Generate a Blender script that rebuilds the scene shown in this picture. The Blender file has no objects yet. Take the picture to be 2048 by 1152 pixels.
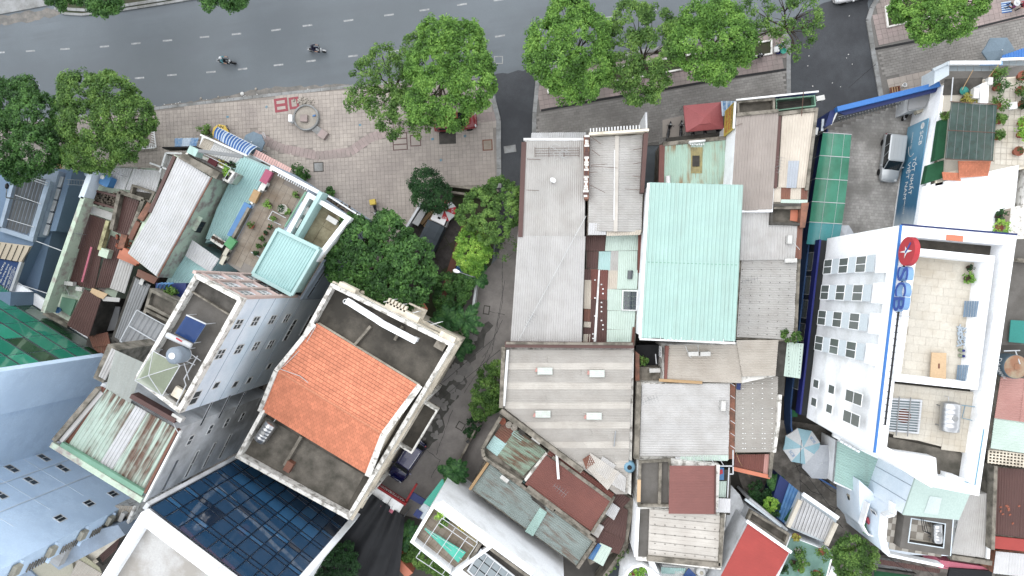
import bpy,bmesh,math,random
import numpy as np
from mathutils import Vector,Matrix
random.seed(7);rng=np.random.default_rng(7)
SC=bpy.context.scene
COL=SC.collection
# --- camera
H=68.0
FPX=1365.0
TILT=math.atan(81.0/FPX)
cam_d=bpy.data.cameras.new('camera');cam=bpy.data.objects.new('camera',cam_d);COL.objects.link(cam)
cam.location=(0,0,H);cam.rotation_euler=(0,TILT,0)
cam_d.sensor_width=36.0;cam_d.lens=FPX/2048*36;cam_d.clip_end=2000
SC.camera=cam
# --- sky, sun, exposure
SUN_EL,SUN_AZ=math.radians(68),math.radians(140)
w=bpy.data.worlds.new('World');SC.world=w;w.use_nodes=True
nt=w.node_tree;bg=nt.nodes['Background']
sky=nt.nodes.new('ShaderNodeTexSky');sky.sky_type='NISHITA';sky.sun_disc=False
sky.sun_elevation=SUN_EL;sky.sun_rotation=math.radians(90)-SUN_AZ
sky.air_density=1.0;sky.dust_density=0.6;sky.ozone_density=1.0
hs=nt.nodes.new('ShaderNodeHueSaturation');hs.inputs['Saturation'].default_value=0.14
nt.links.new(sky.outputs[0],hs.inputs['Color']);nt.links.new(hs.outputs[0],bg.inputs['Color'])
bg.inputs['Strength'].default_value=0.15
sun_d=bpy.data.lights.new('sun','SUN');sun_d.energy=0.5;sun_d.angle=math.radians(70);sun_d.color=(1,0.965,0.92)
sun=bpy.data.objects.new('sun',sun_d);COL.objects.link(sun)
sd=Vector((math.cos(SUN_AZ)*math.cos(SUN_EL),math.sin(SUN_AZ)*math.cos(SUN_EL),math.sin(SUN_EL)))
sun.rotation_euler=sd.to_track_quat('Z','Y').to_euler();sun.location=(0,0,90)
vs=SC.view_settings;vs.view_transform='Standard';vs.look='None';vs.gamma=1;vs.exposure=1.72;vs.use_curve_mapping=False
SC.cycles.max_bounces=6;SC.cycles.diffuse_bounces=4;SC.cycles.transparent_max_bounces=8
SC.cycles.use_adaptive_sampling=True;SC.cycles.use_denoising=True
# --- pixel of the 2048x1152 photograph at height z -> world point
CT,ST=math.cos(TILT),math.sin(TILT)
def P(x,y,z=0.0):
 a=(x-1024)/FPX;b=-(y-576)/FPX
 dx=CT*a-ST;dz=-ST*a-CT
 t=(H-z)/-dz
 return Vector((t*dx,t*b,z))
def PP(poly,z):return[P(x,y,z)for x,y in poly]
def PW(x,y,A,B):
 """pixel -> point on the vertical plane through plan points A, B"""
 a=(x-1024)/FPX;b=-(y-576)/FPX
 d=Vector((CT*a-ST,b,-ST*a-CT))
 n=Vector((B.y-A.y,A.x-B.x,0))
 t=n.dot(Vector((A.x,A.y,0))-Vector((0,0,0)))/n.dot(d)
 return Vector((0,0,H))+d*t
def mpp(z):return(H-z)/FPX
def V3(p,z):return Vector((p.x,p.y,z))
# --- materials
def S(r,g,b,k=0.56):
 f=lambda c:((c/255+0.055)/1.055)**2.4 if c>10 else c/255/12.92
 c=[f(v)*k for v in(r,g,b)];l=.3*c[0]+.6*c[1]+.1*c[2]
 return tuple(v*.88+l*.12 for v in c)+(1,)
MATS={}
def M(name,c=None,rough=0.75,metal=0.0,spec=0.3,var=0.16,vs=0.35,grain=0.10,gs=9.0,obr=0.07,dirt=None,da=0.5,ds=0.5,dsharp=0.12,dm=0.85,streak=None,sa=0.45,sdir=0,sl=0.25,sw=3.0,island=0.0,bump=0.0,bs=30.0,alpha=1.0,trans=0.0,emit=None,coat=0.0):
 """one procedural material: base colour with broad and fine variation, stains with their own shape, rust streaks"""
 if c is None:return MATS[name]
 if name in MATS:return MATS[name]
 m=bpy.data.materials.new(name);m.use_nodes=True;MATS[name]=m
 n=m.node_tree;N=n.nodes;L=n.links;bs_=N['Principled BSDF']
 geo=N.new('ShaderNodeNewGeometry')
 pos=geo.outputs['Position']
 def noise(scale,detail=4,rot=None,sc=None,w=0.0):
  t=N.new('ShaderNodeTexNoise');t.inputs['Scale'].default_value=scale;t.inputs['Detail'].default_value=detail
  t.inputs['Roughness'].default_value=0.6
  src=pos
  mp=N.new('ShaderNodeMapping');mp.inputs['Location'].default_value=(random.uniform(-50,50),random.uniform(-50,50),random.uniform(-50,50))
  if rot is not None:
   r1=N.new('ShaderNodeMapping');r1.inputs['Rotation'].default_value=(0,0,-math.radians(rot));L.new(pos,r1.inputs['Vector']);src=r1.outputs[0]
   mp.inputs['Scale'].default_value=sc
  L.new(src,mp.inputs['Vector']);L.new(mp.outputs[0],t.inputs['Vector'])
  return t.outputs['Fac']
 def maprange(v,a,b,c0,d):
  r=N.new('ShaderNodeMapRange');r.inputs['From Min'].default_value=a;r.inputs['From Max'].default_value=b
  r.inputs['To Min'].default_value=c0;r.inputs['To Max'].default_value=d;L.new(v,r.inputs['Value']);return r.outputs['Result']
 def mult(a,b):
  r=N.new('ShaderNodeMath');r.operation='MULTIPLY';L.new(a,r.inputs[0]);L.new(b,r.inputs[1]);return r.outputs[0]
 def mix(fac,ca,cb):
  r=N.new('ShaderNodeMix');r.data_type='RGBA';L.new(fac,r.inputs['Factor'])
  for s,v in(('A',ca),('B',cb)):
   sock=[i for i in r.inputs if i.name==s and i.type=='RGBA'][0]
   if isinstance(v,tuple):sock.default_value=v
   else:L.new(v,sock)
  return[o for o in r.outputs if o.type=='RGBA'][0]
 fac=maprange(noise(vs,5),0.28,0.72,1-var,1+var)
 fac=mult(fac,maprange(noise(gs,3),0.25,0.75,1-grain,1+grain))
 if obr:
  oi=N.new('ShaderNodeObjectInfo');fac=mult(fac,maprange(oi.outputs['Random'],0,1,1-obr,1+obr))
 if island:
  fac=mult(fac,maprange(geo.outputs['Random Per Island'],0,1,1-island,1+island))
 vm=N.new('ShaderNodeVectorMath');vm.operation='SCALE';vm.inputs[0].default_value=c[:3];L.new(fac,vm.inputs['Scale'])
 colr=vm.outputs[0]
 if dirt:
  thr=1-da
  f=maprange(noise(ds,6),0.30+0.4*thr-dsharp,0.30+0.4*thr+dsharp,0,dm);colr=mix(f,colr,dirt)
 if streak:
  thr=1-sa
  f1=maprange(noise(1.0,4,sdir,(sl,sw,1)),0.3+0.4*thr-0.07,0.3+0.4*thr+0.07,0,0.9)
  f2=maprange(noise(0.35,3),0.35,0.6,0,1)
  colr=mix(mult(f1,f2),colr,streak)
 L.new(colr,bs_.inputs['Base Color'])
 bs_.inputs['Roughness'].default_value=rough;bs_.inputs['Metallic'].default_value=metal
 bs_.inputs['Specular IOR Level'].default_value=spec
 if coat:bs_.inputs['Coat Weight'].default_value=coat;bs_.inputs['Coat Roughness'].default_value=0.05
 if bump:
  b=N.new('ShaderNodeBump');b.inputs['Strength'].default_value=bump;b.inputs['Distance'].default_value=0.02
  L.new(noise(bs,4),b.inputs['Height']);L.new(b.outputs[0],bs_.inputs['Normal'])
 if alpha<1:bs_.inputs['Alpha'].default_value=alpha
 if trans:bs_.inputs['Transmission Weight'].default_value=trans
 if emit:bs_.inputs['Emission Color'].default_value=emit;bs_.inputs['Emission Strength'].default_value=1
 return m
def glassmat(name,c,rough=0.06,spec=0.8,alpha=1.0):
 m=bpy.data.materials.new(name);m.use_nodes=True;b=m.node_tree.nodes['Principled BSDF']
 b.inputs['Base Color'].default_value=c;b.inputs['Roughness'].default_value=rough;b.inputs['Specular IOR Level'].default_value=spec
 b.inputs['Alpha'].default_value=alpha
 MATS[name]=m;return m
def leafmat(name,c1,c2,c3):
 m=bpy.data.materials.new(name);m.use_nodes=True;MATS[name]=m
 n=m.node_tree;N=n.nodes;L=n.links;N.remove(N['Principled BSDF'])
 geo=N.new('ShaderNodeNewGeometry');ramp=N.new('ShaderNodeValToRGB')
 ramp.color_ramp.elements[0].color=c1;ramp.color_ramp.elements[1].color=c3
 e=ramp.color_ramp.elements.new(0.5);e.color=c2
 nz=N.new('ShaderNodeTexNoise');nz.inputs['Scale'].default_value=0.7;nz.inputs['Detail'].default_value=3;L.new(geo.outputs['Position'],nz.inputs['Vector'])
 mm=N.new('ShaderNodeMath');mm.operation='MULTIPLY_ADD';L.new(geo.outputs['Random Per Island'],mm.inputs[0]);mm.inputs[1].default_value=0.55
 mr=N.new('ShaderNodeMapRange');mr.inputs['From Min'].default_value=0.3;mr.inputs['From Max'].default_value=0.7;mr.inputs['To Min'].default_value=-0.1;mr.inputs['To Max'].default_value=0.6
 L.new(nz.outputs['Fac'],mr.inputs['Value']);L.new(mr.outputs[0],mm.inputs[2]);L.new(mm.outputs[0],ramp.inputs['Fac'])
 d=N.new('ShaderNodeBsdfPrincipled');d.inputs['Roughness'].default_value=0.5;d.inputs['Specular IOR Level'].default_value=0.25
 t=N.new('ShaderNodeBsdfTranslucent');mx=N.new('ShaderNodeMixShader');mx.inputs[0].default_value=0.35
 L.new(ramp.outputs[0],d.inputs['Base Color']);L.new(ramp.outputs[0],t.inputs['Color'])
 L.new(d.outputs[0],mx.inputs[1]);L.new(t.outputs[0],mx.inputs[2]);L.new(mx.outputs[0],N['Material Output'].inputs['Surface'])
 return m
# --- geometry collector
class G:
 def __init__(s):s.v=[];s.f=[];s.m=[]
 def add(s,V,F,mi=0):
  o=len(s.v);s.v+=[tuple(v)for v in V];s.f+=[tuple(i+o for i in f)for f in F];s.m+=[mi]*len(F);return s
 def prism(s,pts,z0,z1,mi=0):
  n=len(pts)
  a=sum(pts[i].x*pts[(i+1)%n].y-pts[(i+1)%n].x*pts[i].y for i in range(n))
  if a<0:pts=pts[::-1]
  V=[(p.x,p.y,z0)for p in pts]+[(p.x,p.y,z1)for p in pts]
  F=[tuple(range(n-1,-1,-1)),tuple(range(n,2*n))]+[(i,(i+1)%n,n+(i+1)%n,n+i)for i in range(n)]
  return s.add(V,F,mi)
 def sheet(s,pts,z,mi=0):
  n=len(pts)
  a=sum(pts[i].x*pts[(i+1)%n].y-pts[(i+1)%n].x*pts[i].y for i in range(n))
  if a<0:pts=pts[::-1]
  return s.add([(p.x,p.y,z)for p in pts],[tuple(range(n))],mi)
 def ring(s,pts,t,z0,z1,mi=0):
  outer=pts;inner=inset(pts,t);n=len(pts)
  V=[(p.x,p.y,z)for z in(z0,z1)for p in outer]+[(p.x,p.y,z)for z in(z0,z1)for p in inner]
  F=[]
  for i in range(n):
   j=(i+1)%n
   F+=[(i,j,n+j,n+i),(n+i,n+j,3*n+j,3*n+i),(3*n+i,3*n+j,2*n+j,2*n+i)]
  return s.add(V,F,mi)
 def box(s,c,ux,sx,sy,z0,z1,mi=0):
  ux=Vector((ux[0],ux[1],0)).normalized();uy=Vector((-ux.y,ux.x,0));c=Vector((c[0],c[1],0))
  return s.prism([c+ux*a*sx/2+uy*b*sy/2 for a,b in((-1,-1),(1,-1),(1,1),(-1,1))],z0,z1,mi)
 def beam(s,p,q,w,h=None,mi=0,up=(0,0,1)):
  p=Vector(p);q=Vector(q);h=h or w;d=(q-p).normalized();up=Vector(up)
  if abs(d.dot(up))>0.98:up=Vector((1,0,0))
  sd=d.cross(up).normalized()*w/2;u=sd.cross(d).normalized()*h/2
  V=[e+a*sd+b*u for e in(p,q)for a,b in((-1,-1),(1,-1),(1,1),(-1,1))]
  return s.add(V,[(0,1,2,3),(7,6,5,4),(0,4,5,1),(1,5,6,2),(2,6,7,3),(3,7,4,0)],mi)
 def tube(s,path,r,n=6,mi=0,caps=True):
  path=[Vector(p)for p in path];R=r if isinstance(r,(list,tuple))else[r]*len(path)
  V=[];F=[]
  for i,p in enumerate(path):
   d=(path[min(i+1,len(path)-1)]-path[max(i-1,0)]).normalized()
   a=d.cross(Vector((0,0,1))if abs(d.z)<0.95 else Vector((1,0,0))).normalized();b=d.cross(a)
   V+=[p+(a*math.cos(2*math.pi*k/n)+b*math.sin(2*math.pi*k/n))*R[i]for k in range(n)]
  for i in range(len(path)-1):
   for k in range(n):F.append((i*n+k,i*n+(k+1)%n,(i+1)*n+(k+1)%n,(i+1)*n+k))
  if caps:F+=[tuple(range(n-1,-1,-1)),tuple(range((len(path)-1)*n,len(path)*n))]
  return s.add(V,F,mi)
 def lathe(s,c,prof,n=20,mi=0,axis=None):
  """prof: list of (r, h) along axis (default z)"""
  c=Vector(c);ax=Vector(axis).normalized()if axis else Vector((0,0,1))
  a=ax.cross(Vector((0,0,1))if abs(ax.z)<0.95 else Vector((1,0,0))).normalized();b=ax.cross(a)
  V=[];F=[]
  for r,h in prof:V+=[c+ax*h+(a*math.cos(2*math.pi*k/n)+b*math.sin(2*math.pi*k/n))*max(r,1e-3)for k in range(n)]
  m=len(prof)
  for i in range(m-1):
   for k in range(n):F.append((i*n+k,(i+1)*n+k,(i+1)*n+(k+1)%n,i*n+(k+1)%n))
  F+=[tuple(range(n)),tuple(range(m*n-1,(m-1)*n-1,-1))]
  return s.add(V,F,mi)
def inset(pts,t):
 n=len(pts);out=[]
 a=sum(pts[i].x*pts[(i+1)%n].y-pts[(i+1)%n].x*pts[i].y for i in range(n));sg=1 if a>0 else-1
 for i in range(n):
  p0,p1,p2=pts[i-1],pts[i],pts[(i+1)%n]
  d1=Vector((p1.x-p0.x,p1.y-p0.y,0)).normalized();d2=Vector((p2.x-p1.x,p2.y-p1.y,0)).normalized()
  n1=Vector((-d1.y,d1.x,0))*sg;n2=Vector((-d2.y,d2.x,0))*sg
  b=n1+n2;k=t/max(0.3,(1+n1.dot(n2))/2)/2
  out.append(Vector((p1.x,p1.y,0))+b*k)
 return out
# --- objects
ORG={}
def tag(o,label=None,cat=None,group=None,kind=None):
 if label:o['label']=label
 if cat:o['category']=cat
 if group:o['group']=group
 if kind:o['kind']=kind
 return o
def org(o):return ORG.get(o.name,Vector((0,0,0)))
def thing(name,label,cat,loc,group=None):
 o=bpy.data.objects.new(name,None);COL.objects.link(o);o.empty_display_size=0.3
 o.location=loc;ORG[o.name]=Vector(loc);return tag(o,label,cat,group)
def mk(name,g,mat,parent=None,smooth=False,kind=None,label=None,cat=None,group=None):
 """one mesh object; geometry given in world coordinates"""
 me=bpy.data.meshes.new(name)
 if parent is not None:o0=org(parent)
 else:
  a=np.array(g.v);o0=Vector(((a[:,0].min()+a[:,0].max())/2,(a[:,1].min()+a[:,1].max())/2,a[:,2].min()))
 me.from_pydata([(x-o0.x,y-o0.y,z-o0.z)for x,y,z in g.v],[],g.f)
 ml=mat if isinstance(mat,(list,tuple))else[mat]
 for m in ml:me.materials.append(MATS[m]if isinstance(m,str)else m)
 if len(ml)>1:me.polygons.foreach_set('material_index',g.m)
 if smooth:me.polygons.foreach_set('use_smooth',[True]*len(me.polygons))
 o=bpy.data.objects.new(name,me);COL.objects.link(o)
 if parent is not None:o.parent=parent
 else:o.location=o0
 ORG[o.name]=o0
 return tag(o,label,cat,group,kind)
def copy_tree(o,parent=None):
 c=o.copy();COL.objects.link(c);c.parent=parent;ORG[c.name]=org(o)
 for ch in o.children:copy_tree(ch,c)
 return c
# --- building helpers
def cen(pts):return sum((Vector((p.x,p.y,0))for p in pts),Vector())/len(pts)
def house(name,label,poly,z,wall,zb=0.0,cat='building',group=None):
 """poly: roof outline in photo pixels at height z; the walls drop straight to zb"""
 pts=PP(poly,z);c=cen(pts);t=thing(name,label,cat,(c.x,c.y,zb),group)
 mk('wall',G().prism(pts,zb,z),wall,t)
 return t
def parapet(t,poly,z0,z1,th,mat,deck=None,name='parapet'):
 """poly in pixels at z1 (top of the parapet)"""
 pts=PP(poly,z1)
 mk(name,G().ring(pts,th,z0,z1),mat,t)
 if deck:mk('roof_deck',G().sheet(inset(pts,th*0.5),z0+0.006),deck,t)
 return pts
def lerp4(q,u,v):
 return q[0].lerp(q[1],u).lerp(q[3].lerp(q[2],u),v)
def sheets(t,quad,zs,mat,pitch=0.22,amp=0.042,width=1.05,cuts=(),name='roof_sheet',tint=None,lift=0.05,flat=False,warp=0.012):
 """corrugated sheets on quad a,b,c,d (pixels, at heights zs); ribs run a->d; every sheet its own object
       tint: list of materials cycled over the sheets"""
 if not isinstance(zs,(list,tuple)):zs=[zs]*4
 q=[P(x,y,z)+Vector((0,0,lift))for(x,y),z in zip(quad,zs)]
 W=((q[1]-q[0]).length+(q[2]-q[3]).length)/2
 n=max(1,round(W/width));cs=[0.0]+list(cuts)+[1.0]
 nrm=(q[1]-q[0]).cross(q[3]-q[0]).normalized()
 if nrm.z<0:nrm=-nrm
 k=0;out=[]
 for i in range(n):
  for j in range(len(cs)-1):
   u0,u1=i/n,(i+1)/n
   v0,v1=max(0,cs[j]-(0.012 if j else 0)),cs[j+1]
   nr=max(2,round(W/n/pitch));prof=[]
   for r in range(nr):
    if flat:prof+=[(r/nr,0),((r+0.88)/nr,0),((r+0.90)/nr,1),((r+0.98)/nr,1)]
    else:prof+=[(r/nr,0),((r+0.30)/nr,0),((r+0.5)/nr,1),((r+0.72)/nr,1),((r+0.92)/nr,0)]
   prof.append((1.0,0))
   off=j*0.025+random.uniform(0,warp);tl=random.uniform(-warp,warp)*1.5;jt=random.uniform(-0.004,0.004)if 0<j+1<len(cs)-1 else random.uniform(-0.006,0.006)
   V=[];m=len(prof)
   for v in(v0,min(1.0,v1)+(jt if v1==1.0 else 0)):
    for u,h in prof:
     V.append(lerp4(q,u0+(u1-u0)*u,v)+nrm*(h*amp+off+tl*(v-0.5)+0.004))
   F=[(a,a+1,m+a+1,m+a)for a in range(m-1)]
   V2=[p-nrm*0.02 for p in(V[0],V[m-1],V[2*m-1],V[m])]
   g=G().add(V+V2,F+[(2*m,2*m+1,2*m+2,2*m+3)])
   mm=mat if not tint else tint[k%len(tint)]
   out.append(mk(name,g,mm,t));k+=1
 return out
def slab(t,name,quad,z,th,mat,**k):
 return mk(name,G().prism(PP(quad,z),z-th,z),mat,t,**k)
def strip(t,name,p,q,z,w,h,mat,z2=None):
 """bar between two pixels at height z (its top), w wide, h high"""
 a=P(*p,z);b=P(*q,z if z2 is None else z2);dz=Vector((0,0,h/2))
 return mk(name,G().beam(a-dz,b-dz,w,h),mat,t)
def pole(t,name,pts,r,mat,n=6):
 return mk(name,G().tube(pts,r,n),mat,t)
def window(t,A,B,px,w,h,frame='white_paint',glass='dark_glass',panes=(2,1),depth=0.06,name='window',up=None):
 """window on the vertical wall A->B (plan points), centred on a photo pixel"""
 c=PW(px[0],px[1],A,B);u=Vector((B.x-A.x,B.y-A.y,0)).normalized();n=Vector((u.y,-u.x,0))
 if n.dot(Vector((0,0,0))-Vector((c.x,c.y,0)))<0:n=-n
 return window_at(t,c,u,n,w,h,frame,glass,panes,depth,name)
def window_at(t,c,u,n,w,h,frame='white_paint',glass='dark_glass',panes=(2,1),depth=0.06,name='window'):
 z=Vector((0,0,1));g=G();fw=0.05
 def bar(p,q):g.beam(p+n*depth/2,q+n*depth/2,depth,fw,up=n)if False else g.beam(p+n*depth/2,q+n*depth/2,fw,depth,up=n)
 l,r_=c-u*w/2,c+u*w/2
 for i in range(panes[0]+1):
  x=l.lerp(r_,i/panes[0]);bar(x-z*(h/2+fw/2),x+z*(h/2+fw/2))
 for j in range(panes[1]+1):
  dz=z*(-h/2+h*j/panes[1])
  for i in range(panes[0]):
   bar(l.lerp(r_,i/panes[0])+u*fw*0.51+dz,l.lerp(r_,(i+1)/panes[0])-u*fw*0.51+dz)
 win=mk(name,g,frame,t)
 for i in range(panes[0]):
  for j in range(panes[1]):
   a=l.lerp(r_,i/panes[0])+u*fw*0.4;b=l.lerp(r_,(i+1)/panes[0])-u*fw*0.4
   z0=z*(-h/2+h*j/panes[1]+fw*0.4);z1=z*(-h/2+h*(j+1)/panes[1]-fw*0.4);d=n*0.02
   g2=G().add([a+z0+d,b+z0+d,b+z1+d,a+z1+d],[(0,1,2,3)])
   mk('pane',g2,glass,win)
 return win
def text(t,name,body,c,right,up,size,mat,ext=0.01,width=None):
 """lettering centred on c"""
 cu=bpy.data.curves.new('lettering','FONT');cu.body=body;cu.size=1.0;cu.align_x='CENTER';cu.align_y='CENTER';cu.extrude=0.5*ext/size;cu.resolution_u=3
 o=bpy.data.objects.new('lettering',cu);COL.objects.link(o)
 dg=bpy.context.evaluated_depsgraph_get();me0=bpy.data.meshes.new_from_object(o.evaluated_get(dg))
 V=np.array([v.co for v in me0.vertices]);F=[tuple(p.vertices)for p in me0.polygons]
 bpy.data.objects.remove(o);bpy.data.meshes.remove(me0)
 ww=V[:,0].max()-V[:,0].min();hh=V[:,1].max()-V[:,1].min()
 sx=size/hh if width is None else width/ww;sy=size/hh
 mid=[(V[:,i].max()+V[:,i].min())/2 for i in(0,1)]
 right=Vector(right).normalized();up=Vector(up).normalized();nn=right.cross(up);c=Vector(c)
 g=G().add([c+right*(x-mid[0])*sx+up*(y-mid[1])*sy+nn*(z*size)for x,y,z in V],F)
 return mk(name,g,mat,t)
def inpoly(x,y,pts):
 r=False;n=len(pts);j=n-1
 for i in range(n):
  if(pts[i].y>y)!=(pts[j].y>y)and x<(pts[j].x-pts[i].x)*(y-pts[i].y)/(pts[j].y-pts[i].y)+pts[i].x:r=not r
  j=i
 return r
def tiles(t,poly,z,sx,sy,ang,mat,gap=0.015,th=0.03,brick=False,name='paving_tile',each=False,pts=None,skip=None,mats=None):
 """tiles laid over a pixel polygon; joined when they are too small to pick apart"""
 pts=pts or PP(poly,z);a=math.radians(ang);ux=Vector((math.cos(a),math.sin(a),0));uy=Vector((-ux.y,ux.x,0));o=cen(pts)
 U=[(p-o).dot(ux)for p in pts];W=[(p-o).dot(uy)for p in pts]
 g=G();base=None
 for j in range(math.floor(min(W)/sy),math.ceil(max(W)/sy)+1):
  for i in range(math.floor(min(U)/sx)-1,math.ceil(max(U)/sx)+1):
   cx=(i+(0.5 if brick and j%2 else 0))*sx;cy=j*sy
   c=o+ux*cx+uy*cy
   if not inpoly(c.x,c.y,pts)or(skip and skip(c)):continue
   q=[c+ux*e*(sx-gap)/2+uy*f*(sy-gap)/2 for e,f in((-1,-1),(1,-1),(1,1),(-1,1))]
   h=z+random.uniform(0,0.006)
   tx,ty=random.uniform(-.004,.004),random.uniform(-.004,.004)
   V=[(p.x,p.y,z-th)for p in q]+[(p.x,p.y,h+tx*e+ty*f)for p,(e,f)in zip(q,((-1,-1),(1,-1),(1,1),(-1,1)))]
   F=[(4,5,6,7),(0,1,5,4),(1,2,6,5),(2,3,7,6),(3,0,4,7)]
   if each:mk(name,G().add(V,F),mats[(i+j)%len(mats)]if mats else mat,t)
   else:g.add(V,F,(i+j)%len(mats)if mats else 0)
 if not each and g.v:return mk(name,g,mats or mat,t,kind='stuff')
def struct(name,g,mat,**k):return mk(name,g,mat,kind='structure',**k)
# === materials
BR=S(70,60,50);MOSS=S(48,50,34);SOOT=S(52,50,48);RUST=S(128,72,44);DKR=S(96,58,42)
M('ground_soil',S(92,88,82),dirt=S(64,62,58),ds=0.3)
M('asphalt',S(104,112,118,0.92),var=0.10,vs=0.12,grain=0.10,gs=14,rough=0.85,dirt=S(88,94,98,0.92),da=0.45,ds=0.08,dsharp=0.2,bump=0.25,bs=40,streak=S(92,98,103,0.92),sa=0.5,sdir=7,sl=0.04,sw=0.7)
M('dark_asphalt',S(66,69,73,0.85),var=0.18,vs=0.25,grain=0.16,gs=12,rough=0.85,dirt=S(54,56,60,0.85),da=0.5,ds=0.35,bump=0.3,bs=40)
M('gutter_dirt',S(150,144,136),var=0.2,vs=1.2,dirt=S(110,110,108),da=0.5,ds=1.2)
M('lane_concrete',S(134,129,125,0.85),var=0.14,vs=0.3,grain=0.12,gs=6,dirt=S(106,102,99,0.85),da=0.5,ds=0.5,dsharp=0.15,rough=0.8)
M('alley_concrete',S(136,130,122,0.8),var=0.18,vs=0.6,grain=0.15,gs=5,dirt=S(78,74,68,0.8),da=0.5,ds=0.8,dsharp=0.1)
M('wet_patch',S(74,71,66,0.75),var=0.25,vs=0.9,dirt=S(40,42,32,0.75),da=0.5,ds=1.0,rough=0.45)
M('broken_slab',S(122,119,116,0.8),var=0.12,island=0.14)
M('paint_line',S(216,218,218),dirt=S(150,154,156),da=0.45,ds=3.0,var=0.08)
M('tile_pink',S(186,176,165,.66),var=0.10,vs=0.18,island=0.10,grain=0.06,dirt=S(150,140,134,0.66),da=0.45,ds=0.25,dsharp=0.2,obr=0)
M('tile_rose',S(166,148,144,0.72),var=0.10,vs=0.3,island=0.10,grain=0.06,obr=0,dirt=S(140,130,124,0.72),da=0.5,ds=0.4)
M('tile_joint',S(146,138,130,0.66),var=0.15)
M('brick_grey',S(142,139,134,0.85),var=0.14,vs=0.25,island=0.13,grain=0.08,obr=0,dirt=S(104,100,96,0.85),da=0.5,ds=0.35,dsharp=0.2)
M('brick_joint',S(106,103,99,0.85))
M('yard_paver',S(156,154,150,0.8),var=0.10,vs=0.3,island=0.13,obr=0,dirt=S(112,110,106,0.8),da=0.45,ds=0.4)
M('kerb_stone',S(158,160,160,0.66),var=0.12,dirt=S(120,120,116,0.66),da=0.4,ds=1.0)
M('planter_soil',S(72,66,48),var=0.3,vs=1.5,dirt=S(60,76,36),da=0.55,ds=1.2)
M('frame_red',S(166,78,88),var=0.1)
M('frame_brown',S(120,96,92),var=0.15)
M('white_paint',S(236,238,238,0.75),var=0.05,dirt=S(190,190,186,0.75),da=0.3,ds=0.8)
M('white_wall',S(240,243,246,0.95),var=0.04,rough=0.6,dirt=S(206,208,208,0.95),da=0.22,ds=0.5,obr=0.02)
M('old_white',S(228,226,219,.8),var=0.1,vs=1.2,dirt=S(128,123,114,.8),da=0.34,ds=2.0,dsharp=0.07)
M('cream_wall',S(222,212,192,0.85),var=0.07,dirt=S(170,160,142,0.85),da=0.35,ds=0.8)
M('pale_blue_wall',S(212,222,232,1.0),var=0.04,vs=0.2,rough=0.65,dirt=S(172,192,208,1.0),da=0.3,ds=0.35,dsharp=0.2,obr=0.02)
M('tower_blue',S(198,221,243,1.0),var=0.05,vs=0.15,rough=0.6,dirt=S(186,210,234,1.0),da=0.42,ds=0.35,dsharp=0.16,streak=S(184,208,232,1.0),sa=.42,sdir=90,sl=.9,sw=.9,obr=0.0)
M('slate_blue',S(104,126,150,0.85),var=0.08,vs=0.2,rough=0.7,dirt=S(94,120,148,0.85),da=0.4,ds=0.3,dsharp=0.25)
M('grey_render',S(192,196,200,1.0),var=0.07,vs=0.25,dirt=S(122,124,124,0.95),da=0.35,ds=0.5,dsharp=0.2,rough=0.8)
M('blue_grey_wall',S(150,166,184,0.95),var=0.08,dirt=S(122,132,142,0.95),da=0.4,ds=0.5,dsharp=0.2)
M('mint_wall',S(190,208,186,0.8),var=0.1,dirt=S(150,128,128,0.8),da=0.36,ds=0.9,dsharp=0.08)
M('old_render',S(160,152,138),var=0.18,dirt=S(90,86,74),da=0.45,ds=1.3,dsharp=0.1)
M('dark_render',S(98,94,88),var=0.2,dirt=S(60,58,52),da=0.5,ds=1.0,dsharp=0.12)
M('brick_wall',S(168,112,88),var=0.15,dirt=S(110,84,70),da=0.4,ds=1.5)
M('mossy_deck',S(104,98,88,0.6),var=0.28,vs=0.4,dirt=S(54,51,44,0.6),da=0.58,ds=0.45,dsharp=0.13,grain=0.15)
M('pale_deck',S(134,127,116),var=0.2,vs=0.5,dirt=S(66,64,54),da=0.5,ds=0.6,dsharp=0.14,grain=0.14)
M('grey_deck',S(122,118,113,0.62),var=0.15,vs=0.5,dirt=S(90,86,79,0.62),da=0.5,ds=0.7,dsharp=0.18)
M('white_deck',S(214,214,212),var=0.06,dirt=S(176,170,160),da=0.42,ds=0.5,dsharp=0.1)
M('terrace_tile',S(176,164,148),var=0.14,vs=0.35,island=0.07,dirt=S(134,116,96),da=0.45,ds=0.6,dsharp=0.15)
M('cream_tile',S(234,227,211),var=0.05,vs=0.3,island=0.05,dirt=S(212,200,178),da=0.35,ds=0.5)
M('cream_joint',S(216,208,192))
M('slab_tile',S(168,158,126),var=0.15,vs=0.8,dirt=S(120,108,78),da=0.5,ds=1.0,dsharp=0.12)
M('check_grey',S(168,160,148),var=0.1);M('check_white',S(222,216,204),var=0.06)
M('orange_tile',S(230,138,98,0.66),var=0.05,vs=0.4,island=0.13,grain=0.04,dirt=S(212,128,90,.6),da=0.3,ds=0.8,rough=0.7,obr=0)
M('pale_orange',S(232,148,108),var=0.08)
def sheetm(n,c,d=None,**k):
 f=1.26;c=tuple(min(.9,v*f)for v in c[:3])+(1,);d=d and tuple(min(.9,v*f)for v in d[:3])+(1,)
 a=dict(var=0.08,vs=0.4,grain=0.05,rough=0.5,spec=0.35,obr=0.045,dirt=d,da=0.33,ds=0.7,dsharp=0.18,dm=.5);a.update(k);M(n,c,**a)
sheetm('zinc_light',S(196,195,193),S(168,164,158),dm=.65)
sheetm('zinc_grey',S(186,184,180),S(154,148,140))
sheetm('zinc_warm',S(188,180,168),S(158,146,132))
sheetm('zinc_brown',S(164,154,146),S(140,130,122))
sheetm('zinc_white',S(210,211,213),S(182,181,178),dm=.7)
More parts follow.
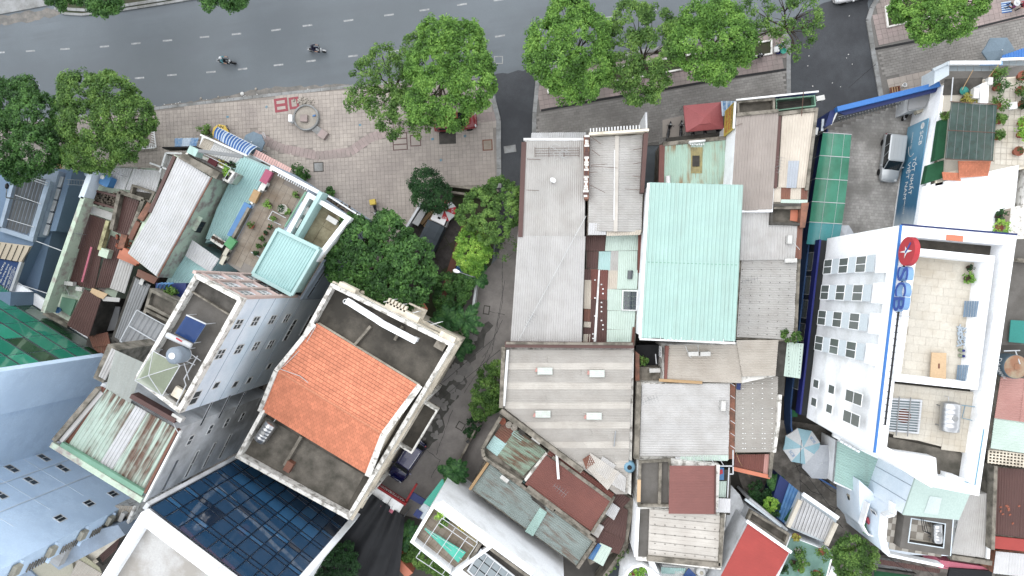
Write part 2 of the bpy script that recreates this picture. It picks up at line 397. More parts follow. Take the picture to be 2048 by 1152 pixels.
sheetm('zinc_beige',S(208,198,182),S(178,166,150))
sheetm('zinc_dark',S(150,152,154),S(120,120,118))
sheetm('fibro_grey',S(176,172,165),S(150,143,134),da=0.4);sheetm('fibro_pale',S(200,195,186),S(164,155,144),da=0.4)
sheetm('mint_clean',S(168,204,195),S(158,192,184),obr=0.03,var=0.05,da=.4,streak=S(156,186,177,.74),sa=.4,sdir=88,sl=.12,sw=2.5)
sheetm('mint_pale',S(202,222,211),S(176,196,182),da=0.4);sheetm('mint_white',S(214,224,217),S(180,178,166),da=0.4,ds=2)
sheetm('aqua',S(168,210,208),S(148,190,188));sheetm('aqua_pale',S(176,212,210),S(150,190,186))
sheetm('mint_rust',S(172,204,186),S(150,184,166),streak=S(176,140,92),sa=0.42,sdir=90,sl=0.35,sw=2.2)
sheetm('slate_green',S(146,160,156),S(122,134,128),streak=S(132,112,96),sa=0.34,sdir=-37,sl=0.5,sw=3.0)
sheetm('green_rust',S(142,166,146),S(112,134,114),streak=S(124,86,60),sa=0.52,sdir=-30,sl=0.5,sw=2.6)
sheetm('rust_deep',S(122,76,56),S(96,60,48),da=0.5,streak=S(150,120,96),sa=0.3,sdir=-30,sl=0.5,sw=3)
sheetm('maroon',S(93,63,57),S(77,50,46),da=0.4);sheetm('maroon_warm',S(122,70,59),S(104,59,52),da=0.4)
sheetm('maroon_bright',S(133,82,75),S(117,72,66));sheetm('brown_rust',S(118,74,60),S(150,100,70),da=0.4)
sheetm('pink_rust',S(196,146,136),S(176,118,108),da=0.45,ds=0.5)
sheetm('red_sheet',S(168,58,50),S(154,52,46),obr=0.02);sheetm('green_gutter',S(120,168,142),S(92,134,108))
sheetm('striped_rust',S(188,208,194),S(164,184,168),streak=S(116,64,38),sa=0.55,sdir=58,sl=0.16,sw=3.0,obr=0.03)
sheetm('orange_sheet',S(206,120,86),S(190,106,76))
M('blue_zinc',S(96,150,200),rough=0.5,dirt=S(190,210,226),da=0.45,ds=2.0)
M('plastic_sheet',S(198,204,196),rough=0.4,var=0.06,alpha=0.75)
M('clear_green',S(176,190,160),rough=0.3,var=0.1,alpha=0.62)
M('canopy_green',S(62,160,128),rough=0.3,var=0.06,alpha=0.9,dirt=S(48,132,100),da=0.4,ds=0.6)
M('canopy_teal',S(60,160,164),rough=0.3,var=0.06,alpha=0.9)
M('net_green',S(44,76,70),var=0.2,vs=1.2,rough=0.8,alpha=0.88,dirt=S(62,96,92),da=0.4,ds=2)
M('net_teal',S(40,150,140),var=0.08,rough=0.7)
M('hedge_net',S(30,92,58),var=0.25,vs=1.0,rough=0.9)
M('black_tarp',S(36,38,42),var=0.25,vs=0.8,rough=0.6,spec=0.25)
M('tarp_teal',S(70,206,180),var=0.06,rough=0.5)
M('tarp_blue',S(70,130,190),var=0.12,rough=0.5,dirt=S(96,150,200),da=0.4,ds=1.0)
M('tarp_pink',S(186,92,122),var=0.1)
M('net_yellow',S(190,160,96),var=0.12)
M('steel',S(214,216,218),metal=0.9,rough=0.28,var=0.05,grain=0.04)
M('steel_dull',S(170,172,172),metal=0.6,rough=0.45)
M('galv',S(176,180,184),metal=0.4,rough=0.5)
M('rail_white',S(226,230,234),rough=0.5);M('rail_grey',S(146,150,152),rough=0.5);M('black_metal',S(34,34,36),rough=0.5)
M('rusty_bar',S(112,80,66),var=0.2)
M('ac_white',S(236,236,232),rough=0.5,var=0.04,obr=0.05,dirt=S(208,204,194),da=0.25,ds=1.5);M('ac_beige',S(206,200,180),rough=0.5)
M('fan_grille',S(60,62,64),rough=0.6)
M('tank_blue',S(58,140,206),rough=0.4,var=0.05);M('tank_pale',S(120,170,196),rough=0.4)
M('solar_tube',S(44,84,150),rough=0.15,spec=0.6,var=0.05)
M('navy',S(34,44,124,.6),rough=0.45,var=0.05);M('scb_blue',S(52,120,196,.7),rough=0.45,var=0.05);M('fence_navy',S(38,58,120),rough=0.5,var=0.1)
M('sign_red',S(214,48,62),rough=0.45,var=0.05);M('sign_letter_blue',S(58,92,186),rough=0.4,var=0.04);M('sign_letter_side',S(130,176,226),rough=0.4)
M('sign_yellow',S(226,196,64),var=0.05);M('sign_ink',S(52,60,70));M('sign_orange',S(232,120,52));M('gate_red',S(160,30,34),var=0.08);M('pink_paint',S(222,120,142))
M('panel_blue',S(194,205,212,0.8),var=0.05);M('wood',S(196,160,112),var=0.12,vs=2.0);M('plywood',S(226,192,148),var=0.05);M('wood_dark',S(132,84,66),var=0.15)
M('stripe_blue',S(54,106,176),rough=0.7,var=0.08);M('stripe_white',S(206,226,244),rough=0.7,var=0.05)
M('tent_red',S(204,108,110),rough=0.55,var=0.05,vs=0.6);M('awning_pink',S(238,190,182),rough=0.6)
M('umb_grey',S(200,206,214),rough=0.7,var=0.04);M('umb_aqua',S(168,214,228),rough=0.7,var=0.04);M('umb_white',S(234,238,240),rough=0.7,var=0.04)
M('umb_red',S(206,44,58),rough=0.7);M('umb_slate',S(120,142,158),rough=0.7);M('umb_yellow',S(232,196,60),rough=0.7)
M('terracotta',S(172,98,72),var=0.12);M('pot_white',S(220,216,206));M('pot_dark',S(80,62,50))
M('rubber',S(30,30,32),rough=0.8);M('chrome',S(200,202,206),metal=0.9,rough=0.2)
M('silver_car',S(196,202,206),metal=0.35,rough=0.3,coat=0.6,var=0.02,grain=0.02);M('grey_car',S(84,88,90),metal=0.3,rough=0.35,coat=0.5,var=0.02,grain=0.02)
M('blue_car',S(18,26,84),metal=0.2,rough=0.25,coat=0.8,var=0.02,grain=0.02);M('red_car',S(150,30,36),rough=0.3,coat=0.7,var=0.03,grain=0.02)
M('white_car',S(236,236,238),rough=0.35,coat=0.5,var=0.02,grain=0.02);M('canvas',S(62,72,80),var=0.08,rough=0.75)
M('lamp_glass',S(220,226,228),rough=0.15);M('tail_red',S(170,20,24),rough=0.2)
M('skin',S(196,150,124),rough=0.6);M('cloth_teal',S(96,160,170),rough=0.8);M('cloth_navy',S(32,32,66),rough=0.8);M('cloth_white',S(226,230,232),rough=0.8)
M('cloth_dark',S(40,42,50),rough=0.8);M('cloth_red',S(196,70,90),rough=0.8);M('cloth_purple',S(130,60,110),rough=0.8);M('helmet_white',S(228,232,236),rough=0.3);M('helmet_navy',S(24,26,52),rough=0.3);M('hair',S(24,22,24),rough=0.5)
M('bike_black',S(28,28,34),rough=0.3,coat=0.5);M('bike_white',S(220,222,224),rough=0.3,coat=0.5);M('seat_black',S(26,26,28),rough=0.7)
M('bark',S(96,84,68),var=0.2,vs=2.0);M('palm_bark',S(120,108,90),var=0.2,vs=2.0)
M('litter',S(226,226,222),var=0.1);M('rubble',S(172,164,152),island=0.3,var=0.2,vs=2.0);M('cable',S(46,46,48));M('cable_white',S(226,228,228))
M('debris_dark',S(120,108,94),island=0.5,var=0.3,vs=3.0)
glassmat('dark_glass',S(58,66,72,.9),0.08,0.6);glassmat('grey_glass',S(120,130,134,.9),0.15,0.5);glassmat('facade_glass',S(28,66,98,.9),0.03,0.6);glassmat('facade_glass_b',S(40,92,132,.9),0.03,0.9);glassmat('facade_glass_c',S(20,40,62,.9),0.03,0.9)
glassmat('green_glass',S(26,128,102,.9),0.04,0.7);glassmat('green_glass_b',S(34,148,118,.9),0.05,0.7);glassmat('green_glass_reflect',S(40,76,50,.9),0.05,0.7);glassmat('car_glass',S(24,30,32,.9),0.05,0.8);glassmat('scb_window',S(92,100,98,.9),0.1,0.5)
leafmat('leaf_bright',S(36,70,14,.9),S(80,126,36,1.0),S(128,172,62,1.05));leafmat('leaf_mid',S(34,64,20,.9),S(72,110,38,1.0),S(118,154,62,1.05))
leafmat('leaf_deep',S(26,58,22,.9),S(52,94,36,1.0),S(92,138,58,1.05));leafmat('leaf_dark',S(18,44,22,.9),S(32,70,32,1.0),S(54,96,44,1.05))
leafmat('leaf_lime',S(70,120,24,.9),S(112,162,40,1.0),S(164,200,66,1.05));leafmat('leaf_palm',S(24,58,28,.9),S(46,92,44,1.0),S(88,136,66,1.05));leafmat('leaf_yellow',S(120,120,36,.9),S(160,156,60,1.0),S(196,180,80,1.05))
# === ground, roads, pavements
g=G();R=420
g.add([(-R,-R,-0.16),(R,-R,-0.16),(R,R,-0.16),(-R,R,-0.16)],[(0,1,2,3)])
struct('ground',g,'ground_soil')
def sheet_struct(name,poly,z,mat,wob=0):
 pts=PP(poly,z)
 if wob:
  out=[]
  for i,p in enumerate(pts):
   q=pts[(i+1)%len(pts)];n=max(1,int((q-p).length/0.5))
   out+=[p.lerp(q,k/n)+Vector((random.uniform(-wob,wob),random.uniform(-wob,wob),0))for k in range(n)]
  pts=out
 return struct(name,G().sheet(pts,z),mat)
road=struct('road',G().add([(-R,-3,0),(R,-3,0),(R,75,0),(-R,75,0)],[(0,1,2,3)]),'asphalt')
sheet_struct('side_street',[(985,150),(1075,135),(1070,285),(1052,290),(1040,420),(990,520),(990,380),(998,260)],0.004,'dark_asphalt',0.12)
sheet_struct('side_street',[(1575,40),(1640,10),(1735,-40),(1740,60),(1760,190),(1900,240),(1640,500),(1580,280),(1580,80)],0.004,'dark_asphalt',0.12)
sheet_struct('road_edge_dirt',[(300,214),(420,197),(520,178),(560,174),(700,168),(700,173),(505,194),(300,219)],0.006,'gutter_dirt',0.14)
sheet_struct('road_edge_dirt',[(-60,40),(100,16),(150,12),(100,34),(20,48),(-60,62)],0.006,'gutter_dirt',0.2)
M('dash',S(186,188,188,0.62),dirt=S(140,144,146,0.62),da=0.5,ds=3.0)
DASH=[[(0,105),(61,102),(130,98),(209,93),(272,87),(335,81),(409,74),(473,68),(552,60),(615,51),(697,41),(778,30),(849,20),(924,9),(997,0),(1300,-30),(1392,3)],[(70,171),(133,167),(279,156),(344,150),(422,144),(485,138),(557,130),(622,122),(706,112),(790,102),(870,92),(930,84),(1000,72),(1077,60),(1305,20),(1222,34)]]
for rr,row in enumerate(DASH):
 for i,(x,y)in enumerate(row):
  nx,ny=row[min(i+1,len(row)-1)]if i<13 else(x+100,y-14);
  if i==len(row)-1 or nx<x:nx,ny=x+100,y-14
  d=(P(nx,ny)-P(x,y)).normalized();c=P(x,y)
  mk('lane_dash',G().box((c.x,c.y),(d.x,d.y),1.0,0.17,0.004,0.008),'dash',road)
# --- plaza pavement
def kerb(t,poly,z,w=0.3):
 pts=PP(poly,z);g=G()
 for a,b in zip(pts,pts[1:]):
  n=max(1,round((b-a).length/1.0));d=(b-a).normalized();s=Vector((-d.y,d.x,0))*w/2
  for i in range(n):
   p=a.lerp(b,i/n)+d*0.012;q=a.lerp(b,(i+1)/n)-d*0.012
   mk('kerb_stone',G().prism([p-s,q-s,q+s,p+s],-0.02,z+0.012+random.uniform(0,0.008)),'kerb_stone',t)
plaza=[(-200,271),(0,251),(300,221),(505,197),(700,176),(900,157),(955,160),(982,190),(994,240),(995,376),(880,374),(846,402),(815,452),(700,600),(-200,600)]
pv=struct('plaza_pavement',G().prism(PP(plaza,0.1),-0.1,0.1),'tile_joint')
kerb(pv,[(-200,268),(0,248),(300,218),(505,194),(700,173),(905,153)],0.12)
kerb(pv,[(905,153),(940,152),(965,166),(985,192),(997,240),(998,376)],0.12,0.45)
arc=[P(508,268,0.1),P(560,296,0.1),P(640,312,0.1),P(700,304,0.1),P(740,276,0.1),P(800,256,0.1),P(960,236,0.1),P(998,232,0.1)]
def near_arc(c):
 for a,b in zip(arc,arc[1:]):
  ab=b-a;t_=max(0,min(1,(c-a).dot(ab)/ab.length_squared))
  if(c-a-ab*t_).length<0.48:return True
 return False
vis=[(-20,256),(0,254),(300,223),(505,199),(700,178),(900,159),(950,163),(978,192),(990,240),(991,374),(880,373),(846,402),(815,452),(740,540),(560,400),(300,420),(-20,420)]
tiles(pv,vis,0.125,0.4,0.4,3,'tile_pink',gap=0.018,th=0.028,skip=near_arc)
g=G()
L_=0
for a,b in zip(arc,arc[1:]):
 n=max(1,round((b-a).length/0.42));d=(b-a).normalized();s=Vector((-d.y,d.x,0))
 for i in range(n):
  p=a.lerp(b,i/n)+d*0.01;q=a.lerp(b,(i+1)/n)-d*0.01
  g.prism([p-s*0.46,q-s*0.46,q+s*0.46,p+s*0.46],0.1,0.128+random.uniform(0,0.006))
mk('rose_block',g,'tile_rose',pv,kind='stuff')
def frame_cover(x,y,w,h,ang,mat,inner,label,group,z=0.132,bars=0):
 fw=.24 if mat=='frame_red' else.1
 c=P(x,y,z);a=math.radians(ang);ux=Vector((math.cos(a),math.sin(a),0))
 t=thing('utility_cover',label,'cover',(c.x,c.y,z-0.01),group)
 q=[c+ux*e*w/2+Vector((-ux.y,ux.x,0))*f*h/2 for e,f in((-1,-1),(1,-1),(1,1),(-1,1))]
 mk('frame',G().ring(q,fw,z-0.01,z+0.012),mat,t)
 mk('lid',G().prism(inset(q,fw),z-0.01,z+0.006),inner,t)
 for k in range(bars):
  f=(k+1)/(bars+1)-0.5
  cc=c+Vector((-ux.y,ux.x,0))*f*h
  mk('bar',G().box((cc.x,cc.y),ux,w-2*fw,fw*1.2,z,z+0.011),mat,t)
frame_cover(562,210,1.35,1.4,7,'frame_red','tile_pink','red painted double frame cover in the plaza nearest the road',None,bars=1)
frame_cover(588,206,1.0,1.2,7,'frame_red','tile_pink','narrower red painted frame cover beside the round planter',None)
frame_cover(800,283,1.5,1.75,3,'frame_brown','tile_pink','brown framed three-part pavement cover below the big tree',None,bars=2)
frame_cover(831,281,1.1,1.15,3,'frame_brown','tile_pink','brown framed small pavement cover half under the big tree',None,bars=0)
frame_cover(637,334,1.05,1.0,2,'dark_render','kerb_stone','square concrete manhole cover on the plaza by the potted shrubs',None)
frame_cover(895,276,1.7,1.2,2,'dark_render','dark_render','dark rectangular pit cover behind the red car',None)
frame_cover(975,290,1.0,1.1,2,'wood_dark','terrace_tile','brown rimmed pit cover at the kerb corner',None)
for x,y,n in[(455,234,'left of the painted frames'),(533,214,'beside the red painted frames'),(720,250,'in the middle of the plaza'),(865,278,'beside the brown covers'),(930,272,'near the red car'),(882,320,'at the lower edge of the plaza')]:
 c=P(x,y,0.13);a=random.uniform(0,1)
 mk('paint_spot',G().box((c.x,c.y),(math.cos(a),math.sin(a)),0.26,0.22,0.128,0.137),M('spot_blue',S(90,150,176),dirt=S(150,158,160),da=0.5,ds=5),label='faded blue paint spot on the plaza '+n,cat='paint mark')
# --- planted island pavement in the middle
isl=[(1080,152),(1092,140),(1300,103),(1565,58),(1576,80),(1577,280),(1066,300),(1068,240)]
iv=struct('island_pavement',G().prism(PP(isl,0.1),-0.1,0.1),'brick_joint')
kerb(iv,[(1067,300),(1069,225),(1076,152),(1088,138),(1300,100),(1562,55)],0.12,0.4)
kerb(iv,[(1562,55),(1577,80),(1578,280)],0.12,0.4)
mid_line=[(1082,221),(1200,199),(1330,178),(1450,157),(1572,139)]
tiles(iv,[(1078,158),(1094,144),(1300,107),(1560,62),(1570,84),(1570,137),(1450,154),(1330,175),(1200,196),(1076,218)],0.125,0.5,0.5,9,'tile_rose',gap=0.02)
tiles(iv,[(1074,226),(1200,204),(1330,183),(1450,162),(1570,144),(1570,275),(1072,296)],0.125,0.5,0.25,9,'brick_grey',gap=0.022,brick=True)
g=G()
for a,b in zip(mid_line,mid_line[1:]):
 g.beam(P(*a,0.128),P(*b,0.128),0.22,0.02)
mk('drain_channel',g,'black_metal',iv)
sheet_struct('front_paving',[(1325,240),(1372,230),(1372,275),(1325,275)],0.14,'tile_pink')
# --- pavement at the right
rv_poly=[(1738,40),(1745,18),(1765,-20),(2150,-110),(2150,160),(1880,178),(1765,200),(1748,110)]
rv=struct('corner_pavement',G().prism(PP(rv_poly,0.1),-0.1,0.1),'brick_joint')
kerb(rv,[(1763,195),(1748,110),(1737,40),(1744,16),(1766,-22)],0.12,0.42)
tiles(rv,[(1745,40),(1752,18),(1775,-16),(2080,-70),(2080,22),(1990,46),(1880,70),(1754,94)],0.125,0.5,0.5,12,'tile_rose',gap=0.02)
tiles(rv,[(1755,102),(1880,76),(1990,52),(2080,28),(2080,130),(1870,140),(1770,155),(1762,130)],0.125,0.5,0.25,12,'brick_grey',gap=0.022,brick=True)
tiles(rv,[(1770,162),(1862,143),(1880,172),(1775,192)],0.125,0.6,0.6,12,'tile_pink',gap=0.02)
g=G().beam(P(1750,98,0.128),P(1880,73,0.128),0.2,0.02);g.beam(P(1880,73,0.128),P(2070,26,0.128),0.2,0.02)
mk('drain_channel',g,'black_metal',rv)
# --- pavements on the far side of the road (top edge)
far=[(-260,-120),(-260,60),(-20,32),(100,10),(110,-120)]
fv=struct('far_pavement',G().prism(PP(far,0.1),-0.1,0.12),'kerb_stone')
far2=[(108,-120),(112,14),(130,26),(165,27),(240,18),(330,4),(520,-28),(700,-60),(700,-160)]
fv2=struct('far_verge',G().prism(PP(far2,0.1),-0.1,0.12),'planter_soil')
kerb(fv2,[(108,16),(128,27),(165,29),(240,20),(330,6),(520,-26)],0.13,0.25)
kerb(fv2,[(112,5),(135,18),(170,20),(240,12),(330,-2),(520,-36)],0.2,0.3)
# --- courtyard of the tall white block, lane and alleys
yv=struct('courtyard',G().sheet(PP([(1640,255),(1870,180),(1840,520),(1600,560)],0.02),0.02),'brick_joint')
tiles(yv,[(1655,262),(1852,190),(1836,490),(1650,500)],0.045,0.3,0.3,-4,'yard_paver',gap=0.02,th=0.02,brick=True)
sheet_struct('lane',[(992,520),(1046,380),(1046,480),(1034,690),(1016,830),(985,960),(860,1045),(740,1010),(760,930),(880,720),(950,560)],0.008,'lane_concrete',0.05)
lw=sheet_struct('lane_wet_patch',[(925,668),(958,662),(975,640),(982,650),(950,720),(915,790),(885,850),(868,890),(842,900),(838,860),(862,810),(890,745)],0.012,'wet_patch',0.28)
pts=PP([(925,668),(958,662),(950,720),(915,790),(885,850),(868,885),(846,890),(862,810),(890,745)],0.02)
g=G()
for k in range(70):
 a=pts[0].lerp(pts[6],random.random());c=a+Vector((random.uniform(-0.6,1.9),random.uniform(-0.8,1.0),0))
 if not inpoly(c.x,c.y,pts):continue
 r=random.uniform(0.2,0.62);n=random.randint(4,6);a0=random.uniform(0,6)
 q=[c+Vector((math.cos(a0+6.283*i/n),math.sin(a0+6.283*i/n),0))*r*random.uniform(0.55,1.2)for i in range(n)]
 g.prism(q,0.0,0.02+random.uniform(0,0.02))
mk('broken_slab',g,'broken_slab',lw,kind='stuff')
def crack(poly,z,parent=None,w=0.035):
 pts=PP(poly,z);out=[]
 for a,b in zip(pts,pts[1:]):
  n=max(2,int((b-a).length/0.25))
  out+=[a.lerp(b,i/n)+Vector((random.uniform(-.05,.05),random.uniform(-.05,.05),0))for i in range(n)]
 g=G()
 for a,b in zip(out,out[1:]):g.beam(a,b,w*random.uniform(0.6,1.4),0.006)
 mk('surface_crack',g,'black_metal',parent,kind=None if parent else 'structure')
lane=bpy.data.objects['lane']
for c in[[(1005,512),(1005,600),(985,700),(940,790)],[(985,515),(1008,520),(1030,505)],[(975,622),(1005,628),(1016,630)],[(1005,640),(955,745),(925,790)],[(975,700),(962,720)],[(850,898),(880,920),(860,960)],[(905,820),(870,915)]]:crack(c,0.014,lane)
for x,y,w,h,a,s in[(973,620,0.65,0.9,-8,'in the narrow lane by the garden wall'),(921,852,0.8,0.8,-30,'in the wide part of the lane')]:
 frame_cover(x,y,w,h,a,'dark_render','lane_concrete','sunken square manhole '+s,None,z=0.014)
frame_cover(1020,298,1.2,0.7,8,'kerb_stone','kerb_stone','pale concrete cover at the mouth of the side street',None,z=0.012)
frame_cover(997,120,0.9,0.8,0,'kerb_stone','asphalt','square drain cover in the road beside the big tree',None,z=0.012)
al=sheet_struct('alley',[(1560,840),(1640,850),(1760,960),(1760,1110),(1990,1120),(1990,1170),(1560,1170),(1480,960),(1460,900)],0.008,'alley_concrete',0.04)
for c in[[(1570,850),(1600,920),(1660,980),(1700,1000)],[(1575,900),(1600,945),(1640,960)],[(1640,960),(1690,985),(1740,1040)],[(1690,985),(1680,1010),(1660,1030),(1690,1060)],[(1590,935),(1600,930),(1612,945)],[(1660,1010),(1700,1030),(1720,1075)],[(1600,960),(1625,985),(1650,990)]]:crack(c,0.014,al,0.05)
gv=struct('garden_yard',G().sheet(PP([(845,400),(890,372),(998,382),(985,520),(945,640),(880,720),(780,640),(770,520)],0.006),0.006),'planter_soil')
tiles(gv,[(850,398),(912,392),(930,450),(912,520),(890,590),(800,560),(815,460)],0.03,1.9,1.9,30,M('yard_slab',S(88,82,80),var=0.15,vs=1.0,dirt=S(64,58,56),da=0.5,ds=1.5),gap=0.06,name='yard_slab',each=True)
mk('brick_edging',G().beam(P(930,450,0.05),P(880,610,0.05),0.7,0.05),'wood_dark',gv)
sheet_struct('back_alley',[(330,1000),(470,880),(640,560),(700,560),(660,600),(500,920),(380,1020)],0.008,'alley_concrete',0.05)
# === makers of smaller things
def dirv(ang):a=math.radians(ang);return Vector((math.cos(a),math.sin(a),0))
def ac_unit(x,y,z,ang,label,mat='ac_white',w=0.85,d=0.34,h=0.6,group='outdoor air conditioners'):
 c=P(x,y,z+h);u=dirv(ang);v=Vector((-u.y,u.x,0));t=thing('air_conditioner',label,'air conditioner',(c.x,c.y,z),group)
 mk('casing',G().box(c,u,w,d,z+0.08,z+h),mat,t)
 f=c-v*(d/2+0.004);f.z=z+0.08+(h-0.08)/2
 mk('fan_grille',G().lathe(f-u*w*0.12,[(0.02,0.0),(h*0.36,0.0),(h*0.36,0.02),(0.02,0.03)],14,axis=-v),'fan_grille',t)
 g=G()
 for s in(-1,1):g.box(c+u*s*w*0.35,u,0.05,d+0.1,z-0.02,z+0.08)
 mk('bracket',g,'rail_grey',t)
 mk('lid',G().box(c,u,w+0.03,d+0.03,z+h,z+h+0.025),mat,t)
 return t
def steel_tank(x,y,z,ang,label,L=1.7,r=0.52,zl=0.5):
 zc=z+zl+r;c=P(x,y,zc);u=dirv(ang);v=Vector((-u.y,u.x,0));t=thing('steel_water_tank',label,'water tank',(c.x,c.y,z))
 prof=[(0.0,-L/2-0.14),(r*0.5,-L/2-0.11),(r*0.85,-L/2-0.04),(r,-L/2)]
 for i in range(1,6):
  h=-L/2+L*i/6;prof+=[(r,h-0.05),(r*1.02,h-0.02),(r*1.02,h+0.02),(r,h+0.05)]
 prof+=[(r,L/2),(r*0.85,L/2+0.04),(r*0.5,L/2+0.11),(0,L/2+0.14)]
 mk('shell',G().lathe(c,prof,28,axis=u),'steel',t,smooth=True)
 mk('cap',G().lathe(c+Vector((0,0,r-0.02)),[(0.2,0),(0.2,0.06),(0.16,0.09),(0.02,0.1)],16),'steel_dull',t)
 for s in(-1,1):
  for q in(-1,1):
   a=c+u*s*L*0.36+v*q*r*0.8;mk('leg',G().beam(V3(a,z),V3(a,zc-r*0.5),0.05),'rail_grey',t)
  mk('cradle',G().beam(c+u*s*L*0.36-v*r*0.9-Vector((0,0,r*0.55)),c+u*s*L*0.36+v*r*0.9-Vector((0,0,r*0.55)),0.05),'rail_grey',t)
 mk('pipe',G().tube([c+u*(L/2+0.1)-Vector((0,0,r*0.5)),c+u*(L/2+0.4)-Vector((0,0,r*0.5)),V3(c+u*(L/2+0.4),z)],0.025),'rail_white',t)
 return t
def drum_tank(x,y,z,label,r=0.5,h=1.1,mat='tank_blue',lid='tank_pale',stand=0.0):
 c=P(x,y,z+stand+h);t=thing('drum_water_tank',label,'water tank',(c.x,c.y,z));zb=z+stand
 prof=[(r*0.95,0)]+[(r*(1.0 if i%2 else 0.96),h*0.8*(i+0.5)/8)for i in range(8)]+[(r,h*0.82),(r*0.8,h*0.95),(r*0.4,h)]
 mk('shell',G().lathe((c.x,c.y,zb),prof,26),mat,t,smooth=True)
 mk('lid',G().lathe((c.x,c.y,zb+h-0.02),[(r*0.38,0),(r*0.38,0.07),(r*0.3,0.1),(0.02,0.1)],18),lid,t)
 if stand:
  for i in range(4):
   a=V3(c,0)+dirv(45+90*i)*r*0.85;mk('leg',G().beam(V3(a,z),V3(a,zb),0.05),'rail_white',t)
  mk('platform',G().lathe((c.x,c.y,zb-0.05),[(r*1.0,0),(r*1.0,0.04),(0.02,0.04)],16),'rail_white',t)
 return t
def parasol(x,y,z,r,mats,label,n=8,rot=0,h=0.45,zb=0.0,group=None,texts=None):
 c=P(x,y,z);t=thing('parasol',label,'parasol',(c.x,c.y,zb),group)
 mk('pole',G().tube([V3(c,zb),V3(c,z+0.08)],0.03),'rail_white',t)
 for i in range(n):
  a0,a1=math.radians(rot)+2*math.pi*i/n,math.radians(rot)+2*math.pi*(i+1)/n
  e0=c+Vector((math.cos(a0)*r,math.sin(a0)*r,-h));e1=c+Vector((math.cos(a1)*r,math.sin(a1)*r,-h))
  m0,m1=c.lerp(e0,.5)+Vector((0,0,.05)),c.lerp(e1,.5)+Vector((0,0,.05));mm=e0.lerp(e1,.5)*0.985+c*0.015+Vector((0,0,.05))
  dn=Vector((0,0,-0.16))
  g=G().add([c,m0,m1,e0,e1,mm,e0+dn,e1+dn,mm+dn],[(0,1,2),(1,3,5),(2,5,4),(1,5,2),(3,6,8,5),(5,8,7,4)])
  pn=mk('canopy_panel',g,mats[i%len(mats)],t)
  mk('rib',G().beam(c-Vector((0,0,.03)),e0-Vector((0,0,.03)),0.02),'rail_white',t)
  if texts and texts.get(i):
   s,tm,sz=texts[i];out=Vector((math.cos((a0+a1)/2),math.sin((a0+a1)/2),0));up=(c-e0.lerp(e1,.5)).normalized()
   rt=up.cross(Vector((0,0,1))).normalized();nn=rt.cross(up)
   text(pn,'lettering',s,c.lerp(e0.lerp(e1,.5),0.72)+Vector((0,0,0.08)),rt,up,sz,tm)
 mk('finial',G().lathe(c,[(0.05,0),(0.06,0.06),(0.01,0.12)],8),'rail_white',t)
 return t
def cable(pts,r=0.02,mat='cable',sag=0.4,label='',name='cable'):
 """pts: list of (px, py, z)"""
 W=[P(*p)for p in pts];path=[]
 for a,b in zip(W,W[1:]):
  n=10
  for i in range(n+(b is W[-1])):f=i/n;path.append(a.lerp(b,f)-Vector((0,0,sag*4*f*(1-f))))
 return mk(name,G().tube(path,r,5),mat,label=label,cat='cable')
# --- foliage
def leaves(cs,rad,leaf,m,flat=0.75,upb=0.9,crown=None,aspect=0.5):
 """cs: clump centres (n,3); m leaves for each; returns G-like arrays"""
 n=len(cs);N=n*m
 d=rng.normal(size=(N,3));d/=np.linalg.norm(d,axis=1)[:,None]
 rr=rad*rng.uniform(0.35,1.0,(N,1))**0.7*np.repeat(rng.uniform(0.7,1.25,(n,1)),m,0)
 off=d*rr;off[:,2]*=flat
 p=np.repeat(cs,m,0)+off
 nr=d*0.8+np.array([0,0,upb])+rng.normal(size=(N,3))*0.35;nr/=np.linalg.norm(nr,axis=1)[:,None]
 a=np.cross(nr,rng.normal(size=(N,3)));a/=np.linalg.norm(a,axis=1)[:,None];b=np.cross(nr,a)
 L=leaf*rng.uniform(0.65,1.25,(N,1))
 bend=nr*L*0.12
 return np.stack([p-a*L*.5-bend,p-b*L*aspect*.5,p+a*L*.5-bend,p+b*L*aspect*.5],1)
def leaf_mesh(name,Q,mat,parent,label=None,cat=None):
 o0=org(parent);N=len(Q);me=bpy.data.meshes.new(name)
 V=(Q.reshape(-1,3)-np.array(o0)).astype(np.float32)
 me.vertices.add(4*N);me.vertices.foreach_set('co',V.ravel());me.loops.add(4*N);me.loops.foreach_set('vertex_index',np.arange(4*N,dtype=np.int32))
 me.polygons.add(N);me.polygons.foreach_set('loop_start',np.arange(0,4*N,4,dtype=np.int32));me.update();me.validate()
 me.materials.append(MATS[mat]);o=bpy.data.objects.new(name,me);COL.objects.link(o);o.parent=parent;ORG[o.name]=o0;return o
def clumps(lobes,per,shell=(0.72,1.04),low=-0.25,cull=0.7):
 out=[]
 C=np.array([l[0]for l in lobes]);Rr=np.array([l[1]for l in lobes])
 for(c,r)in lobes:
  n=max(3,int(per*(r[0]*r[1])**0.8));d=rng.normal(size=(n*3,3));d/=np.linalg.norm(d,axis=1)[:,None]
  d=d[d[:,2]>low][:n]
  p=np.array(c)+d*np.array(r)*rng.uniform(shell[0],shell[1],(len(d),1))
  keep=np.ones(len(p),bool)
  for cc,rr in lobes:
   if cc is c:continue
   keep&=(((p-np.array(cc))/np.array(rr))**2).sum(1)>cull**2
  out.append(p[keep])
 return np.concatenate(out)
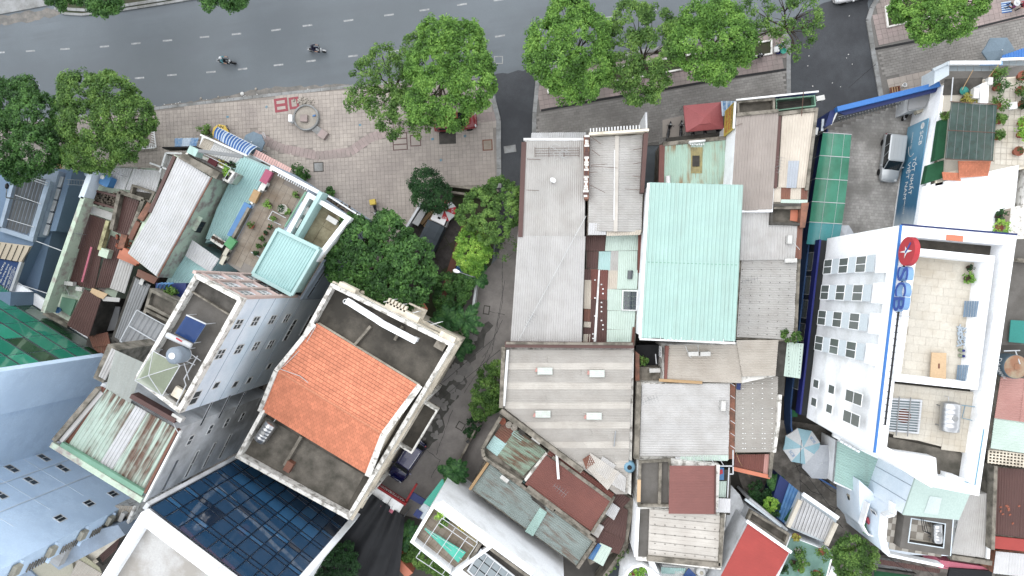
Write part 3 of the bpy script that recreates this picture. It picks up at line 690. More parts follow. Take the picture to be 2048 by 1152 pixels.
def tree(name,label,lobes,mat,trunk=None,per=44,leaf=0.22,m=60,rad=0.42,trunk_r=0.2,group='street trees',cat='tree',zb=0.0,flat=0.7,shell=(0.72,1.04),low=-0.25,aspect=0.5,squash=0.7):
 """lobes: (px, py, radius px, z); crown of leaf clumps over the lobes"""
 LB=[]
 for x,y,r,z in lobes:
  c=P(x,y,z);rm=r*mpp(z)*1.15;LB.append((c,(rm,rm,rm*squash)))
 cc=sum((l[0]for l in LB),Vector())/len(LB);base=P(trunk[0],trunk[1],zb)if trunk else V3(cc,zb)
 t=thing(name,label,cat,base,group)
 top=cc.z;tk=G();fork=base.lerp(V3(cc,0),0.35);fork.z=zb+(top-zb)*0.5
 tk.tube([base,base.lerp(fork,.5)+Vector((random.uniform(-.1,.1),random.uniform(-.1,.1),0)),fork],[trunk_r,trunk_r*.82,trunk_r*.7],9)
 tr=mk('trunk',tk,'bark',t,smooth=True)
 for c,r in LB:
  g=G();mid=fork.lerp(c,.5)+Vector((random.uniform(-.3,.3),random.uniform(-.3,.3),0.2));g.tube([fork,mid,c+Vector((0,0,r[2]*.3))],[trunk_r*.5,trunk_r*.32,trunk_r*.12],6)
  for k in range(5):
   e=c+Vector((random.uniform(-.75,.75)*r[0],random.uniform(-.75,.75)*r[1],random.uniform(0,.6)*r[2]));g.tube([mid,mid.lerp(e,.5)+Vector((0,0,.15)),e],[trunk_r*.2,trunk_r*.14,trunk_r*.05],5)
  mk('limb',g,'bark',tr,smooth=True)
 cs=clumps(LB,per,shell,low)
 leaf_mesh('crown',leaves(cs,rad,leaf,m,flat,aspect=aspect),mat,t)
 return t
def bush(parent,x,y,z,r,mat,name='foliage',leaf=0.14,n=10,m=16,h=0.8):
 c=P(x,y,z);c.z=z+r*0.5;LB=[(c,(r,r,r*h))]
 cs=clumps(LB,n/max(.05,(r*r)**.8),(0.4,0.95),-0.6);return leaf_mesh(name,leaves(cs,r*0.42,leaf,m),mat,parent)
def pot_plant(x,y,z,label,pot='terracotta',leaf='leaf_mid',pr=0.2,r=0.35,ph=0.3,lf=0.14,n=9,m=14,group='potted plants'):
 c=P(x,y,z+ph);t=thing('potted_plant',label,'plant',(c.x,c.y,z),group)
 mk('pot',G().lathe((c.x,c.y,z),[(pr*.7,0),(pr*.95,ph*.85),(pr*1.08,ph*.87),(pr*1.08,ph),(pr*.9,ph),(pr*.85,ph*.85),(0.01,ph*.85)],18),pot,t)
 bush(t,x,y,z+ph,r,leaf,leaf=lf,n=n,m=m);return t
def palm_frond_mesh(L=1.9,n=20,droop=0.5,wid=0.42):
 g=G();pts=[]
 for i in range(n+1):
  f=i/n;pts.append(Vector((L*f*(1-0.12*f),0,L*(0.32*f-droop*f*f))))
 g.tube(pts[::2],[0.03*(1-0.85*i/(n//2))for i in range(n//2+1)],4)
 for i in range(2,n+1):
  f=i/n;l=wid*math.sin(math.pi*min(1,0.12+f*0.86))+0.12;d=(pts[i]-pts[i-1]).normalized()
  for s in(-1,1):
   tip=pts[i]+Vector((d.x*l*0.65,s*l,-0.25*l));b=pts[i];w_=d*0.06
   g.add([b-w_,b+w_,b.lerp(tip,.5)+w_*1.1+Vector((0,0,.03)),tip,b.lerp(tip,.5)-w_*1.1+Vector((0,0,.03))],[(0,1,2,3,4)])
 return g
def palm(x,y,z,label,L=1.9,n=14,th=2.5,mat='leaf_palm',group='garden palms',name='palm_tree',trunk_r=0.1,droop=0.5,wid=0.30,up=(0.0,0.7),zb=0.0):
 c=P(x,y,z);t=thing(name,label,'palm',(c.x,c.y,zb),group)
 mk('trunk',G().tube([V3(c,zb),V3(c,(z+zb)/2),c],[trunk_r*1.2,trunk_r,trunk_r*.9],8),'palm_bark',t)
 me=None
 for k in range(n):
  if me is None:
   g=palm_frond_mesh(L,16,droop,wid);me=bpy.data.meshes.new('frond');me.from_pydata(g.v,[],g.f);me.materials.append(MATS[mat])
  o=bpy.data.objects.new('frond',me);COL.objects.link(o);o.parent=t;o.location=(0,0,z-zb)
  o.rotation_euler=(random.uniform(-.25,.25),-random.uniform(*up)+0.35,2*math.pi*k/n+random.uniform(-.2,.2));s=random.uniform(.75,1.1);o.scale=(s,s,s)
 return t
# --- vehicles
class Loc:
 def __init__(s,c,ang):s.c=Vector(c);s.u=dirv(ang);s.v=Vector((-s.u.y,s.u.x,0))
 def __call__(s,x,y,z):return s.c+s.u*x+s.v*y+Vector((0,0,z))
def wheel(t,q,x,y,r=0.32,w=0.2):
 ax=q.v;c=q(x,y,r)
 wh=mk('wheel',G().lathe(c,[(r*.55,-w/2),(r*.92,-w/2),(r,-w*.3),(r,w*.3),(r*.92,w/2),(r*.55,w/2)],20,axis=ax),'rubber',t,smooth=False)
 mk('rim',G().lathe(c,[(0.02,-w*.42),(r*.56,-w*.46),(r*.56,w*.46),(0.02,w*.42)],12,axis=ax),'chrome',wh)
def car(name,label,x,y,ang,L,W,Hc,paint,cab,lower=None,cat='car',rails=False,zg=0.02):
 """cab: (rear x, roof rear, roof front, windscreen base) as fractions of L from the centre, front is +x"""
 q=Loc(P(x,y,zg),ang);t=thing(name,label,cat,tuple(q.c));hw=W/2
 st=[(-.5,.72,.62),(-.485,.86,.80),(-.45,.95,.93),(-.35,1.0,.97),(-.1,1.0,.98),(.12,1.0,.98),(.24,.99,.97),(.36,.96,.90),(.44,.90,.82),(.485,.80,.70),(.5,.66,.58)]
 V=[];F=[]
 sec=lambda s,zt:[(-s*.90,.22),(-s,.42),(-s*1.0,zt-.22),(-s*.95,zt-.06),(-s*.80,zt),(0,zt+.03),(s*.80,zt),(s*.95,zt-.06),(s*1.0,zt-.22),(s,.42),(s*.90,.22)]
 for fx,s,zt in st:V+=[q(fx*L,yy*hw,zz)for yy,zz in sec(s,zt)]
 m=11
 for i in range(len(st)-1):
  for k in range(m):F.append((i*m+k,i*m+(k+1)%m,(i+1)*m+(k+1)%m,(i+1)*m+k))
 F+=[tuple(range(m)),tuple(range(len(st)*m-1,(len(st)-1)*m-1,-1))]
 mk('body',G().add(V,F),lower or paint,t,smooth=True)
 if lower:
  mk('bonnet',G().add([q(.22*L,s*.80*hw,1.005)if a==0 else q(.46*L,s*.74*hw,.80)if a==2 else q(.36*L,s*.80*hw,.925)for a in(0,1,2)for s in(-1,1)],[(0,1,3,2),(2,3,5,4)]),paint,t,smooth=True)
 xr,rr,rf,xf=[f*L for f in cab];zb_=.95
 b=[(xr,.84),(xr+.12*(rf-xr),.95),(xf-.25*(xf-rf),.94),(xf,.76)];r=[(rr,.74),(rr+.1,.83),(rf-.12,.82),(rf,.70)]
 ring=lambda pts,z:[q(px,-w_*hw,z)for px,w_ in pts]+[q(px,w_*hw,z)for px,w_ in pts[::-1]]
 B,Rf=ring(b,zb_),ring(r,Hc-.04);n=8
 cg=G().add(B+Rf,[(i,(i+1)%n,n+(i+1)%n,n+i)for i in range(n)])
 mk('window_glass',cg,'car_glass',t)
 top=[p+Vector((0,0,.035))for p in ring([(rr+.06,.66),(rr+.14,.76),(rf-.16,.75),(rf-.06,.62)],Hc)]
 rim_=ring([(rr-.05,.77),(rr+.08,.865),(rf-.10,.855),(rf+.06,.735)],Hc-.03)
 rim0=[p-Vector((0,0,.05))for p in rim_]
 mk('roof',G().add(rim_+top+rim0,[(i,(i+1)%n,n+(i+1)%n,n+i)for i in range(n)]+[tuple(range(n,2*n))]+[(2*n+i,2*n+(i+1)%n,(i+1)%n,i)for i in range(n)]),paint,t,smooth=False)
 for s in(-1,1):
  for(bx,bw),(tx,tw)in((b[3],r[3]),(b[0],r[0])):
   mk('pillar',G().beam(q(bx,s*(bw+.06)*hw,zb_),q(tx,s*(tw+.06)*hw,Hc-.02),.07,.05),paint,t)
  for fx in(.33,.66):
   px=b[1][0]+(b[2][0]-b[1][0])*fx;px2=r[1][0]+(r[2][0]-r[1][0])*fx
   mk('pillar',G().beam(q(px,s*.93*hw,zb_),q(px2,s*.84*hw,Hc-.02),.07,.04),lower or paint,t)
  for fx in(-.31,.31):wheel(t,q,fx*L,s*(hw-.09))
  mk('headlight',G().lathe(q(.462*L,s*.68*hw,.70),[(.01,-.02),(.13,0),(.15,.06),(.01,.1)],10,axis=q.u+Vector((0,0,.7))),'lamp_glass',t)
  mk('tail_light',G().box(q(-.475*L,s*.80*hw,0),q.u,.1,.16,.62,.88),'tail_red',t)
  mk('mirror',G().box(q(xf-.35,s*(hw+.1),0),q.u,.12,.2,.95,1.08),lower or paint,t)
  if rails:mk('roof_rail',G().tube([q(rr+.2,s*.70*hw,Hc+.05),q((rr+rf)/2,s*.72*hw,Hc+.09),q(rf-.2,s*.68*hw,Hc+.05)],.025),'chrome',t)
 for k in range(5):mk('roof_groove',G().beam(q(rr+.3,(k-2)*.2*hw,Hc+.036),q(rf-.3,(k-2)*.2*hw,Hc+.036),.05,.012),paint,t)
 mk('wiper',G().beam(q(xf-.08,-.3*hw,1.0),q(xf-.35,.1*hw,1.13),.02),'rubber',t)
 mk('number_plate',G().box(q(-.5*L,0,0),q.u,.02,.4,.5,.65),'white_paint',t)
 return t,q
def motorbike(label,x,y,ang,paint='bike_black',trim='bike_white',box=None,group='motorbikes',zg=0.02,name='motorbike'):
 q=Loc(P(x,y,zg),ang);t=thing(name,label,'motorbike',tuple(q.c),group)
 for fx in(-.62,.64):
  c=q(fx,0,.28);w=mk('wheel',G().lathe(c,[(.2,-.05),(.26,-.05),(.285,0),(.26,.05),(.2,.05)],18,axis=q.v),'rubber',t);mk('rim',G().lathe(c,[(.02,-.03),(.2,-.02),(.2,.02),(.02,.03)],10,axis=q.v),'chrome',w)
 st=[(-.86,.05,.62,.70),(-.7,.13,.48,.76),(-.4,.16,.42,.74),(-.1,.15,.32,.68),(.12,.12,.28,.46),(.3,.13,.28,.56),(.42,.2,.36,.84),(.52,.17,.46,.92),(.62,.07,.56,.88)]
 V=[];F=[]
 for fx,h,z0,z1 in st:V+=[q(fx,-h*.7,z0),q(fx,-h,(z0+z1)/2),q(fx,-h*.6,z1),q(fx,h*.6,z1),q(fx,h,(z0+z1)/2),q(fx,h*.7,z0)]
 for i in range(len(st)-1):
  for k in range(6):F.append((i*6+k,i*6+(k+1)%6,(i+1)*6+(k+1)%6,(i+1)*6+k))
 F+=[tuple(range(6)),tuple(range(len(st)*6-1,(len(st)-1)*6-1,-1))]
 mk('body',G().add(V,F),paint,t,smooth=True)
 mk('seat',G().prism([q(*p,0)for p in((-.72,-.09),(-.4,-.15),(-.08,-.12),(-.02,0),(-.08,.12),(-.4,.15),(-.72,.09))],.74,.82),'seat_black',t)
 mk('front_fork',G().beam(q(.64,0,.28),q(.46,0,.98),.07,.12),trim,t)
 mk('mudguard',G().tube([q(.36,0,.50),q(.5,0,.585),q(.64,0,.60),q(.82,0,.55),q(.92,0,.42)],.075,6),paint,t)
 hb=mk('handlebar',G().tube([q(.30,-.36,1.02),q(.44,-.16,1.02),q(.46,0,.98),q(.44,.16,1.02),q(.30,.36,1.02)],.022,6),'black_metal',t)
 for s in(-1,1):mk('mirror',G().lathe(q(.4,s*.32,1.2),[(.01,0),(.06,.01),(.01,.03)],8,axis=q.u),'black_metal',hb)
 mk('leg_shield',G().prism([q(.40,-.2,0),q(.46,-.1,0),q(.46,.1,0),q(.40,.2,0),q(.36,.18,0),q(.4,0,0),q(.36,-.18,0)],.42,.94),trim,t)
 mk('headlight',G().lathe(q(.5,0,.92),[(.01,0),(.09,0),(.1,.06),(.01,.1)],10,axis=q.u),'lamp_glass',t)
 mk('tail_grip',G().tube([q(-.6,-.13,.8),q(-.85,-.1,.82),q(-.9,0,.82),q(-.85,.1,.82),q(-.6,.13,.8)],.018,5),'chrome',t)
 if box:mk('delivery_box',G().box(q(-.62,0,0),q.u,.52,.56,.84,1.34),box,t)
 return t,q
def person(label,q,J,R,cloth,group=None,hat=None,name='person',hatmat='helmet_white',z0=0.0,brim=0.0):
 """J: joint positions (local) of one connected skeleton; R: radii; cloth: (shirt, trousers)"""
 names=list(J);idx={k:i for i,k in enumerate(names)}
 E=[('pelvis','waist'),('waist','chest'),('chest','neck'),('neck','head'),('head','crown'),('chest','sl'),('sl','el'),('el','wl'),('wl','hl'),('chest','sr'),('sr','er'),('er','wr'),('wr','hr'),('pelvis','pl'),('pl','kl'),('kl','al'),('al','tl'),('pelvis','pr'),('pr','kr'),('kr','ar'),('ar','tr')]
 W={k:q(*v)for k,v in J.items()};o0=V3(q.c,q.c.z)
 me=bpy.data.meshes.new('skeleton');me.from_pydata([tuple(W[k]-o0)for k in names],[(idx[a],idx[b])for a,b in E],[])
 o=bpy.data.objects.new('skeleton',me);COL.objects.link(o);md=o.modifiers.new('skin','SKIN');md.use_smooth_shade=True
 for k in names:me.skin_vertices[0].data[idx[k]].radius=R[k]
 me.skin_vertices[0].data[idx['pelvis']].use_root=True
 ss=o.modifiers.new('sub','SUBSURF');ss.levels=ss.render_levels=2
 dg=bpy.context.evaluated_depsgraph_get();m2=bpy.data.meshes.new_from_object(o.evaluated_get(dg));bpy.data.objects.remove(o);m2.name=name
 m2.materials.clear()
 for m_ in('skin',)+tuple(cloth)+('hair',):m2.materials.append(MATS[m_])
 kind=lambda e:0 if e[1]in('head','crown','hl','hr','wl','wr')else(2 if e[1][0]in 'pkat' and e[1]in('pl','kl','al','pr','kr','ar','tl','tr')else 1)
 segs=[(W[a]-o0,W[b]-o0,kind((a,b)))for a,b in E]
 for pg in m2.polygons:
  c=pg.center;best=min(segs,key=lambda s:(c-(s[0]+(s[1]-s[0])*max(0,min(1,(c-s[0]).dot(s[1]-s[0])/(s[1]-s[0]).length_squared)))).length);pg.material_index=best[2]
 b=bpy.data.objects.new(name,m2);COL.objects.link(b);b.location=o0;ORG[b.name]=o0;tag(b,label,'person',group)
 hc=W['head'].lerp(W['crown'],0.55)
 if hat=='helmet':mk('helmet',G().lathe(hc-Vector((0,0,.03)),[(.145,-.06),(.15,.02),(.13,.1),(.08,.15),(.01,.165)],16),hatmat,b,smooth=True)
 elif hat=='hat':mk('sun_hat',G().lathe(hc,[(brim,0.0),(brim*.98,.02),(.13,.05),(.11,.13),(.01,.16)],18),hatmat,b)
 else:mk('hair',G().lathe(hc-Vector((0,0,.05)),[(.112,-.02),(.125,.05),(.115,.12),(.07,.165),(.01,.18)],14),'hair',b,smooth=True)
 return b
RAD=dict(pelvis=(.15,.13),waist=(.14,.11),chest=(.17,.12),neck=(.06,.06),head=(.09,.1),crown=(.075,.08),sl=(.08,.08),el=(.05,.05),wl=(.036,.036),hl=(.04,.025),sr=(.08,.08),er=(.05,.05),wr=(.036,.036),hr=(.04,.025),pl=(.1,.1),kl=(.065,.065),al=(.045,.045),tl=(.05,.035),pr=(.1,.1),kr=(.065,.065),ar=(.045,.045),tr=(.05,.035))
RIDE=dict(pelvis=(-.28,0,.92),waist=(-.25,0,1.08),chest=(-.18,0,1.32),neck=(-.13,0,1.48),head=(-.1,0,1.6),crown=(-.09,0,1.74),sl=(-.17,.2,1.38),el=(.02,.33,1.16),wl=(.24,.33,1.06),hl=(.32,.33,1.05),sr=(-.17,-.2,1.38),er=(.02,-.33,1.16),wr=(.24,-.33,1.06),hr=(.32,-.33,1.05),pl=(-.22,.12,.88),kl=(.18,.2,.82),al=(.1,.17,.40),tl=(.28,.17,.36),pr=(-.22,-.12,.88),kr=(.18,-.2,.82),ar=(.1,-.17,.40),tr=(.28,-.17,.36))
SIT=dict(pelvis=(0,0,.42),waist=(0.02,0,.58),chest=(.08,0,.86),neck=(.13,0,1.02),head=(.18,0,1.12),crown=(.22,0,1.25),sl=(.08,.2,.92),el=(.22,.28,.70),wl=(.42,.2,.62),hl=(.5,.16,.60),sr=(.08,-.2,.92),er=(.22,-.28,.70),wr=(.42,-.2,.62),hr=(.5,-.16,.60),pl=(.05,.12,.42),kl=(.44,.2,.5),al=(.46,.18,.1),tl=(.6,.2,.06),pr=(.05,-.12,.42),kr=(.44,-.2,.5),ar=(.46,-.18,.1),tr=(.6,-.2,.06))
# === centre block of low houses
sheetm('zinc_mid',S(188,187,185),S(164,161,156))
# --- long grey roof at the corner of the lane
t=house('shop_house','long pale grey corrugated roof beside the lane, carrying a satellite dish',[(1049,280),(1172,280),(1164,686),(1021,682)],5.6,'old_white')
sheets(t,[(1050,281),(1172,281),(1169,473),(1041,473)],[6.0,6.0,5.9,5.9],'zinc_grey',0.2,width=1.1)
sheets(t,[(1036,471),(1171,473),(1163,688),(1021,683)],[5.95,5.95,5.8,5.8],'zinc_mid',0.2,width=1.1)
mk('gutter',G().prism(PP([(1043,284),(1053,284),(1045,474),(1036,474)],6.1),5.7,6.12),'maroon',t)
sheets(t,[(1063,266),(1172,265),(1172,279),(1062,279)],[4.6,4.6,4.9,4.9],'zinc_white',0.22,width=1.0,name='awning_sheet')
mk('fascia',G().prism(PP([(1047,276),(1173,276),(1173,281),(1047,281)],6.15),5.6,6.16),'white_paint',t)
d=thing('satellite_dish','small white satellite dish on the long grey roof','satellite dish',tuple(P(1105,365,6.0)))
mk('reflector',G().lathe(P(1105,362,6.55),[(.01,0),(.15,.03),(.28,.1),(.30,.13),(.28,.11),(.15,.05),(.01,.02)],18,axis=(.3,.5,.8)),'white_paint',d,smooth=True)
mk('mast',G().tube([P(1105,368,6.0),P(1105,364,6.55)],.025),'rail_grey',d);mk('feed_arm',G().tube([P(1105,362,6.55),P(1107,358,6.95)],.012),'rail_grey',d)
rk=thing('bar_rack','rusty steel bar rack lying on the grey roof above the dish','metal frame',tuple(P(1115,303,6.0)))
for y in(297,302,307,312):mk('rail',G().tube([P(1070,y,6.3),P(1158,y-1,6.3)],.018),'rusty_bar',rk)
for x in(1070,1098,1128,1158):mk('crossbar',G().tube([P(x,294,6.32),P(x,314,6.32)],.02),'rusty_bar',rk)
g=G()
for k in range(7):
 c=P(1095+random.uniform(0,40),290+random.uniform(0,22),6.36);a0=random.uniform(0,6)
 g.tube([c+dirv(60*i)*random.uniform(.2,.5)for i in range(6)],.015,4)
mk('cable_coil',g,'cable_white',rk)
cable([(1172,432,6.6),(1036,682,6.3)],.03,'cable_white',.1,'white cable running diagonally over the long grey roof')
for x,y,x2 in[(1054,318,1081),(1052,380,1078)]:mk('tie_bar',G().tube([P(x,y,6.2),P(x2,y+1,6.2)],.02),'rusty_bar',t)
# --- ridge roof with the white comb front
t=house('shop_house','ridged grey roof with white toothed front between two brown party walls',[(1178,268),(1294,262),(1284,466),(1174,470)],5.6,'old_render')
sheets(t,[(1180,275),(1176,462),(1231,463),(1234,273)],[6.0,6.0,6.4,6.4],'zinc_grey',0.2,width=1.05,cuts=(.5,))
sheets(t,[(1234,273),(1231,463),(1282,464),(1290,270)],[6.4,6.4,6.0,6.0],'zinc_grey',0.2,width=1.05,cuts=(.5,))
mk('ridge_cap',G().beam(P(1234,272,6.5),P(1231,463,6.5),.35,.06),'fibro_pale',t)
mk('ridge_strip',G().beam(P(1229,300,6.56),P(1228,440,6.56),.08,.03),'white_paint',t)
mk('party_wall',G().prism(PP([(1288,266),(1297,265),(1288,385),(1281,385)],7.0),5.5,7.0),'maroon',t)
mk('party_wall',G().prism(PP([(1168,270),(1179,270),(1177,398),(1169,398)],7.0),5.5,7.0),'brick_wall',t)
for k in range(26):
 mk('brick',G().box(P(1174-k*.1,272+k*4.8,7.05),(1,0),random.uniform(.2,.5),.18,7.0,7.06),random.choice(['old_white','maroon','old_white']),t)
mk('front_beam',G().prism(PP([(1178,270),(1178,265),(1298,257),(1298,262)],7.2),6.6,7.2),'cream_wall',t)
for k in range(17):mk('comb_tooth',G().beam(P(1181+k*6.1,264-k*.40,7.2),P(1181+k*6.1,257-k*.42,7.0),.11,.05),'white_paint',t)
A,B=P(1291,262,6),P(1290,228,6)
s_=thing('projecting_sign','white projecting sign board standing out over the grey brick pavement','sign',tuple(V3(A,2.6)))
d=(B-A).normalized();nrm=Vector((-d.y,d.x,0))*.06
mk('panel',G().prism([A-nrm,B-nrm,B+nrm,A+nrm],2.6,6.6),'white_wall',s_);mk('frame',G().ring([A-nrm*1.6,B-nrm*1.6,B+nrm*1.6,A+nrm*1.6],.05,6.58,6.68),'rail_white',s_)
for(x,y,x2,y2)in[(1184,300,1200,312),(1182,330,1215,328),(1182,332,1235,336),(1180,345,1195,344),(1180,370,1210,385),(1266,300,1290,295),(1266,328,1290,323),(1265,352,1290,355),(1250,378,1285,380),(1180,272,1202,288)]:
 mk('starter_bar',G().tube([P(x,y,6.75),P((x+x2)/2,(y+y2)/2,6.9),P(x2,y2,6.8)],.02,5),'rusty_bar',t)
for q,m_ in[([(1178,446),(1212,446),(1212,470),(1176,470)],'zinc_white'),([(1213,462),(1283,460),(1280,470),(1213,472)],'zinc_beige')]:sheets(t,q,6.05,m_,.2,lift=.12)
# --- patched low roof between the long grey and the mint roof
t=house('patched_house','low patchwork roof of brown, mint and beige sheets between two larger roofs',[(1174,430),(1282,468),(1270,692),(1168,690)],4.5,'old_render')
def patch(quads,z0=4.55):
 for k,(q,m_)in enumerate(quads):sheets(t,q,z0+.004*(k%5),m_,.19,width=1.0,warp=.01)
patch([([(1174,430),(1212,432),(1212,442),(1173,442)],'maroon'),([(1173,441),(1213,443),(1212,462),(1172,460)],'brown_rust'),([(1172,462),(1212,462),(1209,502),(1171,502)],'maroon'),([(1174,503),(1197,503),(1195,537),(1173,536)],'maroon'),([(1213,468),(1281,466),(1276,501),(1210,502)],'mint_pale'),([(1198,503),(1222,503),(1220,541),(1196,540)],'aqua_pale'),([(1222,502),(1237,502),(1236,541),(1220,541)],'zinc_grey'),([(1237,502),(1275,502),(1274,541),(1236,541)],'mint_pale'),([(1217,541),(1236,541),(1234,578),(1215,578)],'zinc_beige'),([(1236,541),(1276,540),(1274,578),(1234,578)],'mint_pale'),([(1215,578),(1244,579),(1243,621),(1214,620)],'mint_pale'),([(1244,579),(1276,579),(1274,622),(1243,622)],'mint_pale'),([(1215,621),(1271,622),(1268,660),(1214,658)],'mint_pale'),([(1214,659),(1268,660),(1266,688),(1213,687)],'mint_pale'),([(1182,538),(1216,540),(1214,600),(1180,598)],'maroon_warm'),([(1180,599),(1215,601),(1213,688),(1174,687)],'maroon'),([(1169,560),(1183,560),(1182,618),(1167,617)],'zinc_beige'),([(1168,618),(1182,619),(1181,643),(1167,642)],'brown_rust'),([(1168,643),(1182,644),(1181,655),(1167,654)],'zinc_beige'),([(1167,655),(1181,656),(1180,668),(1166,667)],'maroon'),([(1167,668),(1181,668),(1180,687),(1166,686)],'zinc_beige'),([(1168,538),(1182,538),(1182,560),(1168,560)],'maroon')])
mk('clear_strip',G().prism(PP([(1197,540),(1200,540),(1192,686),(1187,686)],4.7),4.66,4.70),'white_paint',t)
for k in range(14):
 c=P(random.choice([1190,1203,1206,1186]),560+k*9,4.72);mk('patch',G().box(c,(1,0),.14,.12,4.66,4.69),'white_paint',t)
sk=mk('skylight',G().ring(PP([(1245,580),(1276,581),(1274,622),(1243,621)],4.85),.1,4.6,4.85),'white_paint',t)
for i in range(3):
 for j in range(4):mk('pane',G().prism(PP([(1248+i*9,584+j*9),(1256+i*9,584+j*9),(1256+i*9,592+j*9),(1248+i*9,592+j*9)],4.78),4.74,4.78),'dark_glass',sk)
mk('roof_hatch',G().prism(PP([(1256,541),(1266,541),(1264,558),(1255,558)],4.8),4.6,4.8),'dark_glass',t)
sheets(t,[(1276,470),(1284,470),(1280,546),(1275,546)],4.9,'maroon_warm',.2)
sheets(t,[(1265,654),(1270,654),(1268,690),(1262,690)],4.7,'brown_rust',.2)
# --- big mint roof
t=house('mint_roof_house','tall white house under the large clean mint green corrugated roof',[(1299,369),(1482,373),(1467,678),(1283,672)],8.7,'white_wall')
sheets(t,[(1297,365),(1486,370),(1470,684),(1280,676)],[8.95,8.95,8.7,8.7],'mint_clean',0.33,amp=.07,width=1.0,cuts=(.505,),lift=.06)
mk('lap_shadow_strip',G().beam(P(1291,524,8.94),P(1477,530,8.94),.05,.03),'green_gutter',t)  # green strip added for the thin shadow line where the sheets overlap
mk('gutter',G().beam(P(1279,678,8.75),P(1470,686,8.75),.16,.14),'white_paint',t)
mk('verge_trim',G().beam(P(1297,366,9.05),P(1280,676,8.8),.22,.05),'white_paint',t)
for k in range(9):mk('gutter_bracket',G().beam(P(1300+k*21,672+k*.9,8.86),P(1300+k*21,680+k*.9,8.8),.04),'white_paint',t)
# --- little rusty mint roof, in front of it motorbikes and the red tent
t=house('mint_shop','small low shop with rust-stained mint roof and a yellow clear panel',[(1322,288),(1456,274),(1456,372),(1318,372)],3.5,'old_render')
sheets(t,[(1325,292),(1382,286),(1382,368),(1325,368)],3.6,'mint_rust',.24,width=1.0)
sheets(t,[(1404,284),(1456,279),(1455,368),(1404,368)],3.6,'mint_rust',.24,width=1.0)
sheets(t,[(1382,286),(1404,284),(1404,296),(1382,296)],3.6,'mint_pale',.24);sheets(t,[(1382,346),(1404,346),(1404,368),(1382,368)],3.6,'mint_rust',.24)
sheets(t,[(1381,295),(1405,295),(1404,347),(1381,347)],3.62,M('clear_yellow',S(190,176,112),dirt=S(140,130,92),da=.4,ds=1.5,rough=.4),.24,lift=.08,name='clear_sheet')
mk('roof_vent',G().box(P(1392,322,3.8),(1,0),.65,1.0,3.65,3.82),'dark_render',t)
mk('side_fascia',G().prism(PP([(1319,290),(1330,289),(1328,368),(1317,368)],3.75),3.4,3.75),'maroon_warm',t)
mk('front_ledge',G().prism(PP([(1326,284),(1457,271),(1457,279),(1326,292)],3.8),3.3,3.8),'old_render',t)
mk('down_pipe',G().tube([P(1336,352,3.9),P(1336,370,3.9)],.22,10),'white_paint',t)
sb=thing('sign_board','white lettered board standing on the edge of the small mint roof','sign',tuple(P(1395,280,3.8)))
mk('board',G().box(P(1395,282,4.4),(1,.08),1.45,.16,3.8,4.4),'white_paint',sb)
for k in range(7):mk('letter',G().box(P(1381+k*4.4,288+(k%2)*.8,4.1),(1,.1*(k%3)),.13,.14,4.05,4.1),'white_paint',sb)
tt=thing('market_tent','faded red square tent with raised vent on the grey brick pavement','tent',tuple(P(1407,234,0.12)))
tc=PP([(1367,211),(1442,204),(1448,257),(1372,264)],2.3);apex=P(1408,236,2.95);vc=PP([(1398,228),(1419,226),(1420,246),(1399,248)],2.75)
V=tc+vc;mk('canopy',G().add(V,[(i,(i+1)%4,4+(i+1)%4,4+i)for i in range(4)]+[(4,5,6,7)]),'tent_red',tt)
vt=[p+Vector((0,0,.1))for p in PP([(1396,227),(1420,225),(1422,247),(1398,249)],2.75)]
mk('vent',G().add(vt+[apex+Vector((0,0,.08))],[(i,(i+1)%4,4)for i in range(4)]),'tent_red',tt)
g=G()
for a,b in zip(tc,tc[1:]+tc[:1]):
 n=8;dn=Vector((0,0,-.28))
 for i in range(n):p,q_=a.lerp(b,i/n),a.lerp(b,(i+1)/n);g.add([p,q_,q_+dn*.6,p.lerp(q_,.5)+dn,p+dn*.6],[(0,1,2,3,4)])
mk('valance',g,'tent_red',tt)
for p in tc:mk('leg',G().tube([V3(p,.12),p],.03),'rail_grey',tt)
aw=thing('striped_awning','blue and white striped metal awning beside the red tent','awning',tuple(P(1455,217,2.4)))
for k in range(9):mk('awning_strip',G().add([P(1442+k*3.2,202,2.5-.01*(k%2)),P(1445.2+k*3.2,202,2.5-.01*(k%2)),P(1447.2+k*2.8,232,3.0-.01*(k%2)),P(1444+k*2.8,232,3.0-.01*(k%2))],[(0,1,2,3)]),'blue_zinc' if k%3 else 'stripe_white',aw)
mk('support',G().beam(P(1444,231,2.95),P(1470,231,2.95),.05),'rail_grey',aw)
for k,x in enumerate((1336,1360,1383,1406,1430)):
 motorbike(['parked black motorbike at the left end of the row by the red tent','second parked motorbike from the left in the row by the red tent','middle parked motorbike of the row below the red tent','fourth parked motorbike from the left in the row below the red tent','rightmost parked motorbike in the row, nearest the yellow sign'][k],x,264-k*2.0,78+k*7,trim=['bike_black','bike_white','steel_dull','bike_black','steel_dull'][k],zg=.13,group='motorbikes parked by the red tent')
mk('bench',G().box(P(1392,273,1.0),(1,.09),5.6,.35,.9,1.0),'dark_render',label='long grey ledge behind the row of parked motorbikes',cat='ledge')
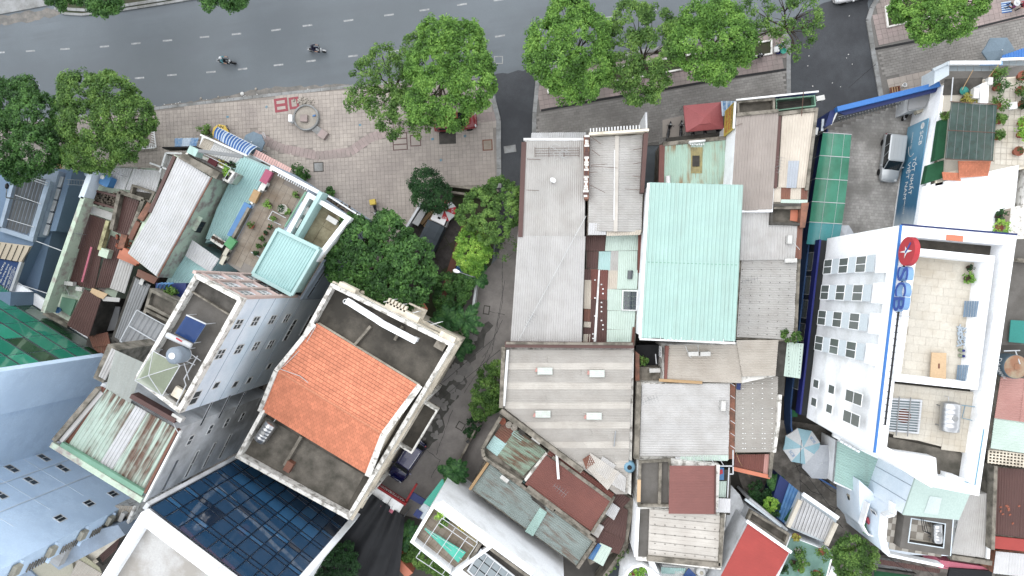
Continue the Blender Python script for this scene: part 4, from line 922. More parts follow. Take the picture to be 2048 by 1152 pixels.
# --- brown-grey roof with white side wall and the yellow sign
t=house('white_wall_house','brown-grey corrugated roof with a white side wall and yellow wall sign',[(1473,232),(1558,226),(1545,424),(1461,424)],7.0,'white_wall')
sheets(t,[(1473,231),(1557,226),(1544,420),(1461,422)],[7.1,7.1,7.0,7.0],'zinc_brown',.22,width=1.05)
parapet(t,[(1474,202),(1550,196),(1550,226),(1475,232)],6.2,6.9,.18,'old_render','pale_deck')
mk('wall',G().prism(PP([(1474,202),(1550,196),(1550,226),(1475,232)],6.2),0,6.2),'old_render',t)
mk('front_beam',G().beam(P(1473,230,7.2),P(1556,222,7.2),.3,.3),'old_render',t)
mk('roof_pipe',G().tube([P(1471,252,7.3),P(1485,247,7.3)],.02),'rusty_bar',t)
A,B=P(1472,203,7.0),P(1469,257,7.0)
ys=thing('wall_sign','tall yellow sign with red and dark lettering on the white side wall','sign',tuple(V3(A,3.7)))
d=(B-A).normalized();nn=Vector((d.y,-d.x,0));nn=nn if nn.x<0 else-nn
mk('panel',G().prism([A,B,B+nn*.14,A+nn*.14],3.7,7.0),'sign_yellow',ys)
mk('rim',G().beam(A+nn*.07+Vector((0,0,.02)),B+nn*.07+Vector((0,0,.02)),.2,.05),'white_paint',ys)
mid=A.lerp(B,.5)+nn*.155;rt=-d if nn.cross(-d).dot(Vector((0,0,1)))*1>5 else d
for zz,s_,sz,m_ in[(6.75,'S-HIFI-VIDEO',.2,'sign_ink'),(6.3,'LAPTOP ANH',.24,'sign_ink'),(5.55,'SUA CHUA',.5,'sign_red'),(4.6,'CAM DO XE',.5,'sign_red')]:
 up=Vector((0,0,1));r_=up.cross(nn);text(ys,'lettering',s_,V3(mid,zz),r_,up,sz,m_,width=2.0)
mk('band',G().prism([A.lerp(B,.08)+nn*.142,A.lerp(B,.92)+nn*.142,A.lerp(B,.92)+nn*.146,A.lerp(B,.08)+nn*.146],5.9,5.98),'sign_orange',ys)
bd=thing('roof_sign','long white-edged sign frame along the street front of the brown-grey roofs','sign',tuple(P(1555,192,6.6)))
mk('top_rail',G().beam(P(1472,200,7.2),P(1637,183,7.2),.14,.12),'white_paint',bd);mk('panel',G().beam(P(1552,194,6.7),P(1634,186,6.7),.06,.9),'fence_navy',bd)
for x in(1475,1520,1565,1600,1634):mk('post',G().beam(V3(P(x,200-(x-1472)*.103,7.1),5.8),P(x,200-(x-1472)*.103,7.1),.06),'rail_grey',bd)
# --- beige roof next to the side street
t=house('beige_roof_house','beige corrugated roof at the corner of the side street with brown gutter',[(1560,226),(1634,220),(1614,418),(1546,418)],6.8,'old_render')
sheets(t,[(1564,232),(1631,224),(1612,376),(1556,376)],[6.95,6.95,6.85,6.85],'zinc_beige',.22,width=1.05)
sheets(t,[(1576,322),(1598,322),(1592,376),(1572,376)],[6.9,6.9,6.85,6.85],M('zinc_blueish',S(186,194,204),var=.08,rough=.5),.22,lift=.1)
mk('gutter',G().prism(PP([(1556,232),(1563,231),(1554,376),(1548,376)],7.1),6.7,7.1),'maroon',t)
mk('verge_wall',G().prism(PP([(1631,216),(1637,215),(1617,380),(1611,380)],7.15),6.5,7.15),'old_render',t)
mk('front_wall',G().prism(PP([(1556,224),(1634,215),(1634,222),(1557,231)],7.2),6.5,7.2),'old_render',t)
mk('balcony',G().ring(PP([(1552,198),(1630,190),(1632,212),(1552,222)],6.0),.1,5.2,6.0),'green_gutter',t);mk('balcony_floor',G().sheet(PP([(1552,198),(1630,190),(1632,212),(1552,222)],5.3),5.22),'dark_render',t)
for y in(200,206,212):mk('rail',G().tube([P(1553,y+3,6.05),P(1618,y-4,6.05)],.02),'black_metal',t)
mk('bracket_rail',G().beam(P(1603,232,7.3),P(1607,184,7.3),.05),'rusty_bar',t)
for q,m_ in[([(1546,374),(1562,374),(1561,404),(1545,404)],'zinc_beige'),([(1562,375),(1581,375),(1580,399),(1561,399)],'brown_rust'),([(1581,375),(1602,376),(1601,399),(1580,399)],'zinc_beige'),([(1602,377),(1615,377),(1614,399),(1601,399)],'brown_rust'),([(1562,399),(1615,400),(1614,407),(1561,406)],'mint_pale')]:sheets(t,q,6.75,m_,.2)
ac_unit(1641,196,5.3,12,'white box unit mounted above the side street at the roof sign',w=.7,d=.4,h=.5)
ac_unit(1632,262,4.4,80,'small white unit on the side wall facing the side street',w=.6,d=.3,h=.45)
# --- concrete well and light grey roofs behind
t=house('grey_roof_house','pale grey stepped corrugated roofs right of the big mint roof',[(1484,418),(1606,412),(1594,684),(1470,678)],6.1,'old_render')
sheets(t,[(1484,418),(1544,416),(1540,520),(1480,520)],[6.5,6.5,6.35,6.35],'zinc_light',.22)
sheets(t,[(1540,449),(1594,452),(1591,520),(1538,520)],[6.5,6.5,6.35,6.35],'zinc_light',.22)
sheets(t,[(1593,452),(1605,453),(1602,518),(1590,518)],6.45,'brown_rust',.22)
sheets(t,[(1483,517),(1473,674),(1586,680),(1594,517)],[6.2]*4,'zinc_grey',.2,width=1.0)
g=G()
for j in range(12):
 for i in range(6):
  c=P(1486+i*19-j*.8,526+j*13,6.34);g.box(c,(1,0),.05,.05,6.3,6.36)
mk('roof_bolt',g,'dark_render',t,kind='stuff')
wl=parapet(t,[(1543,408),(1614,406),(1608,451),(1540,449)],6.15,6.9,.22,'dark_render','pale_deck')
mk('orange_patch',G().sheet(PP([(1582,412),(1601,412),(1600,444),(1580,441)],6.2),6.18),'orange_sheet',t)
mk('wall_edge',G().prism(PP([(1603,406),(1618,405),(1610,455),(1600,455)],6.95),6.0,6.95),'brick_wall',t)
ac_unit(1580,479,6.5,88,'white air conditioner on the pale grey roof beside a brown sheet',w=.7)
cable([(1586,484,6.7),(1600,500,6.5),(1601,512,6.3)],.025,'cable_white',0,'short white hose hanging off the pale grey roof')
ac_unit(1582,521,6.4,2,'white box unit at the seam of the pale grey roofs',w=1.0,h=.3)
# --- beige strip roof with two air conditioners
t=house('beige_strip_house','low beige strip roof carrying two white air conditioners below the mint roof',[(1331,690),(1556,682),(1551,752),(1484,766),(1326,762)],6.2,'old_white')
sheets(t,[(1338,690),(1333,762),(1483,766),(1482,690)],6.4,'zinc_warm',.22,width=1.1)
sheets(t,[(1472,680),(1484,753),(1550,751),(1556,680)],6.5,'zinc_warm',.22,width=1.1,lift=.1)
mk('gutter',G().prism(PP([(1331,692),(1338,692),(1334,758),(1329,758)],6.6),6.1,6.6),'maroon_warm',t)
mk('edge_board',G().beam(P(1318,760,6.5),P(1404,765,6.5),.25,.2),'wood',t)
ac_unit(1387,708,6.45,2,'left one of two white air conditioners on the beige strip roof');ac_unit(1411,708,6.45,2,'right one of two white air conditioners on the beige strip roof')
cable([(1371,692,6.6),(1378,712,6.5),(1383,715,6.5)],.03,'cable_white',0,'white hose curling beside the left roof air conditioner');cable([(1396,690,6.6),(1397,712,6.5),(1403,712,6.5)],.03,'cable_white',0,'white hose between the two roof air conditioners')
w1=window_at(t,P(1321,703,5.5),Vector((0,1,0)),Vector((-1,0,0)),.9,.9)
t2=house('mint_lean_to','pale mint lean-to roof with dark concrete strip beside the tall white block',[(1552,684),(1606,688),(1598,756),(1546,752)],5.6,'dark_render')
sheets(t2,[(1574,684),(1607,687),(1600,757),(1567,752)],5.75,'mint_pale',.22);slab(t2,'roof_slab',[(1553,682),(1574,684),(1568,752),(1547,751)],5.75,.15,'dark_render')
g=G()
for j in range(9):g.box(P(1578,692+j*7,5.9),(1,0),.06,.06,5.8,5.86);g.box(P(1602-j*.4,692+j*7,5.9),(1,0),.06,.06,5.8,5.86)
mk('roof_bolt',g,'black_metal',t2,kind='stuff')
for x,y,n in[(1572,671,'left'),(1588,673,'right')]:pot_plant(x,y,5.9,'leafy plant at the edge of the grey roof above the blue fence, '+n+' one','pot_white','leaf_mid',.22,.55,.3,.2,14,20)
# --- small light well with plants
t=house('light_well','narrow dark light well with a stained ledge beside the beige strip roof',[(1272,734),(1326,734),(1322,764),(1270,764)],4.5,'old_render')
mk('side_wall',G().prism(PP([(1271,702),(1279,709),(1279,764),(1271,764)],5.2),3,5.2),'brick_wall',t)
ac_unit(1310,741,4.6,2,'white air conditioner in the dark light well',w=.95)
pot_plant(1286,718,4.0,'leafy green plant in the dark light well','terracotta','leaf_mid',.2,.5,.3,.2,12,20)
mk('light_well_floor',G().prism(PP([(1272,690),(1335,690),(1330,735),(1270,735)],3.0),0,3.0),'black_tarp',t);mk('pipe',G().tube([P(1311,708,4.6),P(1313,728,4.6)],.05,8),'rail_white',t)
# --- white-grey roof and dotted roof
t=house('white_grey_house','square white-grey corrugated roof right of the big banded grey roof',[(1279,766),(1460,766),(1457,920),(1272,918)],6.1,'old_white')
sheets(t,[(1284,768),(1279,912),(1456,914),(1459,767)],[6.35,6.35,6.2,6.2],'zinc_light',.2,width=1.0)
mk('verge_wall',G().prism(PP([(1274,764),(1283,764),(1278,918),(1268,918)],6.7),5.8,6.7),'old_render',t)
sheets(t,[(1350,908),(1412,909),(1412,920),(1350,920)],6.2,'zinc_white',.2);sheets(t,[(1360,909),(1456,910),(1455,921),(1360,920)],6.2,'mint_pale',.2,lift=.1)
ac_unit(1447,812,6.3,88,'white air conditioner on the right edge of the white-grey roof')
cable([(1453,822,6.5),(1458,840,6.2),(1458,860,5.8)],.03,'cable_white',0,'white hose falling from the white-grey roof')
t=house('dotted_roof_house','grey roof dotted with white fixings beside the tall white block',[(1470,752),(1556,752),(1554,830),(1550,904),(1468,906)],5.2,'old_render')
sheets(t,[(1472,752),(1469,904),(1550,904),(1556,752)],[5.4]*4,'fibro_grey',.2,width=1.0)
g=G()
for j in range(15):
 for i in range(4):
  if random.random()<.93:g.box(P(1486+i*19.5,757+j*10,5.55),(1,0),.10,.07,5.5,5.53)
  if j>10 and random.random()<.6:g.box(P(1491+i*19.5,757+j*10,5.55),(1,0),.10,.07,5.5,5.53)
mk('white_fixing',g,'white_paint',t,kind='stuff')
mk('side_strip',G().prism(PP([(1459,768),(1471,768),(1469,918),(1457,918)],5.5),0,5.5),'brick_wall',t)
for k in range(6):mk('bracket',G().beam(P(1461,766+k*25,5.9),P(1470,772+k*25,5.9),.05),'rail_white',t)
mk('verge_wall',G().prism(PP([(1556,752),(1570,752),(1568,792),(1556,792)],5.5),4,5.5),'dark_render',t);mk('verge_wall',G().prism(PP([(1557,790),(1564,790),(1560,850),(1552,905),(1546,905),(1555,850)],5.9),0,5.9),'old_white',t)
mk('blue_sheet',G().prism(PP([(1474,766),(1482,766),(1481,780),(1473,779)],6.0),5.9,6.0),'fence_navy',t)
t=house('maroon_lean_to','small maroon lean-to roof below the dotted grey roof',[(1468,908),(1546,908),(1540,952),(1466,938)],4.8,'old_render')
sheets(t,[(1469,909),(1529,908),(1526,944),(1468,934)],4.95,'maroon_warm',.18);sheets(t,[(1529,908),(1545,908),(1542,950),(1526,946)],4.95,'pink_rust',.18)
mk('edge_board',G().beam(P(1466,937,5.1),P(1540,954,5.1),.35,.15),'orange_sheet',t);mk('verge_wall',G().prism(PP([(1541,904),(1549,904),(1543,955),(1537,955)],5.3),0,5.3),'old_render',t)
# --- flat concrete roof with red-brown hipped sheet roof
t=house('flat_roof_house','flat dark concrete roof half covered by a red-brown sheet roof',[(1276,922),(1345,920),(1440,930),(1436,1018),(1276,1014)],7.0,'old_white')
parapet(t,[(1278,922),(1342,918),(1344,1014),(1276,1014)],7.0,7.4,.22,'old_render','grey_deck');mk('divider',G().prism(PP([(1318,925),(1324,925),(1322,1012),(1316,1012)],7.3),7.0,7.3),'old_render',t)
mk('board',G().prism(PP([(1275,960),(1282,960),(1281,1004),(1274,1004)],7.6),7.4,7.6),'plywood',t)
sheets(t,[(1339,931),(1337,1027),(1431,1028),(1432,931)],[8.0,8.0,7.9,7.9],'maroon_bright',.14,amp=.015,width=1.2)
mk('verge_trim',G().beam(P(1431,930,8.05),P(1430,1028,8.0),.12,.1),'maroon',t)
t=house('back_kitchen','narrow lean-to with pale mint sheet and blue tarpaulin right of the red-brown roof',[(1433,940),(1462,940),(1460,1030),(1432,1030)],5.5,'dark_render')
sheets(t,[(1433,962),(1453,962),(1451,994),(1432,994)],6.0,'mint_pale',.2);sheets(t,[(1432,996),(1461,997),(1460,1025),(1431,1024)],6.8,'zinc_white',.22)
mk('tarpaulin',G().prism(PP([(1434,936),(1448,936),(1448,960),(1434,960)],6.0),5.6,6.0),'tarp_blue',t);mk('red_print',G().prism(PP([(1436,940),(1445,939),(1446,947),(1438,950)],6.03),6.0,6.02),'sign_red',t)
for a,b in[((1431,932),(1467,932)),((1458,935),(1455,995)),((1466,900),(1466,948)),((1458,948),(1466,948))]:mk('frame',G().beam(P(*a,6.6),P(*b,6.6),.1,.08),'rail_white',t)
for k in range(6):mk('frame_bar',G().beam(P(1352+k*17,914,6.6),P(1362+k*17,930,6.6),.05),'rail_white',t)
# --- beige panelled roof
t=house('beige_panel_house','beige fibre-cement roof of wide plain panels with dark seams, near the bottom edge',[(1280,1014),(1452,1028),(1442,1140),(1272,1120)],6.6,'old_white')
for k in range(6):
 f0,f1=k/6,(k+1)/6
 sheets(t,[(1299-3*f0,1018+96*f0),(1299-3*f1,1017+96*f1),(1439-4*f1,1030+100*f1),(1442-4*f0,1031+100*f0)],6.75,'fibro_pale',1.0,amp=.012,width=3,flat=True)
g=G()
for j in range(5):
 for i in range(7):g.box(P(1310+i*20,1030+j*19+i*1.6,6.85),(1,0),.07,.07,6.8,6.86)
mk('roof_bolt',g,'dark_render',t,kind='stuff')
mk('side_gutter',G().prism(PP([(1279,1018),(1298,1017),(1295,1112),(1276,1112)],6.5),6.3,6.66),'grey_deck',t);mk('side_wall',G().prism(PP([(1274,1015),(1280,1015),(1275,1114),(1269,1114)],7.2),3,7.2),'white_wall',t)
mk('verge_wall',G().prism(PP([(1442,1030),(1450,1028),(1444,1132),(1437,1132)],7.1),6.5,7.1),'old_render',t);mk('front_wall',G().prism(PP([(1296,1112),(1440,1126),(1442,1136),(1294,1122)],7.1),6.4,7.1),'old_render',t)
# --- bottom edge bits
t=house('curved_balcony_house','white house with rounded balcony full of lime green plants at the bottom edge',[(1250,1150),(1262,1136),(1285,1130),(1300,1136),(1330,1160),(1440,1170),(1440,1230),(1240,1230)],6.0,'white_wall')
pts=PP([(1246,1160),(1254,1142),(1266,1132),(1284,1128),(1298,1136),(1304,1160)],6.8);mk('balcony_rim',G().ring(pts,.22,6.0,6.8),'white_wall',t)
for k,(x,y)in enumerate([(1268,1148),(1284,1142),(1276,1156)]):pot_plant(x,y,6.1,'lime green balcony plant, '+['left','upper right','lower'][k]+' one of three at the bottom edge','terracotta','leaf_lime',.2,.55,.3,.25,10,18)
t=house('white_yard_house','white walled yard with breeze blocks and mint ledge below the beige panelled roof',[(1325,1130),(1440,1140),(1436,1200),(1320,1200)],4.0,'white_wall')
sheets(t,[(1322,1134),(1372,1136),(1370,1148),(1322,1146)],4.5,'aqua_pale',.2)
for i in range(3):
 for j in range(4):mk('breeze_block',G().ring(PP([(1350+i*6,1143+j*5),(1355+i*6,1143+j*5),(1355+i*6,1147.5+j*5),(1350+i*6,1147.5+j*5)],4.6),.05,4.3,4.6),'white_paint',t)
mk('solar_panel',G().prism(PP([(1378,1136),(1392,1150),(1386,1165),(1366,1152)],4.9),4.8,4.9),'solar_tube',t)
drum_tank(1403,1146,4.0,'white drum water tank below the beige panelled roof',.45,.9,'white_paint','ac_beige')
mk('folding_screen',G().prism(PP([(1296,1122),(1306,1118),(1320,1150),(1304,1152)],5.5),3,5.5),'white_wall',t)
# --- yard in the gap (dark, with wall)
t=house('tiled_yard','small paved yard with round dark table below the maroon roofs',[(1215,1080),(1262,1082),(1270,1150),(1205,1170)],.3,'cream_wall')
tb=thing('round_canopy','dark round canopy with pale hatch in the small yard','canopy',tuple(P(1245,1142,.3)))
mk('disc',G().lathe(P(1246,1150,2.0),[(1.6,0),(1.6,.06),(1.0,.12),(.98,.06),(.02,.05)],28),'canvas',tb);mk('hatch',G().prism(PP([(1234,1116),(1248,1112),(1254,1128),(1240,1132)],2.3),2.2,2.3),'zinc_light',tb);mk('post',G().tube([P(1246,1150,.3),P(1246,1150,2.0)],.05),'rail_grey',tb)
# --- big banded grey roof with diagonal edge
t=house('banded_roof_house','big grey roof of alternating pale bands with a diagonal lower edge',[(1012,694),(1268,696),(1262,990),(1160,935),(1005,818)],6.0,'old_white')
n=22
for k in range(n):
 y0,y1=699+k*13.1,699+(k+1)*13.1
 lx=lambda y:1013-(y-695)*.04 if y<815 else 1008+(y-815)*1.30
 rx=lambda y:1265-(y-695)*.035
 m_=['fibro_grey','fibro_grey','fibro_pale'][k%3]
 L0,R0,L1,R1=lx(y0),rx(y0),lx(y1),rx(y1)
 spl=[0,.33+.1*((k*7)%3-1),.68+.08*((k*5)%3-1),1]if R0-L0>120 else[0,.5,1]
 for a,b in zip(spl,spl[1:]):
  sheets(t,[(L0+(R0-L0)*a,y0),(L1+(R1-L1)*a,y1+.8),(L1+(R1-L1)*b,y1+.8),(L0+(R0-L0)*b,y0)],6.3,m_,.15,amp=.028,width=2,warp=.02)
mk('top_wall',G().prism(PP([(1010,684),(1268,686),(1268,697),(1010,695)],6.9),5.8,6.9),'maroon',t);mk('coping',G().beam(P(1012,686,6.95),P(1266,688,6.95),.22,.08),'old_render',t)
mk('edge_wall',G().prism(PP([(1003,694),(1011,694),(1006,816),(998,816)],6.8),5,6.8),'old_render',t);mk('white_edge',G().prism(PP([(1013,700),(1018,700),(1010,812),(1005,812)],6.75),6.5,6.76),'white_paint',t)
mk('diagonal_wall',G().beam(P(1002,820,6.4),P(1164,940,6.4),.45,.9),'old_render',t)
for x,y in[(1090,742),(1194,747),(1086,828),(1188,832)]:
 sheets(t,[(x-15,y-7),(x-15,y+7),(x+15,y+7),(x+15,y-7)],6.5,'mint_white',.15,lift=.08,width=2,name='skylight_sheet')
 mk('patch',G().box(P(x-17,y+random.uniform(-3,3),6.6),(1,random.uniform(-.4,.4)),.2,.34,6.4,6.58),'pink_rust',t)
mk('loose_pipe',G().tube([P(1231,862,6.6),P(1228,893,6.6)],.06,7),'galv',t)
for q,m_ in[([(1165,918),(1180,908),(1190,925),(1172,938)],'brown_rust'),([(1180,905),(1240,945),(1215,980),(1172,935)],'fibro_pale'),([(1205,912),(1232,930),(1213,958),(1190,940)],'zinc_light'),([(1235,940),(1252,955),(1250,985),(1222,968)],'zinc_light')]:sheets(t,q,6.5,m_,.16,lift=.09)
drum_tank(1259,935,4.8,'pale blue drum water tank in the gap beside the flat concrete roof',.55,1.2,'tank_pale','black_metal',stand=.5)
# --- green rusty roof with tyres
t=house('green_rust_house','low rusty green patchwork roof with rounded wall corner and old tyres',[(1006,836),(1096,903),(1046,958),(985,922),(966,902),(972,880)],4.7,'old_render')
def q2(u0,u1,v0,v1):
 a,b,c,d=(1008,842),(1093,903),(1046,952),(972,895);f=lambda u,v:tuple((a[i]*(1-u)+b[i]*u)*(1-v)+(d[i]*(1-u)+c[i]*u)*v for i in(0,1))
 return[f(u0,v0),f(u0,v1),f(u1,v1),f(u1,v0)]
for u0,u1,v0,v1,m_ in[(0,.28,0,.55,'rust_deep'),(.28,.62,0,.5,'green_rust'),(.62,1,0,.5,'green_rust'),(0,.3,.5,1,'aqua_pale'),(.3,.66,.48,1,'green_rust'),(.66,1,.48,1,'green_rust'),(.26,.5,.0,.2,'aqua_pale')]:sheets(t,q2(u0,u1,v0,v1),4.85,m_,.2,width=1.0)
pts=PP([(1002,833),(982,866),(966,895),(968,912),(984,924),(1044,962)],5.3);g=G()
for a,b in zip(pts,pts[1:]):g.beam(a,b,.3,.9)
mk('parapet',g,'old_render',t);g=G();g.beam(P(1094,905,5.2),P(1050,960,5.2),.25,.5);mk('verge_wall',g,'old_white',t)
for k,(x,y)in enumerate([(1005,843),(1018,850),(1028,855),(1044,864)]):
 c=P(x,y,5.2);tr=thing('scrap_tyre',['rust red tyre at the upper corner of the rusty green roof','second tyre from the corner on the rusty green roof','third tyre from the corner on the rusty green roof','dark tyre farthest down the edge of the rusty green roof'][k],'tyre',(c.x,c.y,5.0),'tyres on the rusty roof')
 mk('tread',G().lathe((c.x,c.y,4.98),[(.16,0),(.3,.0),(.33,.05),(.33,.14),(.3,.18),(.2,.18),(.16,.14)],18),['terracotta','rubble','rubble','dark_render'][k],tr);mk('hub',G().lathe((c.x,c.y,4.98),[(.16,.02),(.15,.06),(.02,.06)],12),'galv',tr)
ac_unit(1073,880,4.9,-37,'white box on the upper edge of the rusty green roof',w=.9,h=.35)
# --- red-brown roof with white pipe
t=house('red_brown_house','large red-brown sheet roof with a white pipe lying across it',[(1103,894),(1230,988),(1184,1064),(1050,968)],5.4,'old_render')
sheets(t,[(1092,910),(1050,968),(1182,1062),(1222,1000)],[5.9,5.5,5.5,5.9],'maroon_warm',.18,amp=.02,width=1.0)
sheets(t,[(1104,895),(1094,908),(1222,1000),(1229,988)],[5.6,5.9,5.9,5.6],'maroon_warm',.18,amp=.02,width=1.0)
mk('ridge_cap',G().beam(P(1105,914,6.05),P(1222,1000,6.05),.3,.08),'old_render',t)
mk('pipe',G().beam(P(1113,902,6.3),P(1117,958,6.2),.22,.1),'white_paint',t)
mk('side_wall',G().beam(P(1056,972,5.5),P(1180,1066,5.5),.3,.5),'old_render',t);mk('side_wall',G().beam(P(1184,1064,5.6),P(1228,992,5.6),.25,.5),'old_render',t)
t=house('maroon_annex','dark maroon annex roofs at the narrow wall, right of the red-brown roof',[(1228,972),(1270,1000),(1254,1090),(1180,1130),(1165,1095),(1190,1060)],4.4,'old_render')
sheets(t,[(1229,978),(1262,998),(1240,1020),(1215,1002)],4.6,'maroon',.18);sheets(t,[(1190,1052),(1250,1080),(1238,1108),(1172,1090)],4.6,'maroon',.18);sheets(t,[(1240,1010),(1256,1020),(1250,1082),(1190,1058)],4.55,'maroon',.18)
sheets(t,[(1218,1000),(1240,1016),(1228,1040),(1206,1024)],4.9,'zinc_white',.18);slab(t,'roof_slab',[(1190,1042),(1208,1054),(1196,1076),(1178,1064)],5.1,.3,'white_deck')
sheets(t,[(1200,1085),(1224,1096),(1206,1132),(1178,1116)],4.7,'mint_pale',.25);sheets(t,[(1196,1086),(1203,1090),(1186,1120),(1176,1116)],4.75,'tarp_blue',.25)
t=house('climber_wall','narrow wall overgrown with climbing plants along the paved gap',[(1255,1000),(1261,1000),(1256,1095),(1200,1175),(1192,1170),(1250,1090)],2.6,'old_render',cat='wall')
for k in range(22):
 f=k/21;x,y=(1257-4*f*2,1005+170*f*.55)if f<.55 else(1253-(f-.55)*125,1098+(f-.55)*165);bush(t,x,y,2.4,random.uniform(.2,.4),'leaf_mid',n=6,m=12,name='climber')
# --- slate green roof
t=house('slate_green_house','long weathered grey-green roof with one bright mint sheet',[(978,924),(1192,1080),(1156,1134),(940,978)],4.6,'old_render')
sheets(t,[(980,928),(944,978),(1154,1130),(1188,1082)],[4.8]*4,'slate_green',.2,width=1.0,cuts=(.5,))
sheets(t,[(1080,1014),(1050,1062),(1066,1072),(1094,1024)],4.9,'mint_clean',.2,lift=.1)
mk('side_wall',G().beam(P(1000,938,5.1),P(1108,1018,5.1),.3,.6),'old_render',t);mk('side_wall',G().beam(P(977,924,5.0),P(940,978,5.0),.25,.5),'wood',t);mk('side_wall',G().beam(P(1110,1020,5.1),P(1190,1080,5.1),.3,.6),'old_render',t);mk('side_wall',G().beam(P(1190,1082,5.0),P(1155,1134,5.0),.3,.6),'old_render',t)
ac_unit(1009,958,5.2,-37,'white unit on the wall above the grey-green roof',w=.8,h=.3)
g=thing('slat_vent','dark timber slats bridging the gap below the red-brown roof','slats',tuple(P(1062,990,4.8)))
for k in range(5):mk('slat',G().beam(P(1056+k*2,980+k*4.5,4.9),P(1085+k*2,1002+k*4.5,4.9),.1),'dark_render',g)
t=house('teal_gap_roof','small teal sheet roof in the gap beside the rusty green roof',[(1018,938),(1052,962),(1044,974),(1010,950)],3.8,'dark_render');sheets(t,[(1018,939),(1052,963),(1046,974),(1012,950)],3.9,'aqua',.2)
# --- white four storey house with roof terrace
C20=[(866,1008),(962,1078),(1060,1152),(1130,1206),(1090,1280),(905,1152),(820,1084)]
t=house('white_terrace_house','tall white house with a roof terrace, pergola frame and turquoise tarpaulin',C20,11.2,'white_wall')
parapet(t,[(866,1008),(960,1076),(985,1095),(906,1152),(820,1084)],11.2,12.2,.25,'white_wall','slab_tile')
tiles(t,[(864,1024),(950,1085),(905,1142),(832,1084)],11.24,.6,.6,-36,'terrace_tile',name='floor_tile',gap=.03)
parapet(t,[(962,1080),(1062,1154),(1020,1215),(925,1140)],11.2,12.0,.25,'old_render','grey_deck')
slab(t,'wall_cap',[(868,1010),(886,1002),(1070,1140),(1062,1152)],12.25,.2,'white_wall')
gr=mk('glass_roof',G().ring(PP([(962,1098),(1030,1152),(1000,1200),(934,1142)],12.1),.12,12.0,12.12),'rail_white',t)
for i in range(6):
 a,b=(962+i*14,1098+i*11),(934+i*14,1142+i*11);mk('glazing_bar',G().beam(P(*a,12.12),P(*b,12.12),.06),'rail_white',gr)
 for j in range(3):
  f0,f1=j/3+.02,(j+1)/3-.02;c2=lambda f,d:(a[0]+(b[0]-a[0])*f+d*14,a[1]+(b[1]-a[1])*f+d*11)
  mk('pane',G().prism(PP([c2(f0,.07),c2(f0,.93),c2(f1,.93),c2(f1,.07)],12.05),12.03,12.05),'grey_glass',gr)
pg=thing('pergola','thin white steel pergola frame over the white house terrace','pergola',tuple(P(895,1085,11.2)))
for a,b in[((884,1036),(955,1086)),((832,1115),(900,1160)),((884,1036),(832,1115)),((911,1055),(858,1133)),((936,1072),(884,1150)),((955,1086),(902,1165)),((878,1045),(948,1094))]:mk('beam',G().beam(P(*a,13.2),P(*b,13.2),.045),'rail_white',pg)
for x,y in[(886,1038),(953,1085),(838,1108),(900,1152)]:c=P(x,y,13.2);mk('post',G().beam(V3(c,11.2),c,.07),'rail_white',pg)
tp=thing('tarpaulin','turquoise tarpaulin strip stretched low across the white house terrace','tarpaulin',tuple(P(890,1090,11.6)))
n=12;V=[];
for i in range(n+1):
 f=i/n
 for k,(wv,dz)in enumerate([(-1,0),(-.3,.12),(.3,-.02),(1,.1)]):
  x,y=850+74*f,1057+58*f;wd=2+11*f;V.append(P(x+wv*wd*.6,y-wv*wd*.8,11.9+dz+.1*math.sin(i*1.3+k)))
mk('fabric',G().add(V,[(i*4+k,i*4+k+1,i*4+k+5,i*4+k+4)for i in range(n)for k in range(3)]),'tarp_teal',tp,smooth=True)
for k in range(2):mk('rope',G().tube([P(850+k,1057,12),P(924+k*4,1120-k*14,12)],.02),'cable_white',tp)
for k,(x,y,r_,m_)in enumerate([(885,1028,.6,'leaf_lime'),(896,1035,.4,'leaf_dark'),(888,1046,.5,'leaf_mid'),(925,1052,.35,'leaf_yellow')]):pot_plant(x,y,11.3,['round lime green shrub at the top of the white house terrace','dark small plant beside the lime shrub on the white terrace','loose green plant below the lime shrub on the white terrace','brownish plant along the white terrace wall'][k],'pot_dark',m_,.22,r_,.3,.18,12,18)
# --- tall stone edge wall, turquoise awning on the lane side
aw=thing('awning','turquoise sheet awning over the lane below the palm','awning',tuple(P(872,985,2.4)));mk('sheet',G().prism(PP([(884,958),(897,966),(861,1014),(847,1006)],2.8),2.74,2.8),'tarp_teal',aw);mk('frame',G().ring(PP([(884,958),(897,966),(861,1014),(847,1006)],2.73),.06,2.66,2.73),'rail_white',aw)
for x,y in[(886,962),(851,1004)]:c=P(x,y,2.7);mk('post',G().beam(V3(c,0),c,.06),'rail_grey',aw)
t=house('porch_house','small blue and white porch beside the turquoise awning',[(848,1006),(862,1016),(846,1040),(830,1028)],2.6,'panel_blue');slab(t,'roof_slab',[(834,1018),(846,1026),(838,1038),(826,1030)],2.8,.1,'fence_navy')
wl=thing('garden_wall','low grey wall with lamp posts bounding the lane on the right','wall',tuple(P(960,830,0)))
for a,b in[((958,845),(930,900)),((930,900),(905,945)),((946,968),(975,915))]:mk('wall_section',G().beam(P(*a,.7),P(*b,.7),.2,1.4),'old_render',wl)
for x,y in[(957,848),(936,882)]:c=P(x,y,1.6);mk('pillar',G().box(c,(1,1),.4,.4,0,1.6),'old_render',wl);mk('cap',G().box(c,(1,1),.3,.3,1.6,1.85),'black_metal',wl)
sheet_struct('forecourt',[(965,848),(985,850),(970,905),(945,960),(905,945)],.02,'lane_concrete')
